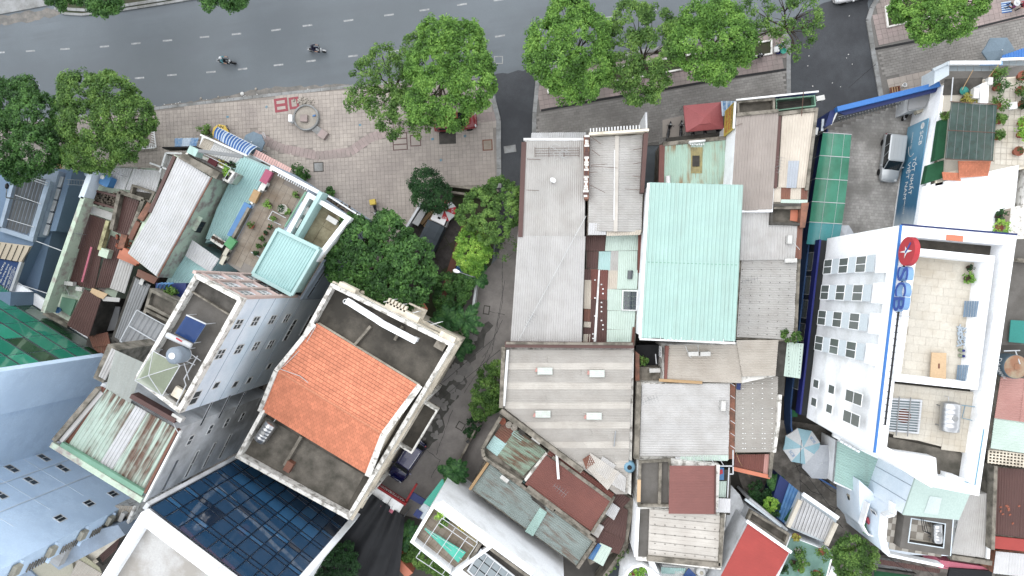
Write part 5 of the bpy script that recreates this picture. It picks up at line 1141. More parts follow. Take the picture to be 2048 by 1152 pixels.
# === left block
# --- orange tiled house
OH=[(662,566),(908,688),(697,1040),(470,915)]
t=house('orange_tile_house','cream house with orange tiled gable roof and mossy flat roof terraces',OH,10.0,'cream_wall')
ohp=PP(OH,10.0)
parapet(t,OH,10.0,11.0,.32,'old_white','mossy_deck')
slab(t,'roof_terrace',[(522,828),(728,950),(690,1022),(482,908)],10.05,.03,'pale_deck')
e0,e1,r0,r1,s0,s1=P(634,646,10.7),P(838,771,10.7),P(557,742,12.3),P(766,868,12.3),P(524,822,10.9),P(735,950,10.9)
mk('attic_wall',G().add([V3(p,10)for p in(e0,e1,s1,s0)]+[e0,e1,r1,s1,s0,r0],[(0,1,5,4),(1,2,7,6,5),(2,3,8,7),(3,0,4,9,8)]),'cream_wall',t)
rf=None
for nm,(a,b,c,d)in(('a',(e0,e1,r1,r0)),('b',(s0,s1,r1,r0))):
 nr,ncol=16,30;nrm=(b-a).cross(d-a).normalized();nrm=nrm if nrm.z>0 else-nrm;g=G()
 if nm=='b':nr=14
 mk('roof_boarding',G().add([a,b,c,d],[(0,1,2,3)]),'wood_dark',t)
 for j in range(nr):
  for i in range(ncol):
   o=.5*(j%2);u0,u1=max(0,(i+o-.5)/ncol),min(1,(i+o+.46)/ncol)
   if u1-u0<.004:continue
   v0,v1=(j+.15)/nr,(j+1.05)/nr;w_=random.uniform(0,.012);q=[a,b,c,d]
   p=[lerp4(q,u0,v0)+nrm*(.05+w_),lerp4(q,u1,v0)+nrm*(.05+w_),lerp4(q,u1,min(v1,1))+nrm*(.018+w_),lerp4(q,u0,min(v1,1))+nrm*(.018+w_)]
   g.add(p+[lerp4(q,u0,v0),lerp4(q,u1,v0)],[(0,1,2,3),(4,5,1,0)])
 mk('roof_tile',g,'orange_tile',t,kind='stuff')
for k in range(40):
 f=k/40;mk('ridge_tile',G().tube([r0.lerp(r1,f)+Vector((0,0,.02)),r0.lerp(r1,f+.024)+Vector((0,0,.03))],.11,8),'pale_orange',t)
g=G().beam(P(840,771,10.9),P(768,868,12.4),.5,.3);mk('verge',g,'old_white',t);mk('verge',G().beam(P(768,868,12.4),P(736,951,11.0),.5,.3),'old_white',t)
mk('verge',G().beam(P(629,648,10.9),P(552,742,12.4),.35,.25),'old_white',t);mk('verge',G().beam(P(552,742,12.4),P(520,822,11.0),.35,.25),'old_white',t)
bm=PP([(693,601),(752,638),(765,647),(832,682)],11.5);g=G()
for a,b in zip(bm,bm[1:]):g.beam(a,b,.5,.35)
mk('roof_beam',g,'white_wall',t)
mk('beam_post',G().box(P(696,604,11.3),(1,-.5),.35,.35,10,11.35),'white_wall',t);mk('beam_post',G().box(P(828,680,11.3),(1,-.5),.35,.35,10,11.35),'white_wall',t)
mk('divider',G().beam(P(742,652,10.25),P(710,690,10.25),.22,.5),'old_render',t);mk('divider',G().beam(P(604,872,10.3),P(570,930,10.3),.25,.5),'old_render',t)
mk('divider',G().beam(P(806,652,10.25),P(790,680,10.25),.22,.5),'old_render',t)
mk('pump_box',G().box(P(576,934,10.7),(-.5,-.87),.9,.6,10,10.7),'brown_rust',t);mk('corner_box',G().box(P(880,690,10.7),(.87,-.5),.9,.8,10,10.6),'old_render',t)
mk('vent_ring',G().lathe(P(691,603,11.4),[(.2,0),(.22,.04),(.2,.08),(.16,.08),(.16,0)],16),'white_paint',t)
mk('roof_cable',G().tube([P(632,652,11.2),P(610,690,11.3),P(570,730,12.3),P(560,738,12.5),P(600,752,12.4),P(622,770,12.1)],.03,5),'cable_white',t)
steel_tank(531,864,10.0,54,'steel water tank with rusty end on the orange tiled house',1.8,.55,.3)
A,B=ohp[0],ohp[1];u=(B-A);u.z=0;u.normalize();nf=Vector((-u.y,u.x,0));nf=nf if nf.y>0 else-nf
for f,w_,z0,z1,d_ in[(.13,1.6,9.3,10.4,.5),(.94,1.4,9.3,10.6,.6),(.56,3.2,9.0,9.9,.7)]:
 c=A.lerp(B,f)+nf*(d_/2+.01);mk('cornice',G().box(c,u,w_,d_,z0,z1),'cream_wall',t)
mk('string_course',G().beam(V3(A,9.6)+nf*.1,V3(B,9.6)+nf*.1,.2,.3),'cream_wall',t);mk('string_course',G().beam(V3(A,6.6)+nf*.12,V3(B,6.6)+nf*.12,.24,.3),'cream_wall',t)
bal=mk('balcony',G().box(A.lerp(B,.5)+nf*.6,u,4.2,1.2,6.4,6.6),'cream_wall',t)
for k in range(9):mk('baluster',G().lathe(V3(A.lerp(B,.5)+nf*1.15+u*(k-4)*.45,6.6),[(.06,0),(.09,.2),(.05,.5),(.07,.75)],8),'cream_wall',bal)
mk('hand_rail',G().beam(V3(A.lerp(B,.5)+nf*1.15-u*2.1,7.4),V3(A.lerp(B,.5)+nf*1.15+u*2.1,7.4),.16,.12),'cream_wall',bal)
for k in range(6):mk('bay_block',G().box(A.lerp(B,.435)+nf*.8+u*k*.32,u,.18,.5,9.3,9.9),'cream_wall',t)
for f,o_,zc in[(.42,1.3,8.4),(.50,1.5,8.2),(.62,1.4,8.4),(.80,1.3,8.2)]:
 c=V3(A.lerp(B,f)+nf*.75,zc);sash=(u*.75+nf*.65).normalized();window_at(t,c,sash,Vector((sash.y,-sash.x,0)),.9,1.3,'white_paint','grey_glass',(1,1),.06,'open_window')
for f in(.25,.5,.75):window_at(t,V3(A.lerp(B,f),4.6),u,nf,1.4,1.6)
A,B=ohp[1],ohp[2];u=(B-A);u.z=0;u.normalize();nf=Vector((-u.y,u.x,0));nf=nf if nf.x>0 else-nf
mk('string_course',G().beam(V3(A,9.5)+nf*.15,V3(B,9.5)+nf*.15,.3,.4),'cream_wall',t);mk('string_course',G().beam(V3(A,6.4)+nf*.12,V3(B,6.4)+nf*.12,.24,.3),'cream_wall',t)
bal=mk('side_balcony',G().box(A.lerp(B,.48)+nf*.8,u,4.6,1.6,6.2,6.4),'cream_wall',t)
q_=[A.lerp(B,.48)+nf*.8+u*e*2.3+nf*f*.8 for e,f in((-1,-1),(1,-1),(1,1),(-1,1))];mk('balcony_wall',G().ring(q_,.15,6.4,7.4),'old_white',bal);mk('balcony_floor',G().sheet(inset(q_,.1),6.44),'mossy_deck',bal)
for f in(.2,.48,.76):window_at(t,V3(A.lerp(B,f),8.3),u,nf,1.3,1.4);window_at(t,V3(A.lerp(B,f),4.6),u,nf,1.3,1.4)
for f in(.33,.62,.9):mk('pilaster',G().box(A.lerp(B,f)+nf*.15,u,.5,.3,0,9.3),'old_white',t)
# --- pale blue six storey house with solar heater
B1=[(390,547),(485,598),(358,827),(268,758)]
t=house('pale_blue_house','tall pale blue house with solar water heater and pink balcony front',B1,18.0,'pale_blue_wall')
b1=PP(B1,18.8);parapet(t,B1,18.0,18.8,.3,'old_white','grey_deck')
mk('roof_step',G().beam(P(377,578,18.3),P(464,632,18.3),.12,.3),'old_render',t);slab(t,'front_deck',[(388,556),(476,604),(464,630),(378,580)],18.16,.12,'dark_render')
p0=PP(B1,18.0);A,B=p0[1],p0[2]
for x,y in[(476,648),(510,642),(544,639),(573,636),(440,708),(477,698),(511,692),(541,688)]:window(t,A,B,(x,y),.85,1.15,panes=(2,2))
for x,y in[(580,660),(612,650)]:window(t,A,B,(x,y),2.3,.9,panes=(4,1))
for x,y in[(538,732),(432,770),(470,768),(498,760)]:window(t,A,B,(x,y),.6,.9,panes=(1,1))
window(t,A,B,(390,795),1.2,1.1,panes=(2,1))
for zz in(15,11.8,8.6,5.4):mk('floor_line',G().beam(V3(A,zz)+Vector((.012,.006,0)),V3(B,zz)+Vector((.012,.006,0)),.04,.05),'blue_grey_wall',t)
A,B=p0[0],p0[1];u=(B-A);u.z=0;u.normalize();nf=Vector((-u.y,u.x,0));nf=nf if nf.y>0 else-nf;Lw=(B-A).length
M('pink_render',S(232,204,194),var=.05)
for k in range(4):mk('pilaster',G().box(A.lerp(B,k/3*.98+.01)+nf*.12,u,.26,.24,0,18.3),'pink_render',t)
for zz in(17.6,14.4,11.2,8.0):mk('balcony_slab',G().box(A.lerp(B,.5)+nf*.12,u,Lw,.24,zz-.12,zz),'pink_render',t)
for k in range(3):
 for zz in(15.9,12.7,9.5):window_at(t,V3(A.lerp(B,(k+.5)/3),zz),u,nf,.95,1.7,'white_paint','grey_glass',(2,2),.08)
sh=thing('solar_water_heater','blue evacuated-tube solar water heater on the pale blue house','solar heater',tuple(P(375,660,18.0)))
a,b,c,d=P(373,630,19.4),P(412,648,19.4),P(388,686,19.0),P(350,666,19.0)
for k in range(20):
 f=(k+.5)/20;mk('glass_tube',G().tube([a.lerp(b,f),d.lerp(c,f)],.038,6),'solar_tube',sh)
mk('header',G().beam(a,b,.09),'rail_white',sh);mk('back_panel',G().add([p-Vector((0,0,.1))for p in(a,b,c,d)],[(0,1,2,3)]),M('pale_blue_panel',S(150,178,214)),sh)
mk('tank',G().lathe(P(358,681,19.3),[(.02,-1.05),(.2,-1.0),(.22,-.9),(.22,.9),(.2,1.0),(.02,1.05)],16,axis=(b-a)),'rail_white',sh,smooth=True);mk('red_print',G().beam(P(352,676,19.53),P(364,683,19.53),.12,.01),'sign_red',sh)
for p in(a,b,c,d):mk('leg',G().beam(V3(p,18),p,.05),'rail_white',sh)
drum_tank(344,712,18.0,'white and grey upright drum tank on a steel stand, pale blue house roof',.62,1.5,M('tank_stripe',S(150,164,178),var=.05),'white_paint',stand=1.0)
for a_,b_ in[((352,714),(390,730)),((370,700),(402,722)),((368,726),(378,760))]:mk('roof_pipe',G().tube([P(*a_,19),P(*b_,18.4)],.035,6),'rail_white',t)
mk('roof_pipe',G().tube([P(395,712,18.5),P(368,758,18.5),P(372,770,18.5),P(350,815,18.6)],.05,6),'rail_white',t)
py=thing('glass_pyramid','dusty clear glass pyramid skylight on the pale blue house','skylight',tuple(P(315,755,18.0)))
q_=PP([(306,702),(360,731),(324,792),(270,761)],19.2);ap=P(297,751,19.9)
for i in range(4):
 mk('glass_side',G().add([q_[i],q_[(i+1)%4],ap],[(0,1,2)]),'clear_green',py);mk('hip_bar',G().tube([q_[i],ap],.03,5),'rail_white',py);mk('rim_bar',G().tube([q_[i],q_[(i+1)%4]],.035,5),'rail_white',py);mk('post',G().beam(V3(q_[i],18),q_[i],.06),'rail_white',py)
slab(t,'roof_hatch',[(352,772),(369,782),(358,800),(341,790)],18.4,.3,'cream_wall')
for k in range(5):mk('pipe_loop',G().tube([P(360+k,708-k,19.0),P(376+k,702+k*2,18.7),P(370+k,722,18.3)],.03,5),'wood',t)
# --- grey house with the rusty striped roof
B2=[(205,766),(358,856),(285,1004),(105,888)]
t=house('rusty_roof_house','tall grey house with rust-streaked striped roof and green gutter',B2,16.9,'grey_render')
p0=PP(B2,16.9)
qd=[(204,772),(356,858),(290,978),(128,884)]
def sub(q,u0,u1,v0,v1):f=lambda u,v:tuple((q[0][i]*(1-u)+q[1][i]*u)*(1-v)+(q[3][i]*(1-u)+q[2][i]*u)*v for i in(0,1));return[f(u0,v0),f(u1,v0),f(u1,v1),f(u0,v1)]
for u0,u1,m_ in[(0,.06,'brown_rust'),(.06,.2,'striped_rust'),(.2,.32,'striped_rust'),(.32,.45,'striped_rust'),(.45,.6,'zinc_white'),(.6,.74,'striped_rust'),(.74,.88,'striped_rust'),(.88,1,'striped_rust')]:sheets(t,sub(qd,u0,u1,0,1),[17.3,17.3,17.0,17.0],m_,.3,amp=.07,width=2.2)
mk('rust_verge',G().beam(P(357,858,17.5),P(292,985,17.4),.2,.4),'rust_deep',t);mk('white_coping',G().beam(P(362,862,17.5),P(290,1002,17.5),.16,.3),'white_paint',t)
mk('green_gutter',G().beam(P(124,888,17.35),P(288,986,17.35),.4,.3),'green_gutter',t);mk('coping',G().beam(P(104,888,17.4),P(285,1000,17.4),.45,.3),'mint_wall',t)
mk('old_wall',G().beam(P(200,776,17.4),P(112,880,17.4),.35,.6),'old_render',t);mk('zinc_flashing',G().beam(P(206,784,17.3),P(124,882,17.3),.3,.3),'zinc_light',t)
mk('top_wall',G().beam(P(268,790,17.6),P(356,840,17.6),.35,.9),'maroon',t)
A,B=p0[1],p0[2]
for x,y,w_ in[(412,828,.35),(448,814,.35),(480,805,.35)]:window(t,A,B,(x,y),2.2,.35,'grey_render','dark_glass',(1,1),.03)
for x,y in[(420,858),(453,845),(484,833),(380,880)]:window(t,A,B,(x,y),.9,.7,panes=(2,1))
for x,y in[(383,928),(418,910),(450,892)]:window(t,A,B,(x,y),2.6,.5,panes=(2,1))
window(t,A,B,(340,950),2.8,.45,'grey_render','dark_glass',(1,1),.03)
for k in range(14):window(t,A,B,(516+k*1.5,806-k*2.6),.5,.12,'grey_render','dark_glass',(1,1),.03,name='vent')
ac_unit(353,836,17.3,-30,'white air conditioner between the pale blue and the rusty roofs')
mk('roof_mast',G().tube([P(343,838,17.5),P(352,858,17.8),P(362,875,17.6)],.03,6),'rail_white',t)
sheets(t,[(232,700),(290,726),(262,806),(212,776)],[17.9,17.9,17.5,17.5],'plastic_sheet',.9,amp=.03,width=1.1)
t=house('old_gable','narrow weathered wall and zinc strip between the green glass and the pale blue house',[(216,688),(238,700),(206,766),(186,756)],15.5,'old_render');sheets(t,[(224,696),(240,704),(212,760),(198,752)],15.6,'zinc_light',.25)
# --- grey sheet awning on a white frame
t=house('grey_awning_house','grey sheet roof on a white steel frame beside the pale blue house',[(276,622),(330,652),(296,718),(244,682)],9.2,'dark_render')
sheets(t,[(275,622),(330,652),(294,714),(240,682)],9.5,'zinc_dark',.45,amp=.06,width=.9)
for a,b in[((274,620),(331,651)),((240,682),(296,716)),((274,620),(240,682)),((257,651),(313,684))]:mk('frame',G().beam(P(*a,9.8),P(*b,9.8),.08),'rail_white',t)
t=house('concrete_trough_roof','roof of two rough concrete troughs behind the pale blue house',[(300,576),(356,604),(340,668),(282,640)],9.0,'old_render')
parapet(t,[(300,577),(354,604),(345,640),(290,612)],9.0,9.5,.25,'old_render','pale_deck');parapet(t,[(289,616),(342,642),(335,668),(282,638)],9.0,9.45,.25,'old_render','pale_deck','trough_wall')
t=house('planted_ledge','blue railed ledge crowded with green plants beside the pale blue house',[(312,566),(372,566),(372,602),(344,606),(310,585)],7.2,'fence_navy')
for k in range(4):mk('blue_bar',G().tube([P(312+k*7,584,7.4),P(318+k*7,568,8.2),P(326+k*7,566,8.2)],.08,7),'tarp_blue',t)
for k,(x,y)in enumerate([(336,580),(350,584),(344,592)]):pot_plant(x,y,7.3,'dense ledge plant beside the pale blue house, '+['left','upper right','lower right'][k]+' one','pot_dark','leaf_mid',.2,.55,.3,.18,14,18)
t=house('grey_strip_roof','narrow grey sheet roof falling between the maroon roofs and the concrete troughs',[(268,552),(302,570),(246,690),(222,678)],6.0,'dark_render');sheets(t,[(272,556),(302,570),(252,688),(230,674)],6.2,'zinc_dark',.25)
ac_unit(284,562,6.3,66,'white unit on the narrow grey strip roof',w=.7,h=.4)
# --- white roof with mint side wall
t=house('mint_wall_house','long white corrugated roof over a stained mint green side wall',[(348,309),(424,354),(316,555),(256,507)],7.5,'mint_wall')
sheets(t,[(356,314),(422,355),(358,473),(302,430)],[7.9,7.8,7.8,7.9],'zinc_white',.24,width=1.1);sheets(t,[(304,428),(360,470),(314,552),(257,506)],[7.85,7.75,7.75,7.85],'zinc_white',.24,width=1.1,lift=.09)
mk('verge',G().beam(P(424,355,8.0),P(316,553,7.9),.1,.12),'brown_rust',t);mk('verge',G().beam(P(350,312,8.0),P(300,425,7.9),.3,.2),'maroon',t)
p0=PP([(348,309),(424,354),(316,555),(256,507)],7.5);window(t,p0[1],p0[2],(400,454),1.1,1.0,'dark_render','dark_glass',(2,1));mk('hood',G().box(PW(394,450,p0[1],p0[2])+Vector((.25,.12,0)),p0[2]-p0[1],1.4,.5,6.2,6.3),'mint_wall',t)
mk('front_wall',G().prism(PP([(366,306),(440,346),(432,358),(356,316)],8.2),0,8.2),'old_render',t)
parapet(t,[(378,300),(470,345),(456,366),(434,352),(368,310)],6.6,7.3,.18,'old_white','white_deck')
mk('wall',G().prism(PP([(380,302),(468,345),(455,364),(434,352),(370,310)],6.6),0,6.6),'mint_wall',t)
for a,b in[((392,300),(462,336)),((462,336),(446,362))]:mk('rail',G().tube([P(*a,7.9),P(*b,7.9)],.03),'rail_white',t)
mk('awning_beam',G().beam(P(392,301,8.3),P(486,313,8.0),.3,.2),'rail_grey',t);mk('sheet_box',G().box(P(385,302,8.4),(.9,-.45),.9,.7,7.3,8.4),'mint_clean',t)
pot_plant(456,342,6.7,'broad-leaved plant on the mint wall house balcony','terracotta','leaf_lime',.2,.55,.3,.3,10,16);pot_plant(444,326,6.7,'brownish dry plant on the mint wall house balcony','pot_dark','leaf_yellow',.18,.35,.3,.14,10,14);pot_plant(467,332,6.7,'small dark plant at the balcony corner of the mint wall house','pot_dark','leaf_dark',.18,.4,.3,.16,10,14)
mk('washing',G().box(P(425,324,7.6),(.85,-.5),.9,.5,7.45,7.6),M('wash_red',S(90,24,34)),label='dark red blanket drying on the balcony rail',cat='blanket')
mk('brick_pile',G().beam(P(302,408,7.6),P(282,440,7.6),.55,.4),'brick_wall',t);mk('rust_gutter',G().beam(P(278,444,7.4),P(262,478,7.2),.45,.3),'brown_rust',t)
mk('rust_flashing',G().prism(PP([(276,538),(316,556),(308,568),(272,552)],7.0),6.7,7.0),'rust_deep',t);mk('tile_stack',G().box(P(262,512,7.3),(.85,-.5),2.0,.6,6.7,7.3),'orange_sheet',t)
# --- zinc side strip, entrance frame and white roofs at the street
t=house('zinc_side_house','narrow zinc lean-to with white frame left of the mint wall house',[(330,306),(352,312),(326,366),(318,356)],5.0,'old_render');sheets(t,[(334,310),(352,314),(330,362),(320,356)],5.2,'zinc_light',.2)
for a,b in[((332,306),(320,345)),((332,306),(364,307)),((300,326),(333,338))]:mk('frame',G().beam(P(*a,6.0),P(*b,6.0),.16,.12),'white_paint',t)
mk('sign_back',G().beam(P(332,298,5.2),P(398,296,5.2),.12,1.3),'black_metal',t)
aw=thing('zinc_awning','blue-streaked zinc awning over the plaza at the left shop','awning',tuple(P(373,286,2.6)));sheets(aw,[(350,277),(398,276),(392,297),(350,297)],[2.6,2.6,3.1,3.1],'blue_zinc',.25,amp=.04,width=.9,tint=['blue_zinc','stripe_white','blue_zinc'])
for x in(353,394):c=P(x,279,2.55);mk('post',G().beam(V3(c,.12),c,.05),'rail_grey',aw)
# --- shop with white and aqua roofs, striped awning
t=house('aqua_roof_house','long aqua corrugated roof with blue tarpaulin edge beside the roof garden',[(484,310),(545,336),(468,470),(410,486),(440,420)],4.2,'aqua_pale')
sheets(t,[(484,313),(538,337),(482,440),(434,418)],[4.6,4.5,4.5,4.6],'aqua',.24,width=1.05);sheets(t,[(436,414),(484,436),(456,482),(412,478)],[4.55,4.45,4.45,4.55],'aqua',.24,width=1.05,lift=.09)
t2=house('front_shop','white and beige sheet roof of the corner shop behind the striped awning',[(404,272),(492,306),(476,332),(396,300)],3.8,'white_wall')
sheets(t2,[(408,276),(430,284),(418,306),(396,299)],4.0,'zinc_beige',.25);sheets(t2,[(430,284),(488,310),(472,332),(418,306)],4.0,'zinc_white',.25);sheets(t2,[(484,316),(492,318),(470,340),(462,334)],4.1,'aqua_pale',.25);mk('coping',G().beam(P(402,270,4.3),P(495,312,4.3),.18,.3),'white_paint',t2)
sa=thing('striped_awning','curved blue and white striped fabric awning on the plaza','awning',tuple(P(470,285,2.2)))
n=42;g0,g1=G(),G()
for k in range(n):
 f0,f1=k/n,(k+1)/n;pr=[]
 for f in(f0,f1):
  tp_,bt=P(428+68*f,275+38*f,4.0),P(435+80*f,254+40*f,2.5);md=tp_.lerp(bt,.5)+Vector((0,0,.30));md2=tp_.lerp(bt,.8)+Vector((0,0,.22));pr.append([tp_,tp_.lerp(bt,.25)+Vector((0,0,.2)),md,md2,bt,bt-Vector((0,0,.22))])
 gg=g1 if k%3==2 or k in(10,11,37,38)else g0
 gg.add(pr[0]+pr[1],[(i,i+1,7+i,6+i)for i in range(5)])
mk('blue_stripe',g0,'stripe_blue',sa);mk('white_stripe',g1,'stripe_white',sa)
mk('front_bar',G().tube([P(435,254,2.5),P(515,294,2.5)],.03),'rail_white',sa)
for f in(.02,.98):c=P(435+80*f,254+40*f,2.5);mk('post',G().beam(V3(c,.12),c,.05),'rail_white',sa)
pw=thing('pink_awning','pink and white slatted awning along the roof garden house front','awning',tuple(P(545,326,2.6)))
for k in range(16):
 f0,f1=k/16,(k+.82)/16;a=lambda f,o:P(508+72*f+o[0],304+38*f+o[1],3.0+o[2]);mk('slat',G().add([a(f0,(4,-5,-.3)),a(f1,(4,-5,-.3)),a(f1,(-2,7,0)),a(f0,(-2,7,0))],[(0,1,2,3)]),'awning_pink',pw)
mk('rail',G().beam(P(506,312,3.05),P(580,350,3.05),.08),'rail_white',pw)
parasol(436,263,1.8,.85,['umb_yellow'],'yellow parasol with dark print behind the striped awning',zb=.12,texts={1:('HN','sign_ink',.3)},rot=10)
parasol(503,284,2.1,1.15,['umb_slate'],'grey parasol at the right end of the striped awning',zb=.12)
pot_plant(413,262,.12,'leafy bush in a pot beside the yellow parasol','pot_dark','leaf_mid',.3,.7,.4,.22,14,22)
bk=thing('bicycle','black bicycle leaning on the striped awning post','bicycle',tuple(P(463,268,.12)));q_=Loc(P(463,268,.12),-66)
for fx in(-.52,.52):
 a0=[q_(fx+.33*math.cos(6.283*i/20),0,.34+.33*math.sin(6.283*i/20))+q_.v*.18*math.sin(6.283*i/20)for i in range(21)];mk('wheel',G().tube(a0,.022,5,caps=False),'rubber',bk)
mk('frame',G().tube([q_(-.52,0,.34),q_(-.1,.1,.75),q_(.42,.14,.85),q_(0,0,.3),q_(-.1,.1,.75)],.02,5),'black_metal',bk);mk('handlebar',G().tube([q_(.4,-.2,.95),q_(.42,.12,.98),q_(.4,.42,.95)],.016,5),'black_metal',bk);mk('saddle',G().box(q_(-.15,.14,0),q_.u,.26,.14,.85,.92),'seat_black',bk)
wc=thing('wire_chair','pale wire chair standing alone on the plaza','chair',tuple(P(528,275,.12)))
q_=Loc(P(528,276,.12),25);mk('seat',G().ring([q_(-.25,-.25,0),q_(.25,-.25,0),q_(.25,.25,0),q_(-.25,.25,0)],.03,.44,.47),'rail_white',wc);mk('backrest',G().ring([q_(.2,-.25,0),q_(.42,-.25,0),q_(.42,.25,0),q_(.2,.25,0)],.03,.8,.83),'rail_white',wc)
for a_,b_ in((-1,-1),(1,-1),(1,1),(-1,1)):mk('leg',G().tube([q_(a_*.24,b_*.24,0),q_(a_*.24,b_*.24,.45)],.015),'rail_white',wc)
motorbike('dark motorbike parked where the striped and pink awnings meet',524,304,-50,zg=.13,group='parked motorbikes on the plaza')
# --- roof garden house
B4=[(546,330),(706,440),(602,600),(440,520),(478,450)]
t=house('roof_garden_house','roof garden house with tiled terrace, pot plants and a mint tin roof',B4,6.9,'blue_grey_wall')
p4=PP(B4,6.9)
tiles(t,[(540,346),(612,384),(560,470),(520,545),(460,520),(505,430)],6.95,.62,.62,-27,'terrace_tile',name='floor_tile',gap=.02,each=False)
mk('roof_deck',G().sheet(PP([(542,338),(616,380),(560,470),(505,560),(450,524),(500,430)],6.92),6.92),'tile_joint',t)
mk('front_parapet',G().beam(P(546,336,7.5),P(640,386,7.5),.3,1.1),'white_wall',t)
for k in range(14):mk('louvre',G().beam(P(560+k*4.4,344+k*2.3,7.9),P(556+k*4.4,352+k*2.3,7.9),.1,.05),'rail_white',t)
mk('side_parapet',G().beam(P(545,340,7.2),P(505,408,7.2),.25,.6),'old_white',t);mk('side_parapet',G().beam(P(500,416,7.2),P(444,520,7.2),.25,.6),'old_render',t)
mk('tarpaulin',G().beam(P(497,408,7.3),P(462,474,7.2),.75,.25),'tarp_blue',t);mk('pink_cover',G().beam(P(540,342,7.6),P(527,366,7.6),.7,.4),'tarp_pink',t);mk('sand_bags',G().beam(P(516,382,7.4),P(505,404,7.4),.65,.4),'wood',t);mk('green_cover',G().beam(P(468,478,7.5),P(456,494,7.4),.8,.35),M('cover_green',S(88,160,104)),t)
ac_unit(528,372,7.1,60,'white air conditioner at the left wall of the tiled terrace',group=None);ac_unit(446,520,7.1,60,'beige air conditioner at the lower corner of the tiled terrace','ac_beige',group=None);ac_unit(452,504,7.1,60,'beige box beside the green cover on the tiled terrace','ac_beige',w=.7,group=None)
mk('divider_wall',G().beam(P(648,386,7.9),P(567,530,7.6),.35,1.6),'aqua_pale',t);mk('divider_pipe',G().tube([P(612,384,8.9),P(570,454,8.9)],.1,8),'green_gutter',t)
parapet(t,[(616,384),(702,436),(634,524),(565,476)],7.0,8.2,.4,'white_wall','slab_tile','terrace_parapet')
tiles(t,[(614,402),(684,442),(634,508),(576,474)],7.06,1.25,1.25,-31,'slab_tile',name='floor_slab',gap=.05,each=True)
drum_tank(608,420,7.0,'white drum tank on the small slab-paved terrace',.5,.8,'ac_white','ac_white');ac_unit(596,446,7.1,60,'pale air conditioner below the drum tank on the slab-paved terrace','ac_white',h=.7,group=None);ac_unit(664,440,7.1,-31,'white box lying on the slab-paved terrace',w=1.0,d=.45,h=.4,group=None)
t2=house('street_lean_to','street-side lean-to packed with junk behind a white railing, roof garden house',[(648,386),(720,432),(708,446),(636,404)],4.5,'blue_grey_wall');parapet(t2,[(646,384),(722,432),(708,450),(632,402)],4.5,5.2,.12,'white_wall','black_tarp')
g=G()
for k in range(60):f=random.random();c=P(652+58*f+random.uniform(-6,6),394+36*f+random.uniform(-4,6),4.7);g.box(c,(random.uniform(-1,1),random.uniform(-1,1)),random.uniform(.1,.7),random.uniform(.05,.2),4.5,4.6+random.uniform(.1,.4))
mk('stored_junk',g,'debris_dark',t2,kind='stuff')
gr=house('green_roof_room','mint tin roofed room on the roof garden house',[(560,463),(632,497),(580,585),(512,547)],10.0,'aqua_pale',zb=6.9)
sheets(gr,[(559,461),(634,498),(582,584),(510,546)],[10.4,10.3,10.2,10.3],'aqua',.26,amp=.045,width=1.05)
for a,b,w_ in[((556,458),(638,498),.3),((638,498),(584,590),.25),((506,548),(584,590),.3),((556,458),(506,548),.25)]:mk('fascia',G().beam(P(*a,10.5),P(*b,10.4),w_,.35),'aqua_pale',gr)
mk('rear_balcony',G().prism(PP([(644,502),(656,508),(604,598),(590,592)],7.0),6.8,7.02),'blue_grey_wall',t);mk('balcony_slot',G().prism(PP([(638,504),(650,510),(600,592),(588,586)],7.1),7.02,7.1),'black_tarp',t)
for k in range(22):mk('baluster',G().beam(P(649-k*2.4,512+k*4.0,7.1),P(649-k*2.4,512+k*4.0,7.9),.08),'wood',t)
A,B=p4[1],p4[2]
for x,y in[(690,470),(672,500),(640,555),(626,578)]:window(t,A,B,(x,y),2.0,.6,'blue_grey_wall','dark_glass',(1,1),.04)
for a,b in[((598,370),(560,430)),]:pass
for k,(x,y,pr,r_,lm,pm,ds)in enumerate([(593,391,.2,.38,'leaf_mid','pot_dark','at the front louvres'),(537,409,.25,.48,'leaf_lime','pot_dark','bright green and round, left of the white pot'),(565,418,.42,.42,'leaf_dark','pot_white','in a big white pot'),(578,424,.15,.35,'leaf_mid','pot_dark','beside the dividing wall'),(547,436,.18,.25,'leaf_mid','pot_dark','inside the white floor frame'),(502,452,.25,.42,'leaf_mid','terracotta','at the left of the lower terrace'),(540,454,.2,.24,'leaf_dark','terracotta','below the white floor frame'),(531,466,.2,.24,'leaf_dark','terracotta','fifth in the row towards the tin roof'),(524,478,.18,.28,'leaf_mid','pot_dark','sixth in the row towards the tin roof'),(518,492,.18,.28,'leaf_mid','pot_dark','next to the tin roof corner'),(533,492,.18,.3,'leaf_deep','pot_dark','tucked against the tin roofed room'),(512,506,.18,.25,'leaf_dark','pot_dark','lowest in the row, by the tin roof eaves')]):
 pot_plant(x,y,6.96,'potted terrace plant '+ds,pm,lm,pr,r_,.35,.14,10,16,group='pots on the tiled terrace')
for a,b in[((545,422),(536,438)),((536,438),(562,450)),((545,422),(572,436)),((502,504),(522,516))]:mk('floor_frame',G().beam(P(*a,7.1),P(*b,7.1),.06),'rail_white',t)
# --- roofs between aqua house and pale blue house
t=house('white_patch_house','bright white sheet and aqua roofs tucked against the pale blue house',[(376,486),(442,524),(420,548),(330,570),(352,520)],5.0,'aqua_pale')
sheets(t,[(386,480),(440,518),(422,545),(372,512)],5.5,'zinc_white',.25,lift=.12);sheets(t,[(374,508),(424,546),(396,580),(334,566)],5.2,'aqua',.25)
sv=thing('plant_shelf','row of four dark pots on a white shelf above the white sheet roof','plant shelf',tuple(P(436,482,5.2)));mk('shelf',G().beam(P(424,474,5.6),P(448,490,5.6),.7,.08),'old_white',sv)
for k in range(4):c=P(426+k*6,475+k*3.6,5.9);mk('pot',G().lathe(V3(c,5.65),[(.12,0),(.18,.25),(.14,.3),(.02,.26)],12),'pot_dark',sv)
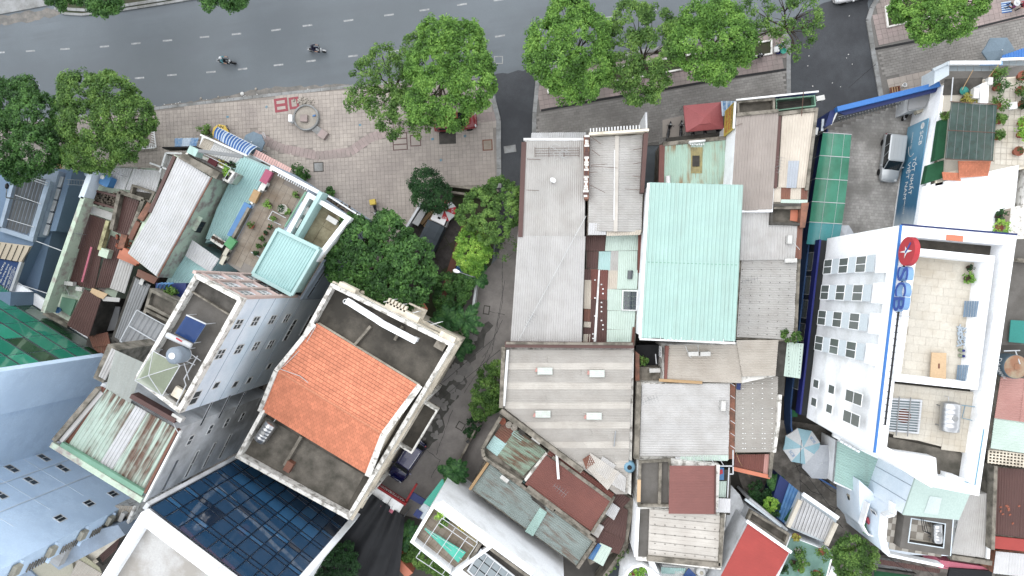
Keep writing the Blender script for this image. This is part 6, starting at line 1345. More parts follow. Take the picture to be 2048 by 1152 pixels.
# --- maroon roofs with mint parapet
t=house('maroon_roof_house','row house with maroon sheet roofs behind a long mint parapet',[(196,330),(330,338),(300,430),(252,530),(230,600),(150,650),(92,622)],4.6,'mint_wall')
mk('parapet',G().beam(P(196,334,6.2),P(172,398,6.2),.5,1.4),'pale_blue_wall',t);mk('parapet',G().beam(P(176,396,6.2),P(96,624,6.2),.4,1.4),'mint_wall',t);mk('coping',G().beam(P(173,398,6.3),P(92,622,6.3),.25,.12),'white_paint',t)
mk('column',G().lathe(P(198,350,5.0),[(.5,-.2),(.5,1.3),(.45,1.5),(.02,1.55)],20),'blue_grey_wall',t)
sheets(t,[(216,336),(266,337),(250,380),(200,372)],[5.2]*4,'zinc_white',.25,width=1.0);sheets(t,[(268,338),(326,342),(312,388),(252,380)],[5.25]*4,'zinc_white',.25,width=1.0,lift=.1)
slab(t,'white_band',[(178,410),(232,428),(226,442),(172,424)],5.2,.2,'white_deck')
sheets(t,[(174,426),(218,442),(190,580),(130,562)],[5.0,5.1,5.1,5.0],'maroon',.2,width=1.0);sheets(t,[(222,470),(252,484),(226,575),(192,576)],[5.1]*4,'maroon',.2,width=1.0);sheets(t,[(246,390),(280,402),(256,474),(226,462)],[5.6]*4,'maroon',.2,width=1.0)
for a,b in[((242,384),(290,400)),((290,400),(262,470)),((242,384),(226,460))]:mk('low_wall',G().beam(P(*a,6.0),P(*b,6.0),.35,.6),'old_render',t)
mk('yellow_wall',G().beam(P(219,442,5.7),P(202,500,5.6),.35,.6),M('yellow_render',S(210,204,150),dirt=S(120,110,80),da=.4,ds=2),t);mk('block',G().box(P(207,506,5.9),(.9,-.3),.9,.8,5,5.9),'mint_wall',t)
jk=parapet(t,[(186,378),(240,392),(234,420),(180,404)],5.0,5.6,.2,'maroon','dark_render');g=G()
for k in range(130):c=P(192+random.uniform(0,42),388+random.uniform(0,24),5.1);g.box(c,(random.uniform(-1,1),random.uniform(-1,1)),random.uniform(.08,.35),random.uniform(.05,.16),5.02,5.1+random.uniform(0,.3))
mk('rubble',g,'debris_dark',t,kind='stuff')
mk('concrete_box',G().ring(PP([(264,368),(310,384),(300,406),(258,390)],6.0),.2,4.6,6.0),'old_render',t);mk('box_floor',G().sheet(PP([(264,368),(310,384),(300,406),(258,390)],5.4),5.3),'pale_deck',t)
for k in range(26):
 c=P(228+random.uniform(0,30),456+random.uniform(0,22)+(random.random()<.4)*30,5.6);mk('broken_tile',G().box(c,(random.uniform(-1,1),random.uniform(-1,1)),random.uniform(.15,.4),random.uniform(.1,.22),5.2,5.35+random.uniform(0,.15)),'terracotta',t)
mk('tile_heap',G().beam(P(240,508,5.9),P(278,524,5.9),.8,.5),'orange_sheet',t);mk('tile_heap',G().beam(P(252,470,5.7),P(244,496,5.7),.6,.5),'brick_wall',t)
sheets(t,[(241,513),(268,530),(250,587),(220,576)],5.6,'zinc_light',.25)
mk('loose_batten',G().beam(P(183,494,5.6),P(164,564,5.6),.18,.06),'pink_paint',t);mk('mint_panel',G().prism(PP([(146,496),(156,498),(128,588),(112,584)],5.3),5.0,5.3),'mint_wall',t)
ac_unit(137,567,5.2,-8,'white air conditioner on the maroon roof beside the mint parapet');ac_unit(158,578,5.2,-8,'small white unit at the corner of the maroon shed',w=.6,h=.4)
cable([(128,572,5.6),(138,590,5.4),(156,595,5.3)],.03,'cable_white',.1,'white hose looping from the maroon roof air conditioner')
tk=thing('cube_water_tank','blue square plastic water tank on the white sheet roof by the street tree','water tank',tuple(P(208,362,5.3)));c=P(208,361,6.3)
mk('shell',G().prism([c+dirv(64+a)*r_ for a,r_ in((38,.62),(52,.62),(128,.62),(142,.62),(218,.62),(232,.62),(308,.62),(322,.62))],5.3,6.2),'tank_blue',tk);mk('lid',G().lathe(V3(P(204,354,6.3),6.2),[(.2,0),(.2,.1),(.15,.12),(.14,.06),(.02,.06)],16),'white_paint',tk)
sheds=house('maroon_shed','tall maroon tin shed with open side on the end of the row house',[(170,580),(203,600),(178,672),(136,648)],6.8,'dark_render');sheets(sheds,[(170,578),(203,599),(178,675),(134,650)],[7.1,7.0,7.0,7.1],'maroon',.2,amp=.03,width=1.0)
slab(sheds,'board',[(184,576),(215,588),(206,598),(178,588)],7.0,.08,'plywood');slab(sheds,'board',[(200,592),(240,596),(238,604),(206,602)],6.9,.08,'zinc_light')
for k in range(5):mk('shelf',G().prism(PP([(196-k*2,618+k*10),(214-k*2,626+k*10),(212-k*2,634+k*10),(193-k*2,626+k*10)],4.8),4.6,4.8),['cream_wall','maroon','white_deck','zinc_light','wood'][k],sheds)
slab(sheds,'green_roof',[(124,594),(152,600),(140,632),(118,618)],4.9,.2,'green_gutter');mk('blue_basin',G().lathe(P(115,620,5.2),[(.2,-.3),(.32,0),(.28,0),(.18,-.25),(.02,-.25)],16),'tarp_blue',label='sky blue plastic basin on the yard wall of the maroon shed',cat='basin')
mk('yard_wall',G().beam(P(94,626,5.0),P(142,652,5.0),.3,1),'old_render',sheds)
t=house('ragged_roof','ragged rusty sheet roofs hanging over the green glass building',[(176,672),(214,668),(238,690),(210,712),(172,690)],5.6,'dark_render');sheets(t,[(178,672),(216,664),(222,690),(186,694)],5.8,'brown_rust',.2);sheets(t,[(186,694),(224,690),(214,708),(196,704)],5.7,'rust_deep',.2)
slab(t,'yard_floor',[(205,610),(240,614),(232,660),(196,664)],4.4,.2,'zinc_dark')
# --- slate blue building with louvred skylight
SB=[(14,330),(158,336),(122,470),(60,620),(-120,600),(-120,480)]
t=house('slate_blue_building','slate blue building at the left edge with grey louvred roof',[(-60,338),(150,338),(104,466),(60,640),(-60,640)],2.6,'slate_blue')
mk('louvre_roof_wall',G().prism(PP([(36,330),(118,342),(78,474),(4,456)],3.6),0,3.6),'blue_grey_wall',t)
for k in range(8):
 f=k/8;mk('louvre',G().add([P(40+56*f,346+14*f,4.0),P(40+56*(f+.11),346+14*(f+.11),3.75),P(8+56*(f+.11),454+18*(f+.11),3.75),P(8+56*f,454+18*f,4.0)],[(0,1,2,3)]),'zinc_dark',t)
for a,b,w_ in[((36,340),(4,456),.5),((100,362),(66,474),.7),((2,458),(70,480),.6)]:mk('frame_wall',G().beam(P(*a,4.1),P(*b,4.1),w_*.7,.5),'blue_grey_wall',t)
for y in(0,1):mk('tie_rod',G().tube([P(30-y*16,390+y*48,4.4),P(82-y*14,408+y*46,4.4)],.035),'rail_white',t)
for a,b in[((52,356),(94,370)),((54,352),(96,366))]:mk('tie_rod',G().tube([P(*a,4.5),P(*b,4.5)],.04),'rail_white',t)
for k in range(5):slab(t,'gutter_slab',[(118-k*7,352+k*24),(128-k*7,354+k*24),(121-k*7,375+k*24),(110-k*7,373+k*24)],3.2,.2,'grey_render')
mk('blue_wall',G().prism(PP([(134,342),(146,342),(112,462),(100,462)],3.4),0,3.4),'slate_blue',t)
mk('blue_wall',G().prism(PP([(-80,466),(76,466),(28,578),(-80,590)],3.8),0,3.8),'slate_blue',t)
mk('tall_wall',G().prism(PP([(-140,584),(22,584),(18,645),(-140,650)],6.9),0,6.9),'slate_blue',t)
slab(t,'cream_roof',[(-30,480),(62,492),(42,524),(-30,512)],4.3,.2,M('cream_sheet',S(230,212,186),var=.06));
for k in range(6):mk('roof_seam',G().beam(P(0+k*12,486+k*1.5,4.34),P(-14+k*12,518+k*1.5,4.34),.05),'dark_render',t)
bn=thing('poster','blue poster with rows of white writing on the slate blue building roof','poster',tuple(P(15,545,4.0)));mk('sheet',G().prism(PP([(-30,512),(44,526),(22,580),(-30,584)],4.1),4.05,4.1),M('poster_blue',S(52,84,140),var=.15,vs=1.0),bn)
dr=(P(24,532,4.1)-P(6,572,4.1)).normalized();up=Vector((-dr.y,dr.x,0))
for k,s_ in enumerate(['tháng lương','tiền lương tháng','thành công hạnh phúc','từ ngày 20/11/2017','Bảo hiểm nhân thọ']):text(bn,'lettering',s_,P(2+k*6.5,542+k*4.5,4.112),dr,up,.24,'white_paint',width=1.9+.1*k)
for k in range(4):mk('pole',G().tube([P(4+k*5,584,4.4),P(20+k*5,534+k*4,4.4)],.02,5),'rail_white',t)
mk('frame_wall',G().beam(P(44,524,4.3),P(24,582,4.3),.25,.4),'rail_white',t)
for a,b in[((72,482),(124,502)),((36,568),(98,588))]:mk('tie_bar',G().tube([P(*a,4.0),P(*b,5.5)],.045),'rail_white',t)
mk('yellow_net',G().add([P(106,330,2.6),P(110,314,2.9),P(132,318,2.6),P(122,342,2.4)],[(0,1,2,3)]),'net_yellow',label='yellow tarpaulin stretched under the leftmost street trees',cat='tarpaulin')
ld=thing('ladder','steel ladder laid across the alley from the slate blue building','ladder',tuple(P(155,366,3.8)))
for dy in(-5,5):mk('rail',G().tube([P(134,364+dy,3.9),P(174,366+dy,5.8)],.025),'galv',ld)
for k in range(7):mk('rung',G().tube([P(137+k*5.6,360,4.0+.28*k),P(137+k*5.6,370,4.0+.28*k)],.018),'galv',ld)
sl=thing('street_lamp','grey street lamp head at the left edge beside the slate blue building','street lamp',tuple(P(12,395,0)));c=P(14,372,7.5);mk('post',G().tube([V3(P(12,395,7),0),P(12,395,7)],[.09,.06],8),'rail_grey',sl);mk('arm',G().tube([P(12,395,7),P(13,385,7.5),c],.04),'rail_grey',sl);mk('head',G().lathe(c,[(.02,-.3),(.14,-.2),(.17,.1),(.02,.3)],12,axis=(0.1,1,0)),'black_metal',sl,smooth=True)
# --- blue tower with green glass front
kz=6.0
TA,TB,TC,TD,TE,TF=[P(x,y,kz)for x,y in[(88,646),(203,718),(156,797),(95,902),(211,972),(262,1006)]]
back=Vector((-.47,-.88,0));side=Vector((-.88,.47,0))
uF=(TB-TA).normalized()
foot=[TA,TB,TC+(TB-TC).normalized()*.2,TC-Vector((.9,-.5,0))*.5,TD,TE,TF,TF+back*1.9,TF+back*1.9+Vector((-.945,-.33,0))*45,TA-uF*45]
t=thing('blue_tower','sky blue office tower with green glass front filling the lower left corner','tower',tuple(V3(TD,0)))
mk('wall',G().prism(foot,0,33),'tower_blue',t)
u=(TB-TA);u.z=0;Lw=u.length;u.normalize();nf=Vector((-u.y,u.x,0));nf=nf if nf.y>0 else-nf
gm=['green_glass','green_glass_b','green_glass','green_glass_reflect'];A0=TA-u*14;n=9
for k in range(n):
 for j in range(12):
  a,b=A0+u*(k*2.3)+nf*.06,A0+u*(k*2.3+2.24)+nf*.06;z0=4.2+j*2.2
  if(a-TB).dot(u)>-1.6:continue
  dpt=nf*random.uniform(0,.012);mk('glass_pane',G().add([V3(a,z0)+dpt,V3(b,z0)+nf*random.uniform(0,.02),V3(b,z0+2.1),V3(a,z0+2.1)],[(0,1,2,3)]),'green_glass_reflect' if j%3==0 and random.random()<.8 else random.choice(['green_glass']*6+['green_glass_b']),t)  # darker pane rows put reflected bands into the glass colour
for j in range(13):mk('transom',G().beam(V3(A0,4.15+j*2.2)+nf*.1,V3(TB-u*.5,4.15+j*2.2)+nf*.1,.08,.07),'dark_glass',t)
mk('base_ledge',G().beam(V3(A0,3.9)+nf*.5,V3(TB,3.9)+nf*.5,1.2,.25),'white_wall',t)
mk('corner_fin',G().box(TB-u*.2+nf*.1,u,.5,.5,0,33),'tower_blue',t)
def wins(A,B,pix,w_,h_,pn=(2,1)):
 for x,y in pix:window(t,A,B,(x,y),w_,h_,panes=pn)
wins(TD,TE,[(88,916),(24,938),(126,937),(62,962),(0,990)],1.1,.7)
wins(TE,TF,[(178,1007),(120,1037),(226,988)],.7,.9)
A,B=TF,TF+back*8;uu=back;nn=Vector((.88,-.47,0))
for j in range(7):
 zc=5+j*3.6
 bay=mk('service_ledge',G().box(TF+uu*.95+nn*.15,uu,1.8,.3,zc-.12,zc),'tower_blue',t)
 for k in range(7):mk('louvre',G().beam(V3(TF+uu*1.0+nn*.1,zc+.3+k*.3),V3(TF+uu*1.75+nn*.1,zc+.3+k*.3),.1,.06),'old_render',t)
 mk('condenser',G().box(TF+uu*.6+nn*.27,uu,.8,.36,zc,zc+.65),'ac_beige',bay)
for f in(.3,.72):c_=TD.lerp(TE,f)+nf*.06;mk('drain_pipe',G().tube([V3(c_,0),V3(c_,33)],.05,6),'pale_blue_wall',t)
for zz in(9,13,17,21,25):mk('floor_line',G().beam(V3(TD,zz)+nf*.01,V3(TE,zz)+nf*.01,.03,.05),'pale_blue_wall',t)
# --- low houses between the tower and the dark glass building
t=house('corner_low_house','cream low house with white terrace under the blue tower',[(140,1010),(262,1000),(240,1075),(150,1152),(0,1190),(20,1110)],6.0,'cream_wall')
slab(t,'roof_slab',[(60,1090),(130,1060),(150,1152),(10,1160)],6.3,.3,M('cream_roof_b',S(224,216,190),var=.06));slab(t,'roof_slab',[(0,1122),(48,1130),(90,1170),(0,1180)],6.5,.3,'blue_grey_wall');sheets(t,[(158,1118),(205,1146),(190,1170),(142,1150)],6.35,'zinc_beige',.25);sheets(t,[(150,1095),(200,1134),(205,1146),(158,1118)],6.3,M('cream_corr',S(232,226,190),var=.05),.25)
t=house('white_box_house','narrow pale house with white roof box between tower and dark glass building',[(140,1072),(236,1050),(250,1070),(118,1140),(96,1122)],9.5,'blue_grey_wall');slab(t,'roof_box',[(112,1086),(134,1098),(116,1134),(96,1122)],10.3,.8,'white_deck');slab(t,'roof_hole',[(136,1076),(148,1084),(138,1100),(124,1092)],9.9,.3,'old_render')
t=house('beige_yard_roof','beige corrugated roof with an air conditioner under the rusty roof house',[(232,1010),(275,1012),(262,1062),(216,1048)],7.5,'old_white');sheets(t,[(232,1010),(275,1013),(252,1060),(216,1046)],7.7,'zinc_beige',.2);ac_unit(243,1035,7.8,66,'white air conditioner on the beige yard roof at the lower left');ac_unit(206,1040,7.8,20,'pale condenser at the foot of the blue tower','ac_white');mk('wall_edge',G().beam(P(274,1010,8.1),P(250,1062,8.1),.25,.6),'old_white',t)
t=house('maroon_corner_roof','maroon roof wedge beside the white roof of the dark glass building',[(190,1098),(246,1058),(236,1092),(206,1132),(184,1110)],5.6,'dark_render');sheets(t,[(244,1066),(234,1098),(206,1124),(194,1100)],5.8,'maroon',.2)
# --- dark glass office building
GZ=22.5
GR=[(283,1024),(541,1220),(420,1420),(110,1300)]
t=house('dark_glass_building','office building with dark blue glass wall and blank white roof',GR,GZ-.8,'white_wall')
parapet(t,GR,GZ-.8,GZ,.7,'white_wall','white_deck')
gp=PP(GR,GZ);A,B=gp[0],gp[1];u=B-A;u.z=0;Lw=u.length;u.normalize();nf=Vector((-u.y,u.x,0));nf=nf if nf.y>0 else-nf
ncol,nrow=9,10;zt,zb_=GZ-.9,1.5;fm=['facade_glass']*5+['facade_glass_c']
rows=[];z=zt
while z>zb_:rows.append((z-1.85,z-.09,'big'));z-=1.9;rows.append((z-.55,z-.09,'band'));z-=.6
for z0,z1,kd in rows:
 for i in range(ncol):
  a,b=A+u*(Lw*i/ncol+.05)+nf*.06,A+u*(Lw*(i+1)/ncol-.05)+nf*.06
  m_='facade_glass_b' if(kd=='band' and random.random()<.5)or(kd=='big' and 8<z1<13 and random.random()<.8)else random.choice(fm)
  t0=nf*random.uniform(-.015,.015);t1=nf*random.uniform(-.015,.015);mk('glass_pane',G().add([V3(a,z0)+t0,V3(b,z0)+t1,V3(b,z1)-t0,V3(a,z1)-t1],[(0,1,2,3)]),m_,t)
 mk('transom',G().beam(V3(A,z1+.045)+nf*.07,V3(B,z1+.045)+nf*.07,.06,.06),'facade_glass_c',t)
for i in range(ncol+1):c=A+u*Lw*i/ncol+nf*.1;mk('mullion',G().beam(V3(c,zb_),V3(c,zt),.05,.08),'facade_glass_c',t)
mk('end_fin',G().box(B+u*.25+nf*.1,u,.5,.9,0,GZ-.8),'white_wall',t);mk('end_fin',G().box(A-u*.2,u,.3,.5,0,GZ-.8),'grey_render',t)
# === right block
RB=[(1803,450),(2034,470),(1958,992),(1868,974),(1750,905)]
ZR=19.0
t=house('bank_building','tall white bank block with blue trim, rooftop letters and tiled terrace',RB,17.6,'white_wall',zb=4.4)
rb=PP(RB,ZR)
parapet(t,RB,17.6,ZR,.75,'white_wall','mossy_deck')
mk('blue_trim',G().beam(P(1802,450,19.02),P(1749,905,19.02),.15,.12),'scb_blue',t);mk('blue_trim',G().beam(P(1803,449,19.02),P(2034,469,19.02),.12,.1),'fence_navy',t)
p0=PP(RB,ZR);A,B=V3(p0[0],0),V3(p0[4],0);u=(B-A).normalized();nf=Vector((-1,0,0));nf=Vector((u.y,-u.x,0));nf=nf if nf.x<0 else-nf
mk('navy_band',G().prism([A-nf*.05,B-nf*.05,B+nf*.12,A+nf*.12],3.7,4.7),'navy',t)
ga=[A+nf*-.15,B+nf*-.15,P(1958,992,ZR),P(2034,470,ZR)];mk('ground_floor',G().prism([V3(q,0)for q in ga],0,4.4),M('shop_black',S(38,40,42),rough=.3),t)
for k in range(6):c=V3(A.lerp(B,.12+k*.14),1.9)-nf*.15;window_at(t,c,u,nf,1.7,2.4,'rail_white','scb_window',(1,1),.07)
for fy in(.16,.30,.44,.58):
 for z_ in(7.0,10.2,13.4):
  c=V3(A.lerp(B,fy),z_);window_at(t,c,u,nf,1.25,1.7,'white_wall','scb_window',(2,1),.035)
  mk('blue_panel',G().beam(c+Vector((0,0,1.6))+nf*.005-u*.64,c+Vector((0,0,1.6))+nf*.005+u*.64,.03,1.3),'panel_blue',t)
 c=V3(A.lerp(B,fy),16.6);mk('blind_panel',G().ring([c-u*.75+nf*.07,c+u*.75+nf*.07,c+u*.75-nf*.1,c-u*.75-nf*.1],.06,16.0,17.8),'white_wall',t)
for fy in(.80,.90):
 for z_ in(7.4,10.7):window_at(t,V3(A.lerp(B,fy),z_),u,nf,.7,1.2,'white_wall','scb_window',(1,1),.035)
 window_at(t,V3(A.lerp(B,fy),14.8),u,nf,.9,2.8,'white_wall','scb_window',(1,2),.035)
IN=[(1822,495),(1990,512),(1955,780),(1786,762)]
pin=parapet(t,IN,17.75,19.3,.45,'white_wall','cream_joint','terrace_wall')
tiles(t,[(1826,504),(1972,516),(1936,766),(1792,752)],17.8,.85,.6,-6,'cream_tile',gap=.01,brick=True,name='floor_tile')
DK=[(1778,766),(1962,786),(1942,908),(1760,862)]
slab(t,'tank_deck',DK,18.0,.3,'cream_joint');tiles(t,DK,18.05,.42,.42,-7,'cream_tile',gap=.01,name='deck_tile')
slab(t,'low_roof',[(1770,872),(1948,912),(1936,984),(1880,962),(1768,905)],17.75,.1,'pale_deck')
mk('white_block',G().prism(PP([(1766,900),(1872,916),(1876,972),(1862,975),(1752,906)],18.9),17.6,18.9),'white_wall',t);mk('stair_box',G().prism(PP([(1905,952),(1928,958),(1930,978),(1903,974)],19.2),17.6,19.2),'white_wall',t)
mk('gutter_wall',G().beam(P(2002,508,18.3),P(1966,780,18.3),.3,.8),'old_render',t);mk('east_pipe',G().tube([P(1968,858,19.1),P(1950,970,19.1),P(1925,962,19.1)],.05),'tank_pale',t)
for k in range(26):mk('bird_spike',G().beam(P(1812-k*1.55,520+k*13.2,19.06),P(1805-k*1.55,519+k*13.2,19.12),.04),'black_metal',t)
mk('sign_rail',G().beam(P(1814,480,19.3),P(1770,850,19.3),.1,.1),'black_metal',t)
mk('orange_rag',G().box(P(1910,476,19.1),(1,-.1),1.1,.4,19.0,19.1),'orange_sheet',t)
rs=thing('rooftop_sign','big blue SCB letters and red oval emblem along the bank roof edge','sign',tuple(P(1808,560,19.2)))
SA,SBp=V3(P(1822,474,20),0),V3(P(1806,640,20),0);su=(SBp-SA).normalized();sn=Vector((su.y,-su.x,0));sn=sn if sn.x<0 else-sn
c=V3(P(1819,503,20.3),20.3);a1=su;a2=Vector((0,0,1));g=G();g2=G()
el=lambda r1,r2,off:[c+a1*math.cos(6.283*i/32)*r1+a2*math.sin(6.283*i/32)*r2+sn*off for i in range(32)]
g.add(el(.98,1.08,.2)+el(.98,1.08,-.15),[tuple(range(32)),tuple(range(63,31,-1))]+[(i,(i+1)%32,32+(i+1)%32,32+i)for i in range(32)]);mk('red_oval',g,'sign_red',rs)
mk('star_mark',G().add([c+sn*.22+a1*x+a2*y for x,y in((0,.8),(.12,.1),(.5,-.2),(.1,-.15),(.02,-.9),(-.06,-.15),(-.35,-.2),(-.1,.1))],[tuple(range(8))]),'white_paint',rs)
mk('navy_slash',G().beam(c+sn*.225-a1*.55+a2*.5,c+sn*.225+a1*.1-a2*.1,.16,.01,up=sn),'sign_letter_blue',rs)
for k,(ch,x,y)in enumerate([('S',1812,548),('C',1808,579),('B',1804,609)]):
 cc=V3(P(x,y,20.0),19.95);text(rs,'letter_'+'side',ch,cc,su,Vector((0,0,1)),1.45,'sign_letter_side',ext=.36,width=1.0);text(rs,'letter_face',ch,cc+sn*.2,su,Vector((0,0,1)),1.42,'sign_letter_blue',ext=.04,width=.98)
for y in(484,522,545,572,603,632):q_=V3(P(1818-(y-484)*.1,y,19.6),0);mk('strut',G().beam(V3(q_,19),V3(q_+sn*.0,20.6),.06),'rail_white',rs)
for x,y,a in[(1944,618,'upper'),(1930,746,'lower')]:
 la=thing('corrugated_panel',a+' grey corrugated panel leaning on the bank terrace wall','panel',tuple(P(x,y,17.8)))
 for k in range(6):mk('rib',G().add([P(x-15+k*5,y-16,18.0+.17*k),P(x-10.6+k*5,y-16,18.1+.17*k),P(x-13.6+k*5,y+16,18.1+.17*k),P(x-18+k*5,y+16,18.0+.17*k)],[(0,1,2,3)]),M('louvre_blue',S(126,152,176),var=.05),la)
pot_plant(1938,535,17.85,'small dark plant at the top of the bank terrace','pot_dark','leaf_dark',.15,.28,.2,.12,9,14);pot_plant(1937,557,17.85,'round lime green plant on the bank terrace','pot_dark','leaf_lime',.25,.42,.3,.14,12,18)
for y,n_ in((701,'upper'),(712,'lower')):c=P(1925,y,18.2);o=thing('water_bottle',n_+' big water bottle with navy cap on the bank terrace','bottle',(c.x,c.y,17.85),'bottles on the bank terrace');mk('bottle',G().lathe((c.x,c.y,17.85),[(.13,0),(.14,.3),(.08,.42),(.05,.46)],14),'clear_green',o);mk('cap',G().lathe((c.x,c.y,18.3),[(.09,0),(.09,.06),(.01,.07)],12),'navy',o)
g=G()
for k in range(40):c=P(1922+random.uniform(-7,7),672+random.uniform(-18,18),17.95);g.tube([c,c+dirv(random.uniform(0,360))*.25],.05,5)
mk('bottle_heap',g,M('clear_plastic',S(190,206,220),rough=.2),label='heap of clear plastic bottles on the bank terrace',cat='bottles',kind='stuff')
tb=thing('table_top','light wood table top lying at the lower end of the bank terrace','table',tuple(P(1878,735,17.85)));mk('board',G().prism(PP([(1864,705),(1893,706),(1892,762),(1860,760)],18.3),18.2,18.3),'plywood',tb);mk('slot',G().box(P(1878,732,18.31),(0,1),.35,.12,18.3,18.31),'wood_dark',tb)
steel_tank(1900,834,18.0,86,'big steel water tank on the bank roof deck',1.9,.62,.25);ac_unit(1962,848,18.1,84,'white pump box beside the steel tank on the bank roof',h=.5,w=.7)
mk('deck_pipe',G().tube([P(1905,808,18.4),P(1960,815,18.4),P(1958,840,18.4)],.03),'tank_pale',t);mk('deck_pipe',G().tube([P(1930,812,18.3),P(1924,836,18.3),P(1950,842,18.3)],.03),'tank_pale',t)
sk=thing('barred_skylight','clear skylight under white bars on the bank roof deck','skylight',tuple(P(1808,833,18.0)));SKQ=[(1776,796),(1845,800),(1838,868),(1770,862)]
mk('curb',G().ring(PP(SKQ,18.4),.12,18.0,18.4),'rail_white',sk);mk('glass',G().prism(inset(PP(SKQ,18.3),.1),18.2,18.25),M('sky_glass',S(150,166,172),rough=.15),sk);mk('nest',G().lathe(P(1808,832,18.28),[(.5,0),(.45,.06),(.02,.08)],14),'wood_dark',sk)
for k in range(13):f=(k+.5)/13;mk('bar',G().beam(P(1776-6*f,796+66*f,18.45),P(1845-7*f,800+68*f,18.45),.05),'rail_white',sk)
for f in(.33,.66):mk('bar',G().beam(P(1776+69*f,792+4*f,18.5),P(1770+68*f,870+4*f,18.5),.06),'steel_dull',sk)
# --- yard: fence, gate canopy, green canopy, van, banner wall
bf=thing('gate_canopy','bright blue gate canopy with grey folding gate across the bank yard','gate',tuple(P(1760,205,0)))
mk('canopy_front',G().beam(P(1672,220,4.0),P(1876,170,4.0),.45,.7),'scb_blue',bf);mk('canopy_slab',G().prism(PP([(1674,224),(1876,174),(1872,184),(1690,230)],3.9),3.7,3.9),'fence_navy',bf)
mk('post',G().prism(PP([(1660,222),(1672,217),(1664,248),(1650,254)],3.7),0,3.7),'fence_navy',bf);mk('post_edge',G().beam(P(1674,224,3.8),P(1662,250,3.4),.12,.12),'white_paint',bf);mk('post_edge',G().beam(P(1646,238,3.2),P(1644,262,3.0),.2,.12),'panel_blue',bf)
for k in range(24):
 x,y=1678+k*6.0,237-k*1.65;mk('gate_lattice',G().beam(P(x,y,1.6),P(x+4,y+6,.3),.09,.06),'rail_grey',bf);mk('gate_lattice',G().beam(P(x+5,y-1,1.6),P(x-2,y+5,.3),.09,.06),'steel_dull',bf)
mk('gate_rail',G().tube([P(1676,234,1.65),P(1818,196,1.65)],.04),'rail_grey',bf)
bl=thing('side_fence','long narrow blue fence along the alley beside the bank','fence',tuple(P(1610,500,0)))
fp=[(1648,262),(1612,480),(1588,690),(1576,800),(1576,850),(1588,905),(1620,945),(1665,972)]
for a,b in zip(fp,fp[1:]):mk('panel',G().beam(P(*a,.9),P(*b,.9),.14,1.8),M('fence_blue',S(62,102,158),var=.12)if a[1]>460 else 'fence_navy',bl)
gc=thing('green_canopy','long arched green plastic canopy with white ribs along the bank yard','canopy',tuple(P(1660,380,0)))
segs=[(265,1646,1703),(311,1639,1699),(357,1631,1695),(403,1624,1690),(444,1619,1684),(488,1613,1676)]
for i,((y0,a0,b0),(y1,a1_,b1_))in enumerate(zip(segs,segs[1:])):
 pr=[]
 for y,xa,xb in((y0,a0,b0),(y1,a1_,b1_)):pr.append([P(xa+(xb-xa)*f,y+4*f,2.6+.75*math.sin(math.pi*(.12+.72*f)))for f in[k/8 for k in range(9)]])
 mk('canopy_sheet',G().add(pr[0]+pr[1],[(k,k+1,10+k,9+k)for k in range(8)]),'canopy_teal' if i==4 else 'canopy_green',gc,smooth=True)
 mk('rib',G().tube([p+Vector((0,0,.03))for p in pr[0]],.035,5),'rail_white',gc)
 for k in(3,6):mk('purlin',G().tube([pr[0][k]+Vector((0,0,.02)),pr[1][k]+Vector((0,0,.02))],.014,4),'rail_white',gc)
 mk('post',G().beam(V3(pr[0][0],0),pr[0][0],.06),'rail_grey',gc)
parasol(1690,470,2.2,1.1,['umb_grey'],'closed-in grey parasol at the end of the green canopy',n=6)
car('minivan','silver minivan parked in the bank yard',1776,318,-97,4.6,1.78,1.75,'silver_car',(-.47,-.42,.10,.27),cat='van',rails=False,zg=.05)
bw=house('banner_wall_building','white walled annex with wide blank roof along the bank yard',[(1884,172),(1896,172),(1868,330),(1850,372),(2038,332),(2022,480),(1832,470),(1852,330)],4.6,'white_wall')
slab(bw,'roof_sheet',[(1846,374),(1888,362),(1870,478),(1832,474)],5.0,.3,'white_wall');slab(bw,'roof_sheet',[(1890,362),(2038,330),(2012,480),(1872,478)],5.3,.3,'white_wall')
mk('wall_cap',G().beam(P(1888,172,4.8),P(1838,470,4.8),.35,.3),'white_wall',bw)
BA,BB=V3(P(1834,222,2.4),0),V3(P(1806,470,2.4),0);bu=(BB-BA).normalized();bn_=Vector((bu.y,-bu.x,0));bn_=bn_ if bn_.x<0 else-bn_
BA,BB=V3(P(1858,236,4.0),0),V3(P(1826,462,4.0),0);bu=(BB-BA).normalized();bn_=Vector((bu.y,-bu.x,0));bn_=bn_ if bn_.x<0 else-bn_
bs=thing('wall_banner','blue bank banner with white slogan lettering on the yard wall','banner',tuple(V3(BA,.4)))
m=bpy.data.materials.new('banner_print');m.use_nodes=True;MATS['banner_print']=m;n_=m.node_tree;tx=n_.nodes.new('ShaderNodeTexCoord');sp=n_.nodes.new('ShaderNodeSeparateXYZ');rp=n_.nodes.new('ShaderNodeValToRGB');nz=n_.nodes.new('ShaderNodeTexNoise');nz.inputs['Scale'].default_value=3;ad=n_.nodes.new('ShaderNodeMath');ad.operation='MULTIPLY_ADD';ad.inputs[1].default_value=.25
n_.links.new(tx.outputs['Generated'],sp.inputs[0]);n_.links.new(tx.outputs['Generated'],nz.inputs[0]);n_.links.new(nz.outputs[0],ad.inputs[0]);n_.links.new(sp.outputs['Y'],ad.inputs[2]);n_.links.new(ad.outputs[0],rp.inputs[0]);n_.links.new(rp.outputs[0],n_.nodes['Principled BSDF'].inputs['Base Color'])
el_=rp.color_ramp.elements;el_[0].position=.14;el_[0].color=S(226,238,244);el_[1].position=1.0;el_[1].color=S(120,184,216);e_=el_.new(.36);e_.color=S(40,118,160);e_=el_.new(.72);e_.color=S(62,144,186)
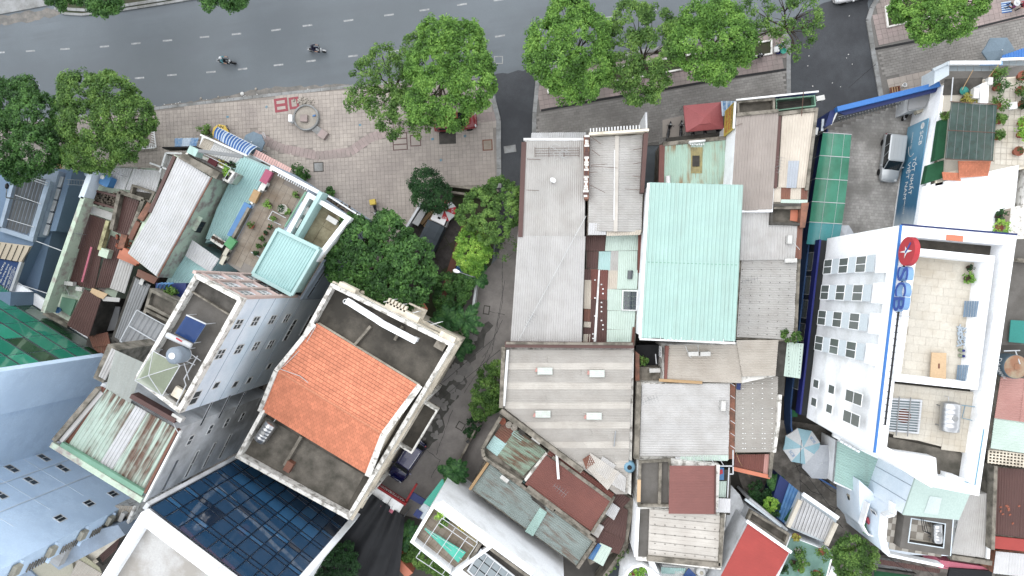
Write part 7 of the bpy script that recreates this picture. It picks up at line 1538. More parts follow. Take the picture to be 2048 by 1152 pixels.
mk('sheet',G().prism([BA-bn_*.02,BB-bn_*.02,BB+bn_*.05,BA+bn_*.05],.4,4.0),'banner_print',bs)
upz=Vector((0,0,1));ctr=lambda f,z_:V3(BA.lerp(BB,f),z_)+bn_*.07
text(bs,'lettering','SCB',ctr(.16,3.2),bu,upz,.55,'white_paint',width=1.3);mk('emblem',G().lathe(ctr(.05,3.2),[(.3,0),(.3,.01),(.2,.012),(.18,0)],20,axis=bn_),'white_paint',bs)
text(bs,'lettering','TỐT NHẤT',ctr(.49,2.75),bu,upz,.85,'white_paint',width=3.5);text(bs,'lettering','VIỆT NAM',ctr(.52,1.75),bu,upz,.85,'white_paint',width=3.5);text(bs,'lettering','CHÚNG TÔI',ctr(.15,1.6),bu,upz,.2,'white_paint',width=1.6);text(bs,'lettering','NGÂN HÀNG',ctr(.76,1.9),bu,upz,.2,'white_paint',width=1.4)
arcp=[ctr(.2+.1*math.sin(a)+.0,1.2+1.3*(1-math.cos(a))/2)for a in[k*.25 for k in range(10)]];mk('swoosh',G().tube(arcp,.025,4),'white_paint',bs)
gh=house('guard_hut','small grey guard hut roof beside the yard gate',[(1822,182),(1872,170),(1848,216),(1818,222)],2.6,'grey_render');ac_unit(1842,219,1.4,20,'cream air conditioner beside the guard hut','ac_beige',w=.9,d=.5);slab(gh,'roof_sheet',[(1820,180),(1874,168),(1850,214),(1816,220)],2.8,.15,'zinc_dark')
motorbike('white and black motorbike beside the guard hut in the bank yard',1808,226,70,'bike_white','bike_white',group='parked motorbikes in the yards')
# --- planted roof terrace with shade net at the top right
nt_=house('net_terrace_house','house with planted roof terrace under a dark green shade net',[(1890,165),(2070,150),(2062,335),(1870,372)],5.0,'cream_wall')
tiles(nt_,[(1994,165),(2060,158),(2050,330),(1985,330)],5.05,.5,.5,-3,'cream_tile',gap=.03,name='floor_tile');mk('roof_deck',G().sheet(PP([(1890,168),(2070,152),(2058,332),(1874,366)],5.02),5.01),'cream_joint',nt_)
slab(nt_,'dark_bed',[(1890,158),(1966,155),(1960,188),(1886,190)],5.1,.05,'dark_render')
mk('shade_net',G().add([P(1902,203,7.4),P(1994,210,7.4),P(1986,322,7.2),P(1890,318,7.2),P(1946,208,7.25),P(1938,320,7.0)],[(0,4,5,3),(4,1,2,5)]),'net_green',nt_)
for k in range(7):mk('net_wire',G().tube([P(1904+k*14,204+k,7.45),P(1892+k*15,318+k*.6,7.3)],.015,4),'rail_grey',nt_)
for k in(0,.5,1):mk('net_frame',G().tube([P(1901-10*k,203+115*k,7.5),P(1996-8*k,209+113*k,7.5)],.035,5),'rusty_bar',nt_)
mk('hedge_panel',G().prism(PP([(1880,240),(1896,236),(1888,316),(1868,322)],5.6),5,5.6),'hedge_net',nt_);mk('hedge_panel',G().prism(PP([(1856,330),(1888,320),(1886,356),(1848,368)],5.3),4.7,5.3),'hedge_net',nt_)
def pan_tiles(t_,quad,zs,nr,nc):
 q_=[P(x,y,z_)for(x,y),z_ in zip(quad,zs)];mk('tile_bed',G().add([p-Vector((0,0,.03))for p in q_],[(0,1,2,3)]),'terracotta',t_);g=G()
 for j in range(nr):
  for i in range(nc):g.add([lerp4(q_,(i+e)/nc,(j+f)/nr)+Vector((0,0,.05*(1-f)))for e,f in((.02,0),(.98,0),(.98,1),(.02,1))],[(0,1,2,3)])
 mk('roof_tile',g,'orange_tile',t_,kind='stuff')
ot=thing('orange_tile_porch','small orange tiled porch roof below the shade net','roof',tuple(P(1948,335,5)));pan_tiles(ot,[(1916,322),(1982,322),(1976,352),(1918,356)],[6.4,6.4,5.8,5.8],9,18);pan_tiles(ot,[(1884,344),(1918,346),(1922,362),(1886,360)],[5.9,5.9,5.6,5.6],4,9)
mk('support',G().prism(PP([(1888,346),(1976,326),(1974,350),(1890,358)],5.5),5.0,5.5),'cream_wall',ot)
for k,(x,y,r_)in enumerate([(1994,147,.9),(1996,174,1.0),(1994,210,.9),(1998,240,.75),(1994,272,.75),(2042,180,1.1),(2046,208,.8),(2046,245,.8),(2044,268,.9)]):
 pot_plant(x,y,5.1,'leafy terrace shrub '+['at the top left of the net terrace path','second down the left side of the net terrace path','third down the left side, at the net corner','fourth down the left side of the net terrace path','fifth down, lowest on the left side of the path','largest at the right image edge','right edge, beside the white table','right edge, in a big clay pot','right edge, lowest and lime green'][k],'terracotta',['leaf_mid','leaf_deep','leaf_mid','leaf_mid','leaf_mid','leaf_mid','leaf_dark','leaf_lime','leaf_lime'][k],.35,r_*.8,.45,.2,16,22,group='terrace shrubs')
for k,(x,y)in enumerate([(2046,151),(2038,302)]):pot_plant(x,y,5.1,['pot with sparse plant at the top right edge','round clay pot with a red plant at the right edge'][k],'terracotta','leaf_dark',.4,.4,.5,.14,8,12)
for k,(x,y,r_)in enumerate([(1890,230,.7),(1930,198,.9),(1946,196,.7)]):pot_plant(x,y,5.1,['green shrub left of the shade net','yellowish shrub above the shade net','small yellow shrub above the shade net, right'][k],'pot_dark',['leaf_mid','leaf_yellow','leaf_yellow'][k],.3,r_*.7,.4,.16,12,18)
wt=thing('white_table','white plastic table with chairs on the net terrace path','table',tuple(P(2028,211,5.1)));c=P(2026,211,5.85);mk('table_top',G().box(c,(1,.1),.75,.6,5.8,5.85),'white_paint',wt)
for a_,b_ in((-1,-1),(1,-1),(1,1),(-1,1)):mk('leg',G().beam(V3(c,5.1)+Vector((a_*.3,b_*.22,0)),V3(c,5.8)+Vector((a_*.3,b_*.22,0)),.05),'white_paint',wt)
mk('white_wall_part',G().prism(PP([(1962,168),(1978,162),(1976,206),(1960,206)],6.2),5,6.2),'white_wall',nt_);ac_unit(1953,186,5.6,85,'white air conditioner above the shade net',w=.9,d=.45);ac_unit(1981,162,5.8,85,'white box unit on the terrace wall beside the top left shrub',w=.6,d=.35)
sf=thing('glass_sign_front','pale blue sign front with glass awning along the pavement at upper right','sign',tuple(P(1900,150,3)))
mk('panel',G().prism(PP([(1870,138),(1899,126),(1898,150),(1868,168)],5.2),3.0,5.2),'panel_blue',sf);mk('top_beam',G().beam(P(1898,126,5.6),P(2000,126,5.6),.3,.3),'white_wall',sf);mk('top_beam',G().beam(P(1960,127,5.55),P(2004,127,5.55),.34,.2),M('sky_paint',S(150,190,232)),sf);mk('edge_beam',G().beam(P(1866,140,5.4),P(1898,125,5.4),.25,.2),'panel_blue',sf);mk('top_beam',G().beam(P(2002,119,5.4),P(2060,117,5.4),.2,.2),'white_wall',sf)
for k in range(6):mk('awning_pane',G().prism(PP([(1900+k*16,131),(1915+k*16,131),(1914+k*16,142),(1899+k*16,142)],5.0),4.97,5.0),'grey_glass',sf)
for k in range(4):mk('awning_pane',G().prism(PP([(2006+k*14,122),(2019+k*14,122),(2017+k*14,131),(2004+k*14,131)],4.9),4.87,4.9),'grey_glass',sf)
mk('slant_rod',G().tube([P(1946,140,5.6),P(1924,180,5.6)],.03),'wood',nt_);mk('slant_rod',G().tube([P(1906,155,5.9),P(1902,204,6.4)],.05),'rail_white',nt_);mk('slant_rod',G().tube([P(1998,128,5.7),P(1962,174,6)],.03),'wood',nt_)
mk('teal_bag',G().lathe(P(1930,181,5.4),[(.3,-.3),(.4,-.1),(.2,.1),(.02,.12)],10),'net_teal',label='teal bundle on the dark roof bed above the shade net',cat='bundle')
aw=thing('blue_awning','blue striped sheet awning at the right edge above the glass sign front','awning',tuple(P(2025,110,2.6)));sheets(aw,[(2003,112),(2056,94),(2056,118),(2003,118)],[2.6,2.6,3.1,3.1],'scb_blue',.25,amp=.05);mk('support',G().beam(P(2003,119,2.95),P(2056,119,2.95),.06),'rail_grey',aw)
parasol(2004,100,2.3,1.5,['umb_slate'],'large grey parasol at the upper right pavement',zb=.12,n=6)
g=thing('tool_cart','wooden cart with tools on the pavement beside the blue gate canopy','cart',tuple(P(1790,180,.12)));mk('tray',G().ring(PP([(1780,175),(1800,171),(1802,186),(1782,190)],.5),.08,.35,.5),'wood_dark',g);mk('bottom',G().prism(PP([(1780,175),(1800,171),(1802,186),(1782,190)],.36),.3,.36),'wood_dark',g)
for k in range(3):mk('tool',G().beam(P(1784+k*5,174,.6),P(1786+k*5,188,.6),.06),'wood',g)
mk('bucket',G().lathe(P(1806,172,.12),[(.15,0),(.2,.4),(.18,.4),(.14,.05),(.02,.05)],14),'white_paint',label='white bucket beside the wooden cart',cat='bucket')
# --- right edge roofs
t=house('edge_courtyard_house','white rimmed house with a green planted light well at the right edge',[(2006,418),(2046,410),(2060,330),(2080,330),(2070,480),(1998,478)],5.4,'old_white');slab(t,'well_floor',[(1992,424),(2022,416),(2016,470),(1988,468)],5.42,.02,'terrace_tile')
pot_plant(2000,455,5.4,'lime green bush in the light well above the bank roof','terracotta','leaf_lime',.3,.7,.3,.2,14,20);pot_plant(1998,432,5.4,'dark bush at the top of the light well','pot_dark','leaf_dark',.3,.6,.3,.2,12,18)
t=house('edge_dark_roof','dark stained concrete roof at the right edge behind the bank',[(2030,480),(2120,480),(2110,690),(2000,690)],8.0,'dark_render');slab(t,'roof_slab',[(2028,478),(2120,478),(2110,690),(2000,690)],8.15,.14,'grey_deck');slab(t,'green_net',[(2022,640),(2060,642),(2060,688),(2018,684)],8.6,.08,'net_teal');mk('dividing_wall',G().beam(P(2030,520,8.5),P(2070,524,8.5),.3,.6),'old_render',t)
dt=thing('lettered_tank','round rusty topped water tank marked DAI THANH at the right edge','water tank',tuple(P(2034,735,8)));c=P(2034,734,9.8)
mk('shell',G().lathe((c.x,c.y,8.2),[(.95,0),(1.0,.1),(1.0,1.4),(.96,1.5)],30),M('tank_slate',S(92,112,124),rough=.4),dt,smooth=True);mk('top',G().lathe((c.x,c.y,9.7),[(.95,0),(.8,.1),(.3,.16),(.28,.22),(.02,.24)],30),M('tank_top',S(196,180,150),dirt=S(170,110,76),da=.5,ds=.8),dt)
for s_,a in(('DAI',165),('THANH',215)):dd=dirv(a);text(dt,'lettering',s_,V3(c,9.1)+dd*1.02,Vector((dd.y*-1,dd.x,0)),Vector((0,0,1)),.5,'white_paint',width=.8 if s_=='DAI' else 1.1)
mk('pipe',G().tube([P(2008,702,9.5),P(2040,701,9.5)],.05),'rail_white',dt);mk('pipe',G().tube([P(2031,702,9.5),P(2040,728,9.95)],.05),'rail_white',dt)
t=house('edge_pink_roof','faded red and mint corrugated roof at the right edge',[(2000,752),(2110,756),(2100,905),(1978,900)],7.6,'old_render');sheets(t,[(2000,754),(1988,836),(2090,850),(2098,760)],7.8,'pink_rust',.22,cuts=(.5,));sheets(t,[(1988,836),(1980,896),(2086,912),(2090,850)],7.7,'mint_pale',.22)
lt=thing('lattice_ledge','cream lattice ledge below the faded red roof','lattice',tuple(P(2010,915,7)))
for k in range(12):mk('bar',G().beam(P(1978+k*7,898+k*.9,7.4),P(1976+k*7,926+k*.9,7.4),.1,.1),'cream_wall',lt)
for k in range(5):mk('bar',G().beam(P(1978-k*.5,900+k*6,7.42),P(2060-k*.5,910+k*6,7.42),.1,.1),'cream_wall',lt)
t=house('edge_maroon_roof','maroon corrugated roof with tile scraps at the lower right edge',[(1984,932),(2110,940),(2100,1100),(1982,1090)],6.6,'old_render');sheets(t,[(1990,934),(2098,942),(2090,1080),(1986,1068)],6.8,'maroon',.2);mk('side_wall',G().beam(P(1986,930,7.2),P(1980,1096,7.2),.3,.8),'old_render',t);slab(t,'red_band',[(1982,1072),(2080,1082),(2080,1106),(1980,1096)],6.9,.2,'red_sheet')
for k in range(10):mk('tile_scrap',G().box(P(2015+random.uniform(-20,25),1040+random.uniform(-30,20),7.0),(random.random(),random.random()),.2,.12,6.87,6.93),'terracotta',t)
t=house('edge_white_roof','bright white corrugated roof in the lower right corner',[(1990,1100),(2080,1104),(2080,1152),(1986,1146)],6.0,'brick_wall');sheets(t,[(1991,1102),(2076,1110),(2074,1156),(1986,1146)],6.2,'zinc_white',.22)
t=house('grey_back_roof','smooth grey corrugated roof south of the bank',[(1928,986),(1982,990),(1976,1118),(1904,1104)],6.4,'old_white');sheets(t,[(1926,990),(1980,986),(1974,1116),(1902,1106)],6.6,'zinc_grey',.18,amp=.02);mk('white_verge',G().beam(P(1984,985,6.9),P(1975,1117,6.9),.25,.2),'white_paint',t);mk('front_wall',G().beam(P(1900,1112,6.5),P(1980,1124,6.5),.4,.6),'old_render',t)
# --- pale blue and mint walled house with chequered terrace
t=house('chequer_terrace_house','pale blue house with chequered terrace and grey stair tower',[(1786,1006),(1812,1018),(1908,1036),(1902,1112),(1772,1108),(1762,1076),(1768,1030)],7.8,'pale_blue_wall')
mk('rear_wing',G().prism(PP([(1838,944),(1940,986),(1916,1040),(1808,1030)],10.4),0,10.4),'pale_blue_wall',t);slab(t,'mint_roof',[(1836,942),(1942,984),(1918,1040),(1806,1030)],10.6,.2,M('mint_slab',S(200,224,216),var=.04));slab(t,'clear_roof',[(1860,992),(1884,996),(1876,1030),(1848,1026)],10.66,.05,M('mint_slab_b',S(216,232,230)))
for f in(.35,.7):c_=P(1838,944,10.4).lerp(P(1808,1030,10.4),f);mk('wall_joint',G().beam(V3(c_,0)-Vector((.01,0,0)),V3(c_,10.3)-Vector((.01,0,0)),.05),'blue_grey_wall',t)
M('chk',S(190,184,172));tiles(t,[(1784,1012),(1808,1020),(1880,1040),(1880,1108),(1776,1100),(1770,1072)],7.86,.55,.55,-8,'check_grey',gap=.01,name='floor_tile',mats=['check_grey','check_white'])
for a,b in[((1786,1004),(1784,1026)),((1784,1026),(1768,1030)),((1768,1030),(1764,1074)),((1764,1074),(1772,1106)),((1772,1106),(1880,1128))]:mk('parapet',G().beam(P(*a,8.3),P(*b,8.3),.22,1.0),'white_wall',t)
STQ=[(1810,1020),(1906,1036),(1900,1112),(1800,1096)];pst=PP(STQ,9.0);mk('stair_tower',G().ring(pst,.55,7.8,9.0),'grey_deck',t);tiles(t,None,8.05,.6,.6,-8,'check_grey',gap=.01,name='stair_tile',mats=['check_grey','check_white'],pts=[V3(p,8.05)for p in inset(pst,.5)]);mk('stair_floor',G().sheet(inset(pst,.5),8.0),'cream_joint',t);mk('tower_rim',G().ring([V3(p,0)for p in inset(pst,.55)],.08,9.0,9.05),'panel_blue',t)
steel_tank(1874,1066,8.1,92,'steel water tank in the open grey stair tower',1.5,.42,.3)
for k in range(3):mk('stair_rail',G().tube([P(1842+k*4,1036+k*3,9.6),P(1846+k*5,1062+k*2,9.2),P(1862,1066+k*2,9.2)],.035),'black_metal',t)
bc=house('balcony_wing','lower balcony wing with green floor of the pale blue house',[(1718,960),(1745,984),(1766,1030),(1762,1074),(1738,1068),(1720,1048)],5.0,'pale_blue_wall');slab(bc,'green_floor',[(1730,1046),(1746,1052),(1742,1072),(1726,1066)],5.03,.02,'cover_green')
for a,b in[((1734,1004),(1722,1048)),((1722,1048),(1732,1066)),((1732,1066),(1760,1074))]:mk('railing',G().beam(P(*a,5.6),P(*b,5.6),.12,.9),'white_wall',bc)
pb=PP([(1718,960),(1745,984),(1766,1030)],5.0);window_at(bc,P(1750,1030,6.2),Vector((.4,-.9,0)),Vector((-.9,-.4,0)),1.0,1.0);mk('red_cloth',G().box(P(1737,1042,5.6),(.3,-.9),.6,.2,5.1,5.6),'cloth_red',bc);ac_unit(1704,1000,2.4,-78,'cream air conditioner on the alley wall below the mint awning roof','ac_beige',w=1.0,d=.35)
t=house('mint_awning_roof','mint corrugated awning roof in the corner of the bank yard',[(1672,880),(1756,914),(1744,1000),(1668,966)],3.4,'white_wall');sheets(t,[(1674,882),(1668,962),(1746,1000),(1758,912)],[3.6,3.6,3.7,3.7],'mint_clean',.26,amp=.04);mk('edge_bar',G().beam(P(1673,880,3.75),P(1666,964,3.75),.1),'rail_grey',t)
for k in range(5):mk('vent_block',G().box(P(1684+k*8,884+k*4.6,4.2),(.87,-.5),.35,.2,3.6,4.2),'white_wall',t)
slab(t,'grey_lip',[(1668,862),(1762,906),(1756,918),(1666,874)],4.0,.3,'white_wall')
parasol(1607,895,2.4,1.75,['umb_white','umb_aqua'],'white and aqua panelled parasol in the corner of the bank yard',rot=12,h=.5,texts={0:('SCB','sign_letter_side',.28),4:('SCB','sign_letter_side',.28)})
parasol(1644,926,2.3,1.75,['umb_grey'],'plain lavender grey parasol beside the mint awning roof',rot=20,h=.5)
gb=thing('green_bin','green wheeled bin beside the bank corner','bin',tuple(P(1588,822,0)));c=P(1588,824,1.1);mk('body',G().box(c,(0,1),.9,.6,.1,1.0),M('bin_green',S(38,120,72)),gb);mk('lid',G().box(c,(0,1),.95,.65,1.0,1.1),'bin_green',gb);mk('wheel',G().lathe(V3(c,.12)+Vector((0,-.4,0)),[(.1,-.3),(.1,.3)],10,axis=(1,0,0)),'rubber',gb)
# --- bottom right: red roof, louvred roof, green terrace, blue tin yard
t=house('red_roof_house','bright red sheet roof house with grey block side walls at the bottom',[(1494,1044),(1580,1104),(1540,1190),(1420,1190)],7.0,'grey_render');sheets(t,[(1496,1046),(1436,1162),(1526,1196),(1578,1104)],7.2,'red_sheet',.5,amp=.012);mk('coping',G().beam(P(1494,1042,7.5),P(1582,1104,7.5),.25,.3),'white_wall',t)
mk('block_wall',G().prism(PP([(1462,970),(1480,990),(1500,1040),(1452,1110),(1446,1090),(1456,1010)],3.4),0,3.4),'grey_render',t);parapet(t,[(1502,1020),(1580,1068),(1572,1092),(1494,1040)],5.4,6.0,.2,'old_render','pale_deck');mk('wall',G().prism(PP([(1502,1020),(1580,1068),(1572,1092),(1494,1040)],5.4),0,5.4),'grey_render',t);mk('white_rail',G().beam(P(1490,998,4.6),P(1562,1052,4.6),.2,.2),'panel_blue',t);mk('side_wall',G().beam(P(1486,985,2.2),P(1560,1046,2.2),.25,4.0),'grey_render',t)
t=house('louvre_roof_house','white louvred roof with cream side beams above the green terrace',[(1606,990),(1674,1040),(1656,1088),(1578,1056)],4.2,'panel_blue')
for k in range(11):f=k/11;sheets(t,[(1602+66*f,996+46*f),(1602+66*(f+.085),996+46*(f+.085)),(1582+70*(f+.085),1054+28*(f+.085)),(1582+70*f,1054+28*f)],[4.6,4.45,4.45,4.6],'zinc_white',.5,amp=.01)
for a,b,m_ in[((1600,1000),(1576,1054),'cream_tile'),((1672,1046),(1652,1090),'cream_tile'),((1606,988),(1676,1036),'white_wall')]:mk('edge_beam',G().beam(P(*a,4.9),P(*b,4.9),.35,.3),m_,t)
t=house('blue_tin_yard','blue tin sided yard roof beside the narrow alley',[(1560,950),(1600,985),(1576,1054),(1552,1036),(1545,1000)],2.8,'fence_navy');sheets(t,[(1578,966),(1600,984),(1574,1050),(1554,1034)],2.9,'tarp_blue',.3);slab(t,'net_strip',[(1596,998),(1600,1006),(1578,1048),(1568,1040)],3.2,.1,'hedge_net')
t=house('green_terrace_house','sea green terrace floor crowded with potted trees at the bottom edge',[(1580,1072),(1668,1106),(1650,1170),(1540,1170)],4.6,'white_wall');slab(t,'terrace_floor',[(1582,1074),(1664,1106),(1648,1170),(1544,1170)],4.64,.03,M('sea_green',S(128,172,158),var=.1,dirt=S(104,146,134),da=.4,ds=1.0))
for k,(x,y,r_,lm)in enumerate([(1596,1104,.75,'leaf_mid'),(1604,1126,.6,'leaf_mid'),(1644,1104,.95,'leaf_mid'),(1588,1128,.6,'leaf_deep'),(1634,1148,.8,'leaf_mid'),(1568,1138,.5,'leaf_dark'),(1602,1138,.35,'leaf_mid'),(1592,1074,.4,'leaf_yellow')]):
 pot_plant(x,y,4.65,'potted tree on the sea green terrace, '+['upper left','centre, beside the white pot','largest, upper right','left of centre','lowest, at the image edge','far left beside the red roof','small one in a clay pot','yellowish one under the louvred roof'][k],['pot_white','pot_white','terracotta','pot_dark','terracotta','pot_dark','terracotta','terracotta'][k],lm,.3,r_*.8,.45,.22,13,18,group='sea green terrace pots')
mk('white_canvas',G().prism(PP([(1664,1132),(1700,1150),(1690,1180),(1650,1170)],3.4),3.3,3.4),'white_wall',label='white canvas roof corner at the bottom edge left of the round tree',cat='roof')
t=house('strip_yard_house','dark framed planted strip roof along the bottom alley',[(1746,1140),(1830,1146),(1830,1190),(1740,1190)],3.2,'old_white');parapet(t,[(1744,1136),(1834,1148),(1834,1180),(1742,1176)],3.2,3.7,.2,'dark_render','hedge_net');sheets(t,[(1760,1118),(1880,1138),(1878,1146),(1758,1128)],4.0,'maroon',.2)
t=house('red_ledge_house','pink red ledge and dark roofs along the bottom right alley',[(1880,1120),(1985,1136),(1984,1150),(1878,1136)],4.4,'pink_paint');slab(t,'dark_roof',[(1900,1136),(1985,1142),(1980,1180),(1890,1180)],4.6,.2,'black_tarp');slab(t,'moss_box',[(1902,1104),(1956,1114),(1954,1128),(1900,1120)],5.0,.5,'pale_deck')
# === vehicles, people, street things
t,q=motorbike('black motorbike with rider in pale blue, the left one on the road',458,127,-6,group='motorbikes on the road')
person('rider in pale blue jacket and white helmet on the left motorbike',q,RIDE,RAD,('cloth_teal','cloth_dark'),hat='helmet',group='riders')
t,q=motorbike('white-tailed motorbike with rider in navy, the right one on the road',637,104,-4,'bike_white','bike_black',group='motorbikes on the road')
person('rider in navy jacket and navy helmet on the right motorbike',q,RIDE,RAD,('cloth_navy','cloth_navy'),hat='helmet',hatmat='helmet_navy',group='riders')
motorbike('delivery motorbike with a yellow box parked on the plaza',753,419,-80,box='sign_yellow',zg=.13,group='parked motorbikes on the plaza')
motorbike('grey and black motorbike parked under the trees by the drain channel',1507,119,20,'bike_black','steel_dull',zg=.13,group='parked motorbikes on the plaza')
motorbike('dark motorbike half hidden under the left street trees',108,254,10,zg=.13,group='parked motorbikes on the plaza')
car('suv','dark blue SUV parked in the lane beside the red gate',817,917,-124,4.7,1.9,1.75,'blue_car',(-.46,-.40,.08,.25),rails=True)
car('hatchback','dark red car parked under the big tree on the plaza',912,246,4,4.3,1.8,1.55,'red_car',(-.44,-.36,.08,.26),zg=.13)
car('saloon_car','white car passing at the top edge of the side street',1708,-14,192,4.4,1.8,1.5,'white_car',(-.38,-.26,.08,.24))
tk=thing('box_truck','small white truck with dark grey canvas cover parked in the garden','truck',tuple(P(872,466,.03)));q=Loc(P(872,466,.03),64)
mk('cab',G().prism([q(*p,0)for p in((.95,-.86),(2.2,-.82),(2.55,-.6),(2.6,0),(2.55,.6),(2.2,.82),(.95,.86))],.4,1.15),'white_car',tk)
cb=[q(1.0,-.78,1.15),q(2.35,-.7,1.15),q(2.35,.7,1.15),q(1.0,.78,1.15)];ct=[q(1.05,-.7,1.85),q(1.95,-.64,1.85),q(1.95,.64,1.85),q(1.05,.7,1.85)]
mk('window_glass',G().add(cb+ct,[(i,(i+1)%4,4+(i+1)%4,4+i)for i in range(4)]),'car_glass',tk);mk('cab_roof',G().prism([q(*p,0)for p in((1.0,-.74),(1.98,-.68),(2.02,0),(1.98,.68),(1.0,.74))],1.84,1.93),'white_car',tk);mk('roof_vent',G().box(q(1.45,0,0),q.u,.2,.3,1.93,1.96),'seat_black',tk)
for k in range(4):mk('canvas_panel',G().add([q(-2.3+k*.8,s_*y,z)for y,z in((.9,1.0),(.9,2.05),(.5,2.18))for s_ in(-1,1)]+[q(-1.52+k*.8,s_*y,z)for y,z in((.9,1.0),(.9,2.03),(.5,2.16))for s_ in(-1,1)],[(0,2,8,6),(2,4,10,8),(4,5,11,10),(5,3,9,11),(3,1,7,9)]),'canvas',tk)
mk('bed',G().box(q(-.75,0,0),q.u,3.2,1.78,.6,1.0),'canvas',tk)
for fx in(-1.6,1.7):
 for s_ in(-1,1):wheel(tk,q,fx,s_*.75,.34,.22)
for s_ in(-1,1):mk('mirror',G().box(q(2.1,s_*1.0,0),q.u,.1,.2,1.3,1.6),'seat_black',tk);mk('headlight',G().box(q(2.56,s_*.6,0),q.u,.1,.3,.6,.8),'lamp_glass',tk)
parasol(889,420,2.3,1.1,['umb_red','umb_white'],'red and white parasol in front of the white truck',rot=-25,h=.5,texts={0:('ICE','white_paint',.2),3:('BEER','sign_red',.2),6:('ICE','white_paint',.2)})
bn=thing('picnic_bench','pair of long wooden planks forming a bench in the garden','bench',tuple(P(852,436,0)))
for k in range(2):mk('plank',G().beam(P(866+k*7,420+k*4,.5),P(842+k*7,448+k*6,.5),.35,.06),'wood',bn)
for f in(.2,.8):mk('trestle',G().beam(P(868-26*f,420+30*f,.25),P(876-26*f,426+32*f,.25),.1,.5),'wood_dark',bn)
gw=thing('garden_boundary','old garden boundary wall with white top rail around the truck yard','wall',tuple(P(830,430,0)))
for a,b,m_ in[((845,408),(812,462),'rail_white'),((884,372),(998,384),'old_render'),((890,384),(960,394),'old_render'),((957,548),(948,612),'grey_render'),((948,612),(938,632),'grey_render')]:mk('wall_section',G().beam(P(*a,.9),P(*b,.9),.22,1.5),m_,gw)
mk('lean_sheet',G().prism(PP([(846,412),(856,418),(836,452),(824,446)],1.6),1.5,1.6),'zinc_dark',gw)
sc=thing('swing_canopy','blue striped swing seat canopy under the garden bushes','canopy',tuple(P(921,530,0)))
for k in range(9):f=k/9;mk('canopy_slat',G().add([P(923-13*f,514+26*f,2.1),P(923-13*(f+.08),514+26*(f+.08),2.1),P(933-9*(f+.08),522+24*(f+.08),1.9),P(933-9*f,522+24*f,1.9)],[(0,1,2,3)]),'stripe_blue' if k%3 else 'scb_blue',sc)
for x,y in[(923,516),(911,540),(932,524),(925,544)]:c=P(x,y,1.95);mk('post',G().beam(V3(c,0),c,.05),'rail_grey',sc)
sl=thing('garden_lamp','white street lamp head leaning over the garden from the lane','street lamp',tuple(P(948,552,0)));c=P(912,542,6.2);b=P(944,553,5.6);mk('post',G().tube([V3(b,0),b],[.08,.05],8),'rail_grey',sl);mk('arm',G().tube([b,b.lerp(c,.5)+Vector((0,0,.2)),c],.035),'rail_grey',sl);mk('head',G().lathe(c,[(.03,-.4),(.13,-.25),(.19,0),(.15,.2),(.02,.3)],14,axis=(-1,.3,0)),'white_paint',sl,smooth=True)
mk('tile_roof_patch',G().add([P(826,628,3.0),P(846,602,3.2),P(856,618,2.8),P(838,640,2.7)],[(0,1,2,3)]),'orange_sheet',label='orange tiled porch corner under the garden trees',cat='roof')
mk('red_chair',G().lathe(P(805,628,6.8),[(.3,0),(.42,.3),(.38,.3),(.25,.05),(.02,.05)],12),'sign_red',label='red plastic chair on the orange house balcony',cat='chair')
gt=thing('lane_gate','red gate sign with white lettering across the end of the lane','gate',tuple(P(790,985,0)))
A,B=P(747,966,3.0),P(810,1006,3.0);u=(B-A).normalized();nf=Vector((-u.y,u.x,0));nf=nf if nf.y>0 else-nf
mk('sign_panel',G().prism([V3(p,0)for p in(A,B,B-nf*.25,A-nf*.25)],2.1,3.1),'gate_red',gt);q_=[A-nf*.2,B-nf*.2,B-nf*1.15,A-nf*1.15]
mk('roof_panel',G().prism(q_,3.1,3.16),'white_paint',gt);mk('pink_edge',G().prism([A-nf*1.16,B-nf*1.16,B-nf*1.5,A-nf*1.5],3.08,3.15),'pink_paint',gt);mk('joint',G().beam(A.lerp(B,.62)-nf*.2+Vector((0,0,.17)),A.lerp(B,.62)-nf*1.15+Vector((0,0,.17)),.04),'dark_render',gt)
text(gt,'lettering','MASTERI',V3(A.lerp(B,.72),2.65)+nf*.02,-u,Vector((0,0,1)),.5,'white_paint',width=1.9);text(gt,'lettering','GARDEN',V3(A.lerp(B,.36),2.65)+nf*.02,-u,Vector((0,0,1)),.5,'white_paint',width=1.4)
for p in(A,B):mk('post',G().box(p-nf*.1,u,.3,.3,0,3.0),'gate_red',gt);mk('side_rail',G().beam(V3(p,2.6)+nf*.1,V3(p,2.4)+nf*2.0,.2,.3),'gate_red',gt)
mk('gate_cover',G().prism(PP([(823,982),(852,1000),(846,1012),(814,994)],2.2),2.1,2.2),'fence_navy',gt)
tp=thing('shade_tarpaulin','large black tarpaulin stretched behind the red lane gate','tarpaulin',tuple(P(720,1070,0)))
n=22;V=[]
for i in range(n+1):
 for j in range(n+1):
  f,h=i/n,j/n;x=(736+74*f)*(1-h)+(600+196*f)*h;y=(982+52*f)*(1-h)+(1150+30*f)*h;V.append(P(x,y,3.3+.16*math.sin(f*26+h*3)+.1*math.sin(h*9+f*7)+random.uniform(-.03,.03)))
mk('fabric',G().add(V,[(i*(n+1)+j,i*(n+1)+j+1,(i+1)*(n+1)+j+1,(i+1)*(n+1)+j)for i in range(n)for j in range(n)]),'black_tarp',tp,smooth=True)
for k in range(4):mk('rope',G().tube([P(745+k*20,984+k*14,3.45),P(620+k*50,1150,3.45)],.015,4),'black_metal',tp)
for x,y in[(740,990),(806,1036),(640,1140),(790,1150)]:c=P(x,y,3.3);mk('post',G().beam(V3(c,0),c,.07),'rail_grey',tp)
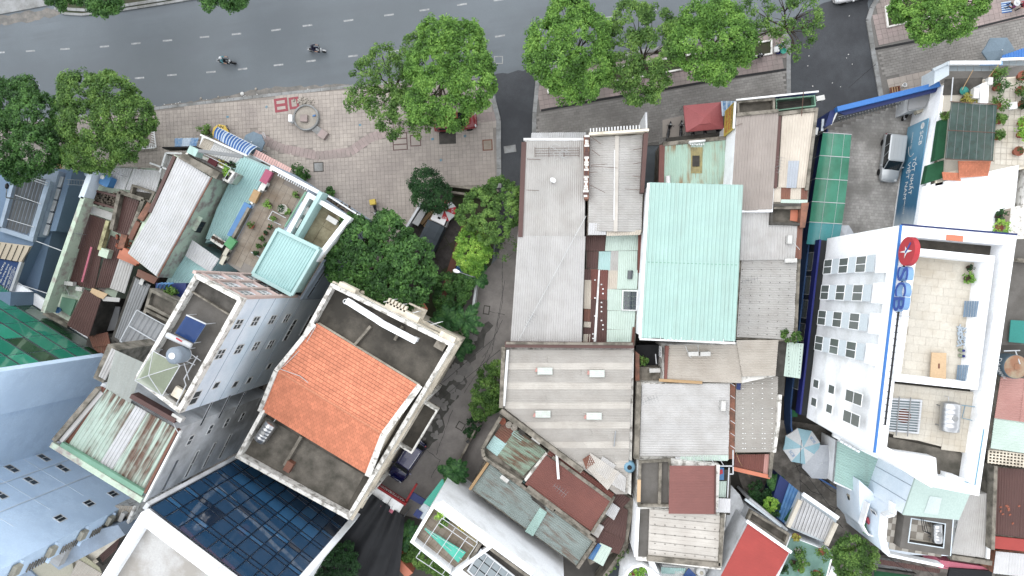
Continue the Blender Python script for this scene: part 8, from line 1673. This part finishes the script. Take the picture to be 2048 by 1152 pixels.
t=house('brick_shed','orange brick wall top beside the white terrace house at the bottom',[(778,1118),(792,1112),(826,1146),(812,1156)],2.4,'orange_sheet');slab(t,'tin_lid',[(776,1128),(790,1138),(796,1160),(770,1160)],1.2,.1,'blue_zinc')
rp=thing('round_planter','round concrete planter ring with rubble on the plaza','planter',tuple(P(612,235,.12)));c=P(612,235,.5)
mk('ring',G().lathe((c.x,c.y,.12),[(1.32,0),(1.32,.45),(1.25,.48),(1.16,.45),(1.16,.1)],40),'kerb_stone',rp);mk('fill',G().lathe((c.x,c.y,.12),[(1.17,.3),(.6,.36),(.01,.34)],30),'rubble',rp);mk('box',G().box(P(607,236,.8),(1,-.05),.72,.7,.45,.8),'tile_rose',rp);mk('blue_scrap',G().box(P(628,231,.55),(1,.3),.3,.16,.45,.56),'tarp_blue',rp)
mk('pedestal',G().box(P(645,268,.6),(.8,-.6),.8,.8,.12,.6),'tile_rose',label='square brick-edged pedestal below the round planter',cat='pedestal');mk('post_box',G().box(P(580,236,1.0),(0,1),.7,.35,.12,1.0),'white_paint',label='white upright box left of the round planter',cat='box');mk('stone_plinth',G().box(P(634,260,.4),(.8,-.6),.9,.7,.12,.4),'kerb_stone',label='grey slab between the planter and the pedestal',cat='slab')
g=G()
for k in range(60):c=P(608+random.gauss(0,9),203+random.gauss(0,4),.13);g.box(c,(random.random(),random.random()-.5),random.uniform(.06,.25),random.uniform(.05,.18),.12,.16+random.uniform(0,.12))
mk('rubble_heap',g,'rubble',label='small rubble heap above the round planter',cat='rubble',kind='stuff')
for k,(x,y,s_,ds)in enumerate([(485,188,.42,'largest bag at the plaza kerb'),(512,178,.28,'right of the large white bag'),(402,197,.25,'left of the large white bag'),(437,194,.22,'nearest the left tree')]):mk('litter_bag',G().lathe(P(x,y,.01),[(s_*.4,0),(s_*.5,s_*.2),(s_*.25,s_*.4),(.02,s_*.45)],6),'rubble' if k else 'litter',label='white litter bag in the gutter, '+ds,cat='litter')
g=G()
for k in range(40):
 x,y=(random.uniform(1600,1740),random.uniform(20,190))if k<9 else((f:=random.random())and 0,0)if False else(300+380*(f:=random.random()),214-38*f+random.uniform(-4,1));g.box(P(x,y,.02),(random.uniform(-1,1),random.uniform(-1,1)),random.uniform(.05,.14),random.uniform(.04,.1),.01,.04)
mk('paper_scraps',g,'litter',label='scattered paper scraps on the road edges',cat='litter',kind='stuff')
q=Loc(P(1563,94,.12),195);person('seated street vendor in pale clothes with teal basin at the pavement corner',q,SIT,RAD,('cloth_white','cloth_teal'));mk('stool',G().lathe(P(1563,94,.12),[(.16,0),(.15,.28),(.17,.32),(.02,.32)],12),'tank_blue',label='blue stool under the seated vendor',cat='stool')
for x,y,r_,m_,ds in[(1565,103,.3,'tarp_teal','teal basin in front of the seated vendor'),(1555,105,.26,'navy','navy basin beside the white box')]:mk('basin',G().lathe(P(x,y,.12),[(r_*.7,0),(r_,.25),(r_*.92,.25),(r_*.65,.05),(.02,.05)],16),m_,label=ds,cat='basin')
mk('foam_box',G().box(P(1554,98,.55),(1,.1),.45,.5,.12,.55),'white_paint',label='white foam box beside the seated vendor',cat='box')
q=Loc(P(2021,18,.12),150);person('vendor in a white sun hat beside the blue striped mat',q,SIT,RAD,('cloth_purple','cloth_dark'),hat='hat',brim=.3);q=Loc(P(2039,14,.12),200);person('person in red crouching at the top right edge',q,SIT,RAD,('cloth_red','cloth_dark'))
mt=thing('striped_mat','blue and white striped mat spread on the pavement at top right','mat',tuple(P(2012,14,.13)))
for k in range(10):mk('stripe',G().prism(PP([(2002+k*.2,5+k*2.2),(2022+k*.2,2+k*2.2),(2022+k*.2,4.1+k*2.2),(2002+k*.2,7.1+k*2.2)],.14),.13,.15),'stripe_blue' if k%2 else 'stripe_white',mt)
for a,b,s_ in[((985,680,6),(885,765,5),'upper cable over the lane beside the banded roof'),((1000,700,6),(880,800,5),'lower cable over the lane beside the banded roof'),((1603,880,5),(1602,1000,4.5),'cable above the parasols in the bank yard'),((1600,930,5),(1680,1040,4),'cable sagging along the narrow alley'),((1770,1110,6),(1840,1160,5),'left cable over the bottom alley'),((1830,1115,6),(1880,1165,5),'middle cable over the bottom alley'),((1880,1130,6),(1960,1165,5),'right cable over the bottom alley'),((1697,176,5),(1752,128,6),'thin cable over the dark side street')]:cable([a,b],.022,'cable',.3,s_)
cable([(1472,905,6),(1480,925,6),(1500,955,2)],.02,'wood',.1,'thin yellow wire dangling over the maroon lean-to')
# === trees
def lob(pts,z):return[(x,y,r,z+random.uniform(-.5,.5))for x,y,r in pts]
def planter(poly,name):
 o=struct(name,G().prism(PP(poly,.16),.1,.16),'planter_soil');mk('border',G().ring(PP(poly,.3),.15,.1,.3),'old_white',o)
planter([(1095,187),(1092,158),(1545,78),(1545,108)],'planter_bed');planter([(1770,12),(1775,55),(1900,26),(1900,-40)],'planter_bed')
tg=thing('tree_grate','white lattice tree guard at the foot of the second tree','tree guard',tuple(P(288,272,.12)))
for k in range(9):mk('lattice',G().beam(P(270+k*4.6,298,.35),P(274+k*4.4,291-k*.4,.35),.07,.1),'white_paint',tg);mk('lattice',G().beam(P(303,250+k*4.6,.35),P(310,252+k*4.8,.35),.07,.1),'white_paint',tg)
for a,b in[((270,299),(312,295)),((312,295),(306,248)),((270,291),(304,288))]:mk('rail',G().beam(P(*a,.4),P(*b,.4),.08,.12),'white_paint',tg)
tree('street_tree','street tree at the left edge of the plaza, cut by the frame',lob([(20,215,52),(65,235,48),(10,290,52),(70,300,48),(40,335,30),(100,255,16),(95,300,36),(50,180,24)],8.2),'leaf_deep',(60,280))
tree('street_tree','dense bright street tree beside the white tree guard',lob([(165,195,44),(225,190,42),(180,250,52),(245,240,50),(200,300,44),(270,235,34),(255,285,34),(140,165,18),(295,240,18),(160,310,30)],8.6),'leaf_mid',(255,262))
tree('street_tree','looser tree with open branches left of the big plaza tree',lob([(765,115,24),(735,150,30),(780,160,36),(720,190,22),(765,215,36),(810,130,24),(815,220,32),(780,250,24),(830,95,26),(705,210,12),(835,180,34),(840,255,18)],7.6),'leaf_mid',(800,190),per=18,m=44)
tree('street_tree','biggest bright tree on the plaza above the red car',lob([(880,75,38),(925,85,38),(860,130,44),(930,130,46),(880,180,46),(945,175,40),(850,210,34),(905,215,38),(955,140,30),(890,110,44)],9.2),'leaf_bright',(880,190))
tree('street_tree','first tree of the island row, next to the side street',lob([(1140,40,42),(1105,85,44),(1165,80,46),(1120,130,44),(1180,130,42),(1140,165,36),(1165,175,26),(1085,120,28),(1190,60,26),(1130,20,26)],9.0),'leaf_bright',(1140,150))
tree('street_tree','second, duller tree of the island row',lob([(1265,45,38),(1310,60,40),(1250,90,40),(1305,110,44),(1250,140,38),(1300,155,34),(1270,185,22),(1340,95,26),(1310,190,12)],8.0),'leaf_mid',(1280,130),per=24)
tree('street_tree','third tree of the island row, bright and broad',lob([(1400,45,36),(1440,45,38),(1380,90,38),(1430,90,44),(1470,75,34),(1400,125,30),(1440,140,24),(1350,60,16),(1480,105,22)],8.4),'leaf_bright',(1420,110))
tree('street_tree','fourth, thin tree of the island row at the side street',lob([(1510,25,30),(1560,30,36),(1605,30,34),(1530,60,26),(1590,70,30),(1625,55,18),(1500,80,16),(1590,100,16),(1560,0,30)],7.2),'leaf_mid',(1560,70),per=13,m=34)
tree('street_tree','tree over the corner pavement at the top right',lob([(1830,10,38),(1880,5,42),(1925,-5,38),(1860,45,34),(1905,40,32),(1950,5,22),(1800,25,16),(1855,70,18)],8.2),'leaf_bright',(1870,15))
for n_,lb in(('left-hand tree reaching in from the far side of the road',[(120,-18,30),(165,-30,34),(205,-10,30),(235,12,12),(190,12,14),(215,22,10)]),('right-hand tree tips reaching in from the far side of the road',[(425,-18,24),(462,-12,24),(418,8,9),(466,14,9),(480,0,12),(445,-40,40)])):tree('street_tree',n_,lob(lb,8.0),'leaf_deep',(lb[1][0],-60))
G_='garden trees'
tree('garden_tree','largest dark green tree in the garden left of the truck',lob([(720,480,36),(780,480,40),(690,520,34),(750,530,48),(820,520,40),(770,580,38),(820,575,34),(700,560,26),(845,545,26),(705,450,20),(775,450,22),(680,545,22),(800,600,22)],6.4),'leaf_deep',(765,540),group=G_,leaf=.32,m=40)
tree('topiary_tree','clipped round dark tree at the plaza edge of the garden',lob([(850,365,27),(872,392,28),(852,392,24)],3.4),'leaf_dark',(860,385),group=G_,leaf=.16,per=60,rad=.36,m=50,trunk_r=.1)
tree('frangipani_tree','pale tufted tree beside the side street at the garden corner',lob([(1000,385,28),(965,415,34),(1010,425,32),(985,450,34),(940,430,22),(1015,395,24)],4.6),'leaf_mid',(985,425),group=G_,leaf=.24,rad=.32,m=60,per=30,trunk_r=.12)
tree('garden_tree','lime green shrub tree below the tufted tree',lob([(940,480,22),(955,500,26),(932,510,20),(945,528,20)],3.4),'leaf_lime',(945,500),group=G_,leaf=.2,rad=.35,trunk_r=.08);tree('garden_tree','thin straggling branch of leaves over the narrow lane',lob([(1008,475,20),(1022,490,14),(1005,505,14)],3.6),'leaf_mid',(985,480),group=G_,leaf=.2,per=5,m=24,trunk_r=.06)
tree('flowering_shrub','green shrub with pale flowers in the middle of the garden',lob([(895,570,24),(915,580,22),(890,595,20),(910,600,18),(930,565,14)],2.6),'leaf_deep',(900,585),group=G_,leaf=.2,rad=.3,trunk_r=.07)
tree('lane_shrub','grey-green shrub against the banded roof house in the lane',lob([(980,750,18),(972,785,24),(965,815,22),(990,800,18),(995,735,12)],3.0),'leaf_mid',(985,790),group=G_,leaf=.18,rad=.3,trunk_r=.07);tree('lane_shrub','low dark hedge at the lane wall',lob([(948,850,12),(940,865,10),(955,838,10)],1.2),'leaf_dark',(948,852),group=G_,leaf=.14,rad=.2,trunk_r=.05)
tree('round_tree','bushy tree beside the dark glass wall at the bottom edge',lob([(660,1110,30),(685,1130,28),(645,1140,28),(690,1108,20)],4.0),'leaf_dark',(668,1130),group=G_,leaf=.2,per=34,rad=.35);tree('round_tree','round bright tree at the bottom right alley',lob([(1700,1100,28),(1722,1112,26),(1695,1126,26),(1715,1136,22)],4.6),'leaf_mid',(1708,1118),group=G_,leaf=.2,per=34,rad=.35)
tree('vine_thicket','tangled climbing greenery left of the white terrace house',lob([(830,1100,16),(845,1115,18),(862,1130,16),(820,1085,14),(880,1145,14),(810,1110,12)],2.0),'leaf_mid',(840,1115),group=G_,leaf=.2,rad=.3,trunk_r=.05)
tree('bush','dark hedge mass in the yard beside the blue tin roof',lob([(1515,985,18),(1535,1005,20),(1550,1020,14),(1542,1000,14)],2.2),'leaf_dark',(1525,1000),group=G_,leaf=.18,rad=.28,trunk_r=.05);tree('bush','lime bush at the end of the dark hedge',lob([(1543,1008,10),(1536,1018,9)],2.8),'leaf_lime',(1540,1012),group=G_,leaf=.16,rad=.25,trunk_r=.05)
for x,y,r_,ds in[(597,346,1.0,'left of two shrubs by the pink awning'),(612,352,.7,'right of two shrubs by the pink awning'),(662,384,.7,'by the junk-filled lean-to')]:pot_plant(x,y,.13,'potted plaza shrub '+ds,'pot_dark','leaf_deep',.3,r_*.8,.4,.24,16,22)
for x,y,z,L_,n_,ds in[(893,640,3.0,2.0,14,'by the orange tiled house, left one of the pair'),(930,640,3.2,2.1,14,'by the orange tiled house, right one of the pair'),(920,690,2.2,1.6,12,'at the corner of the orange tiled house'),(950,552,2.6,1.5,12,'below the lime shrub by the garden lamp'),(909,944,3.0,1.7,16,'standing alone at the lane end by the turquoise awning'),(815,1070,2.4,1.8,12,'beside the black tarpaulin'),(1552,965,2.4,.95,14,'small and yellowish, beside the blue tin yard'),(985,812,2.0,1.0,10,'small, under the banded roof edge')]:palm(x,y,z,'feathery palm '+ds,L_,n_)
def aerial(x,y,z,h,ang,label):
 c=P(x,y,z+h);b=V3(c,z);u=dirv(ang);v=Vector((-u.y,u.x,0));t=thing('roof_aerial',label,'aerial',tuple(b),'roof aerials')
 mk('mast',G().tube([b,c],.02,5),'rail_grey',t);mk('boom',G().tube([c-u*.7,c+u*.7],.015,5),'rail_grey',t)
 for k in range(6):p=c+u*(k*.26-.65);mk('element',G().tube([p-v*(.22+.03*k),p+v*(.22+.03*k)],.01,4),'rail_grey',t)
for a in[(150,467,5.2,1.6,0,'television aerial on the mint parapet over the maroon roof'),(1560,330,7.0,1.4,80,'television aerial on the beige corner roof'),(1300,800,6.4,1.5,20,'television aerial on the white-grey roof'),(1120,980,6.0,1.4,-37,'television aerial on the red-brown roof'),(240,350,5.3,1.2,-30,'television aerial above the white street roof'),(1500,560,6.2,1.3,10,'television aerial on the pale grey roof right of the mint roof'),(1060,640,5.9,1.4,60,'television aerial at the lower end of the long grey roof')]:aerial(*a)
cable([(985,690,5),(1010,560,4)],.018,'cable',.25,'cable hanging along the lane side of the long grey roof')
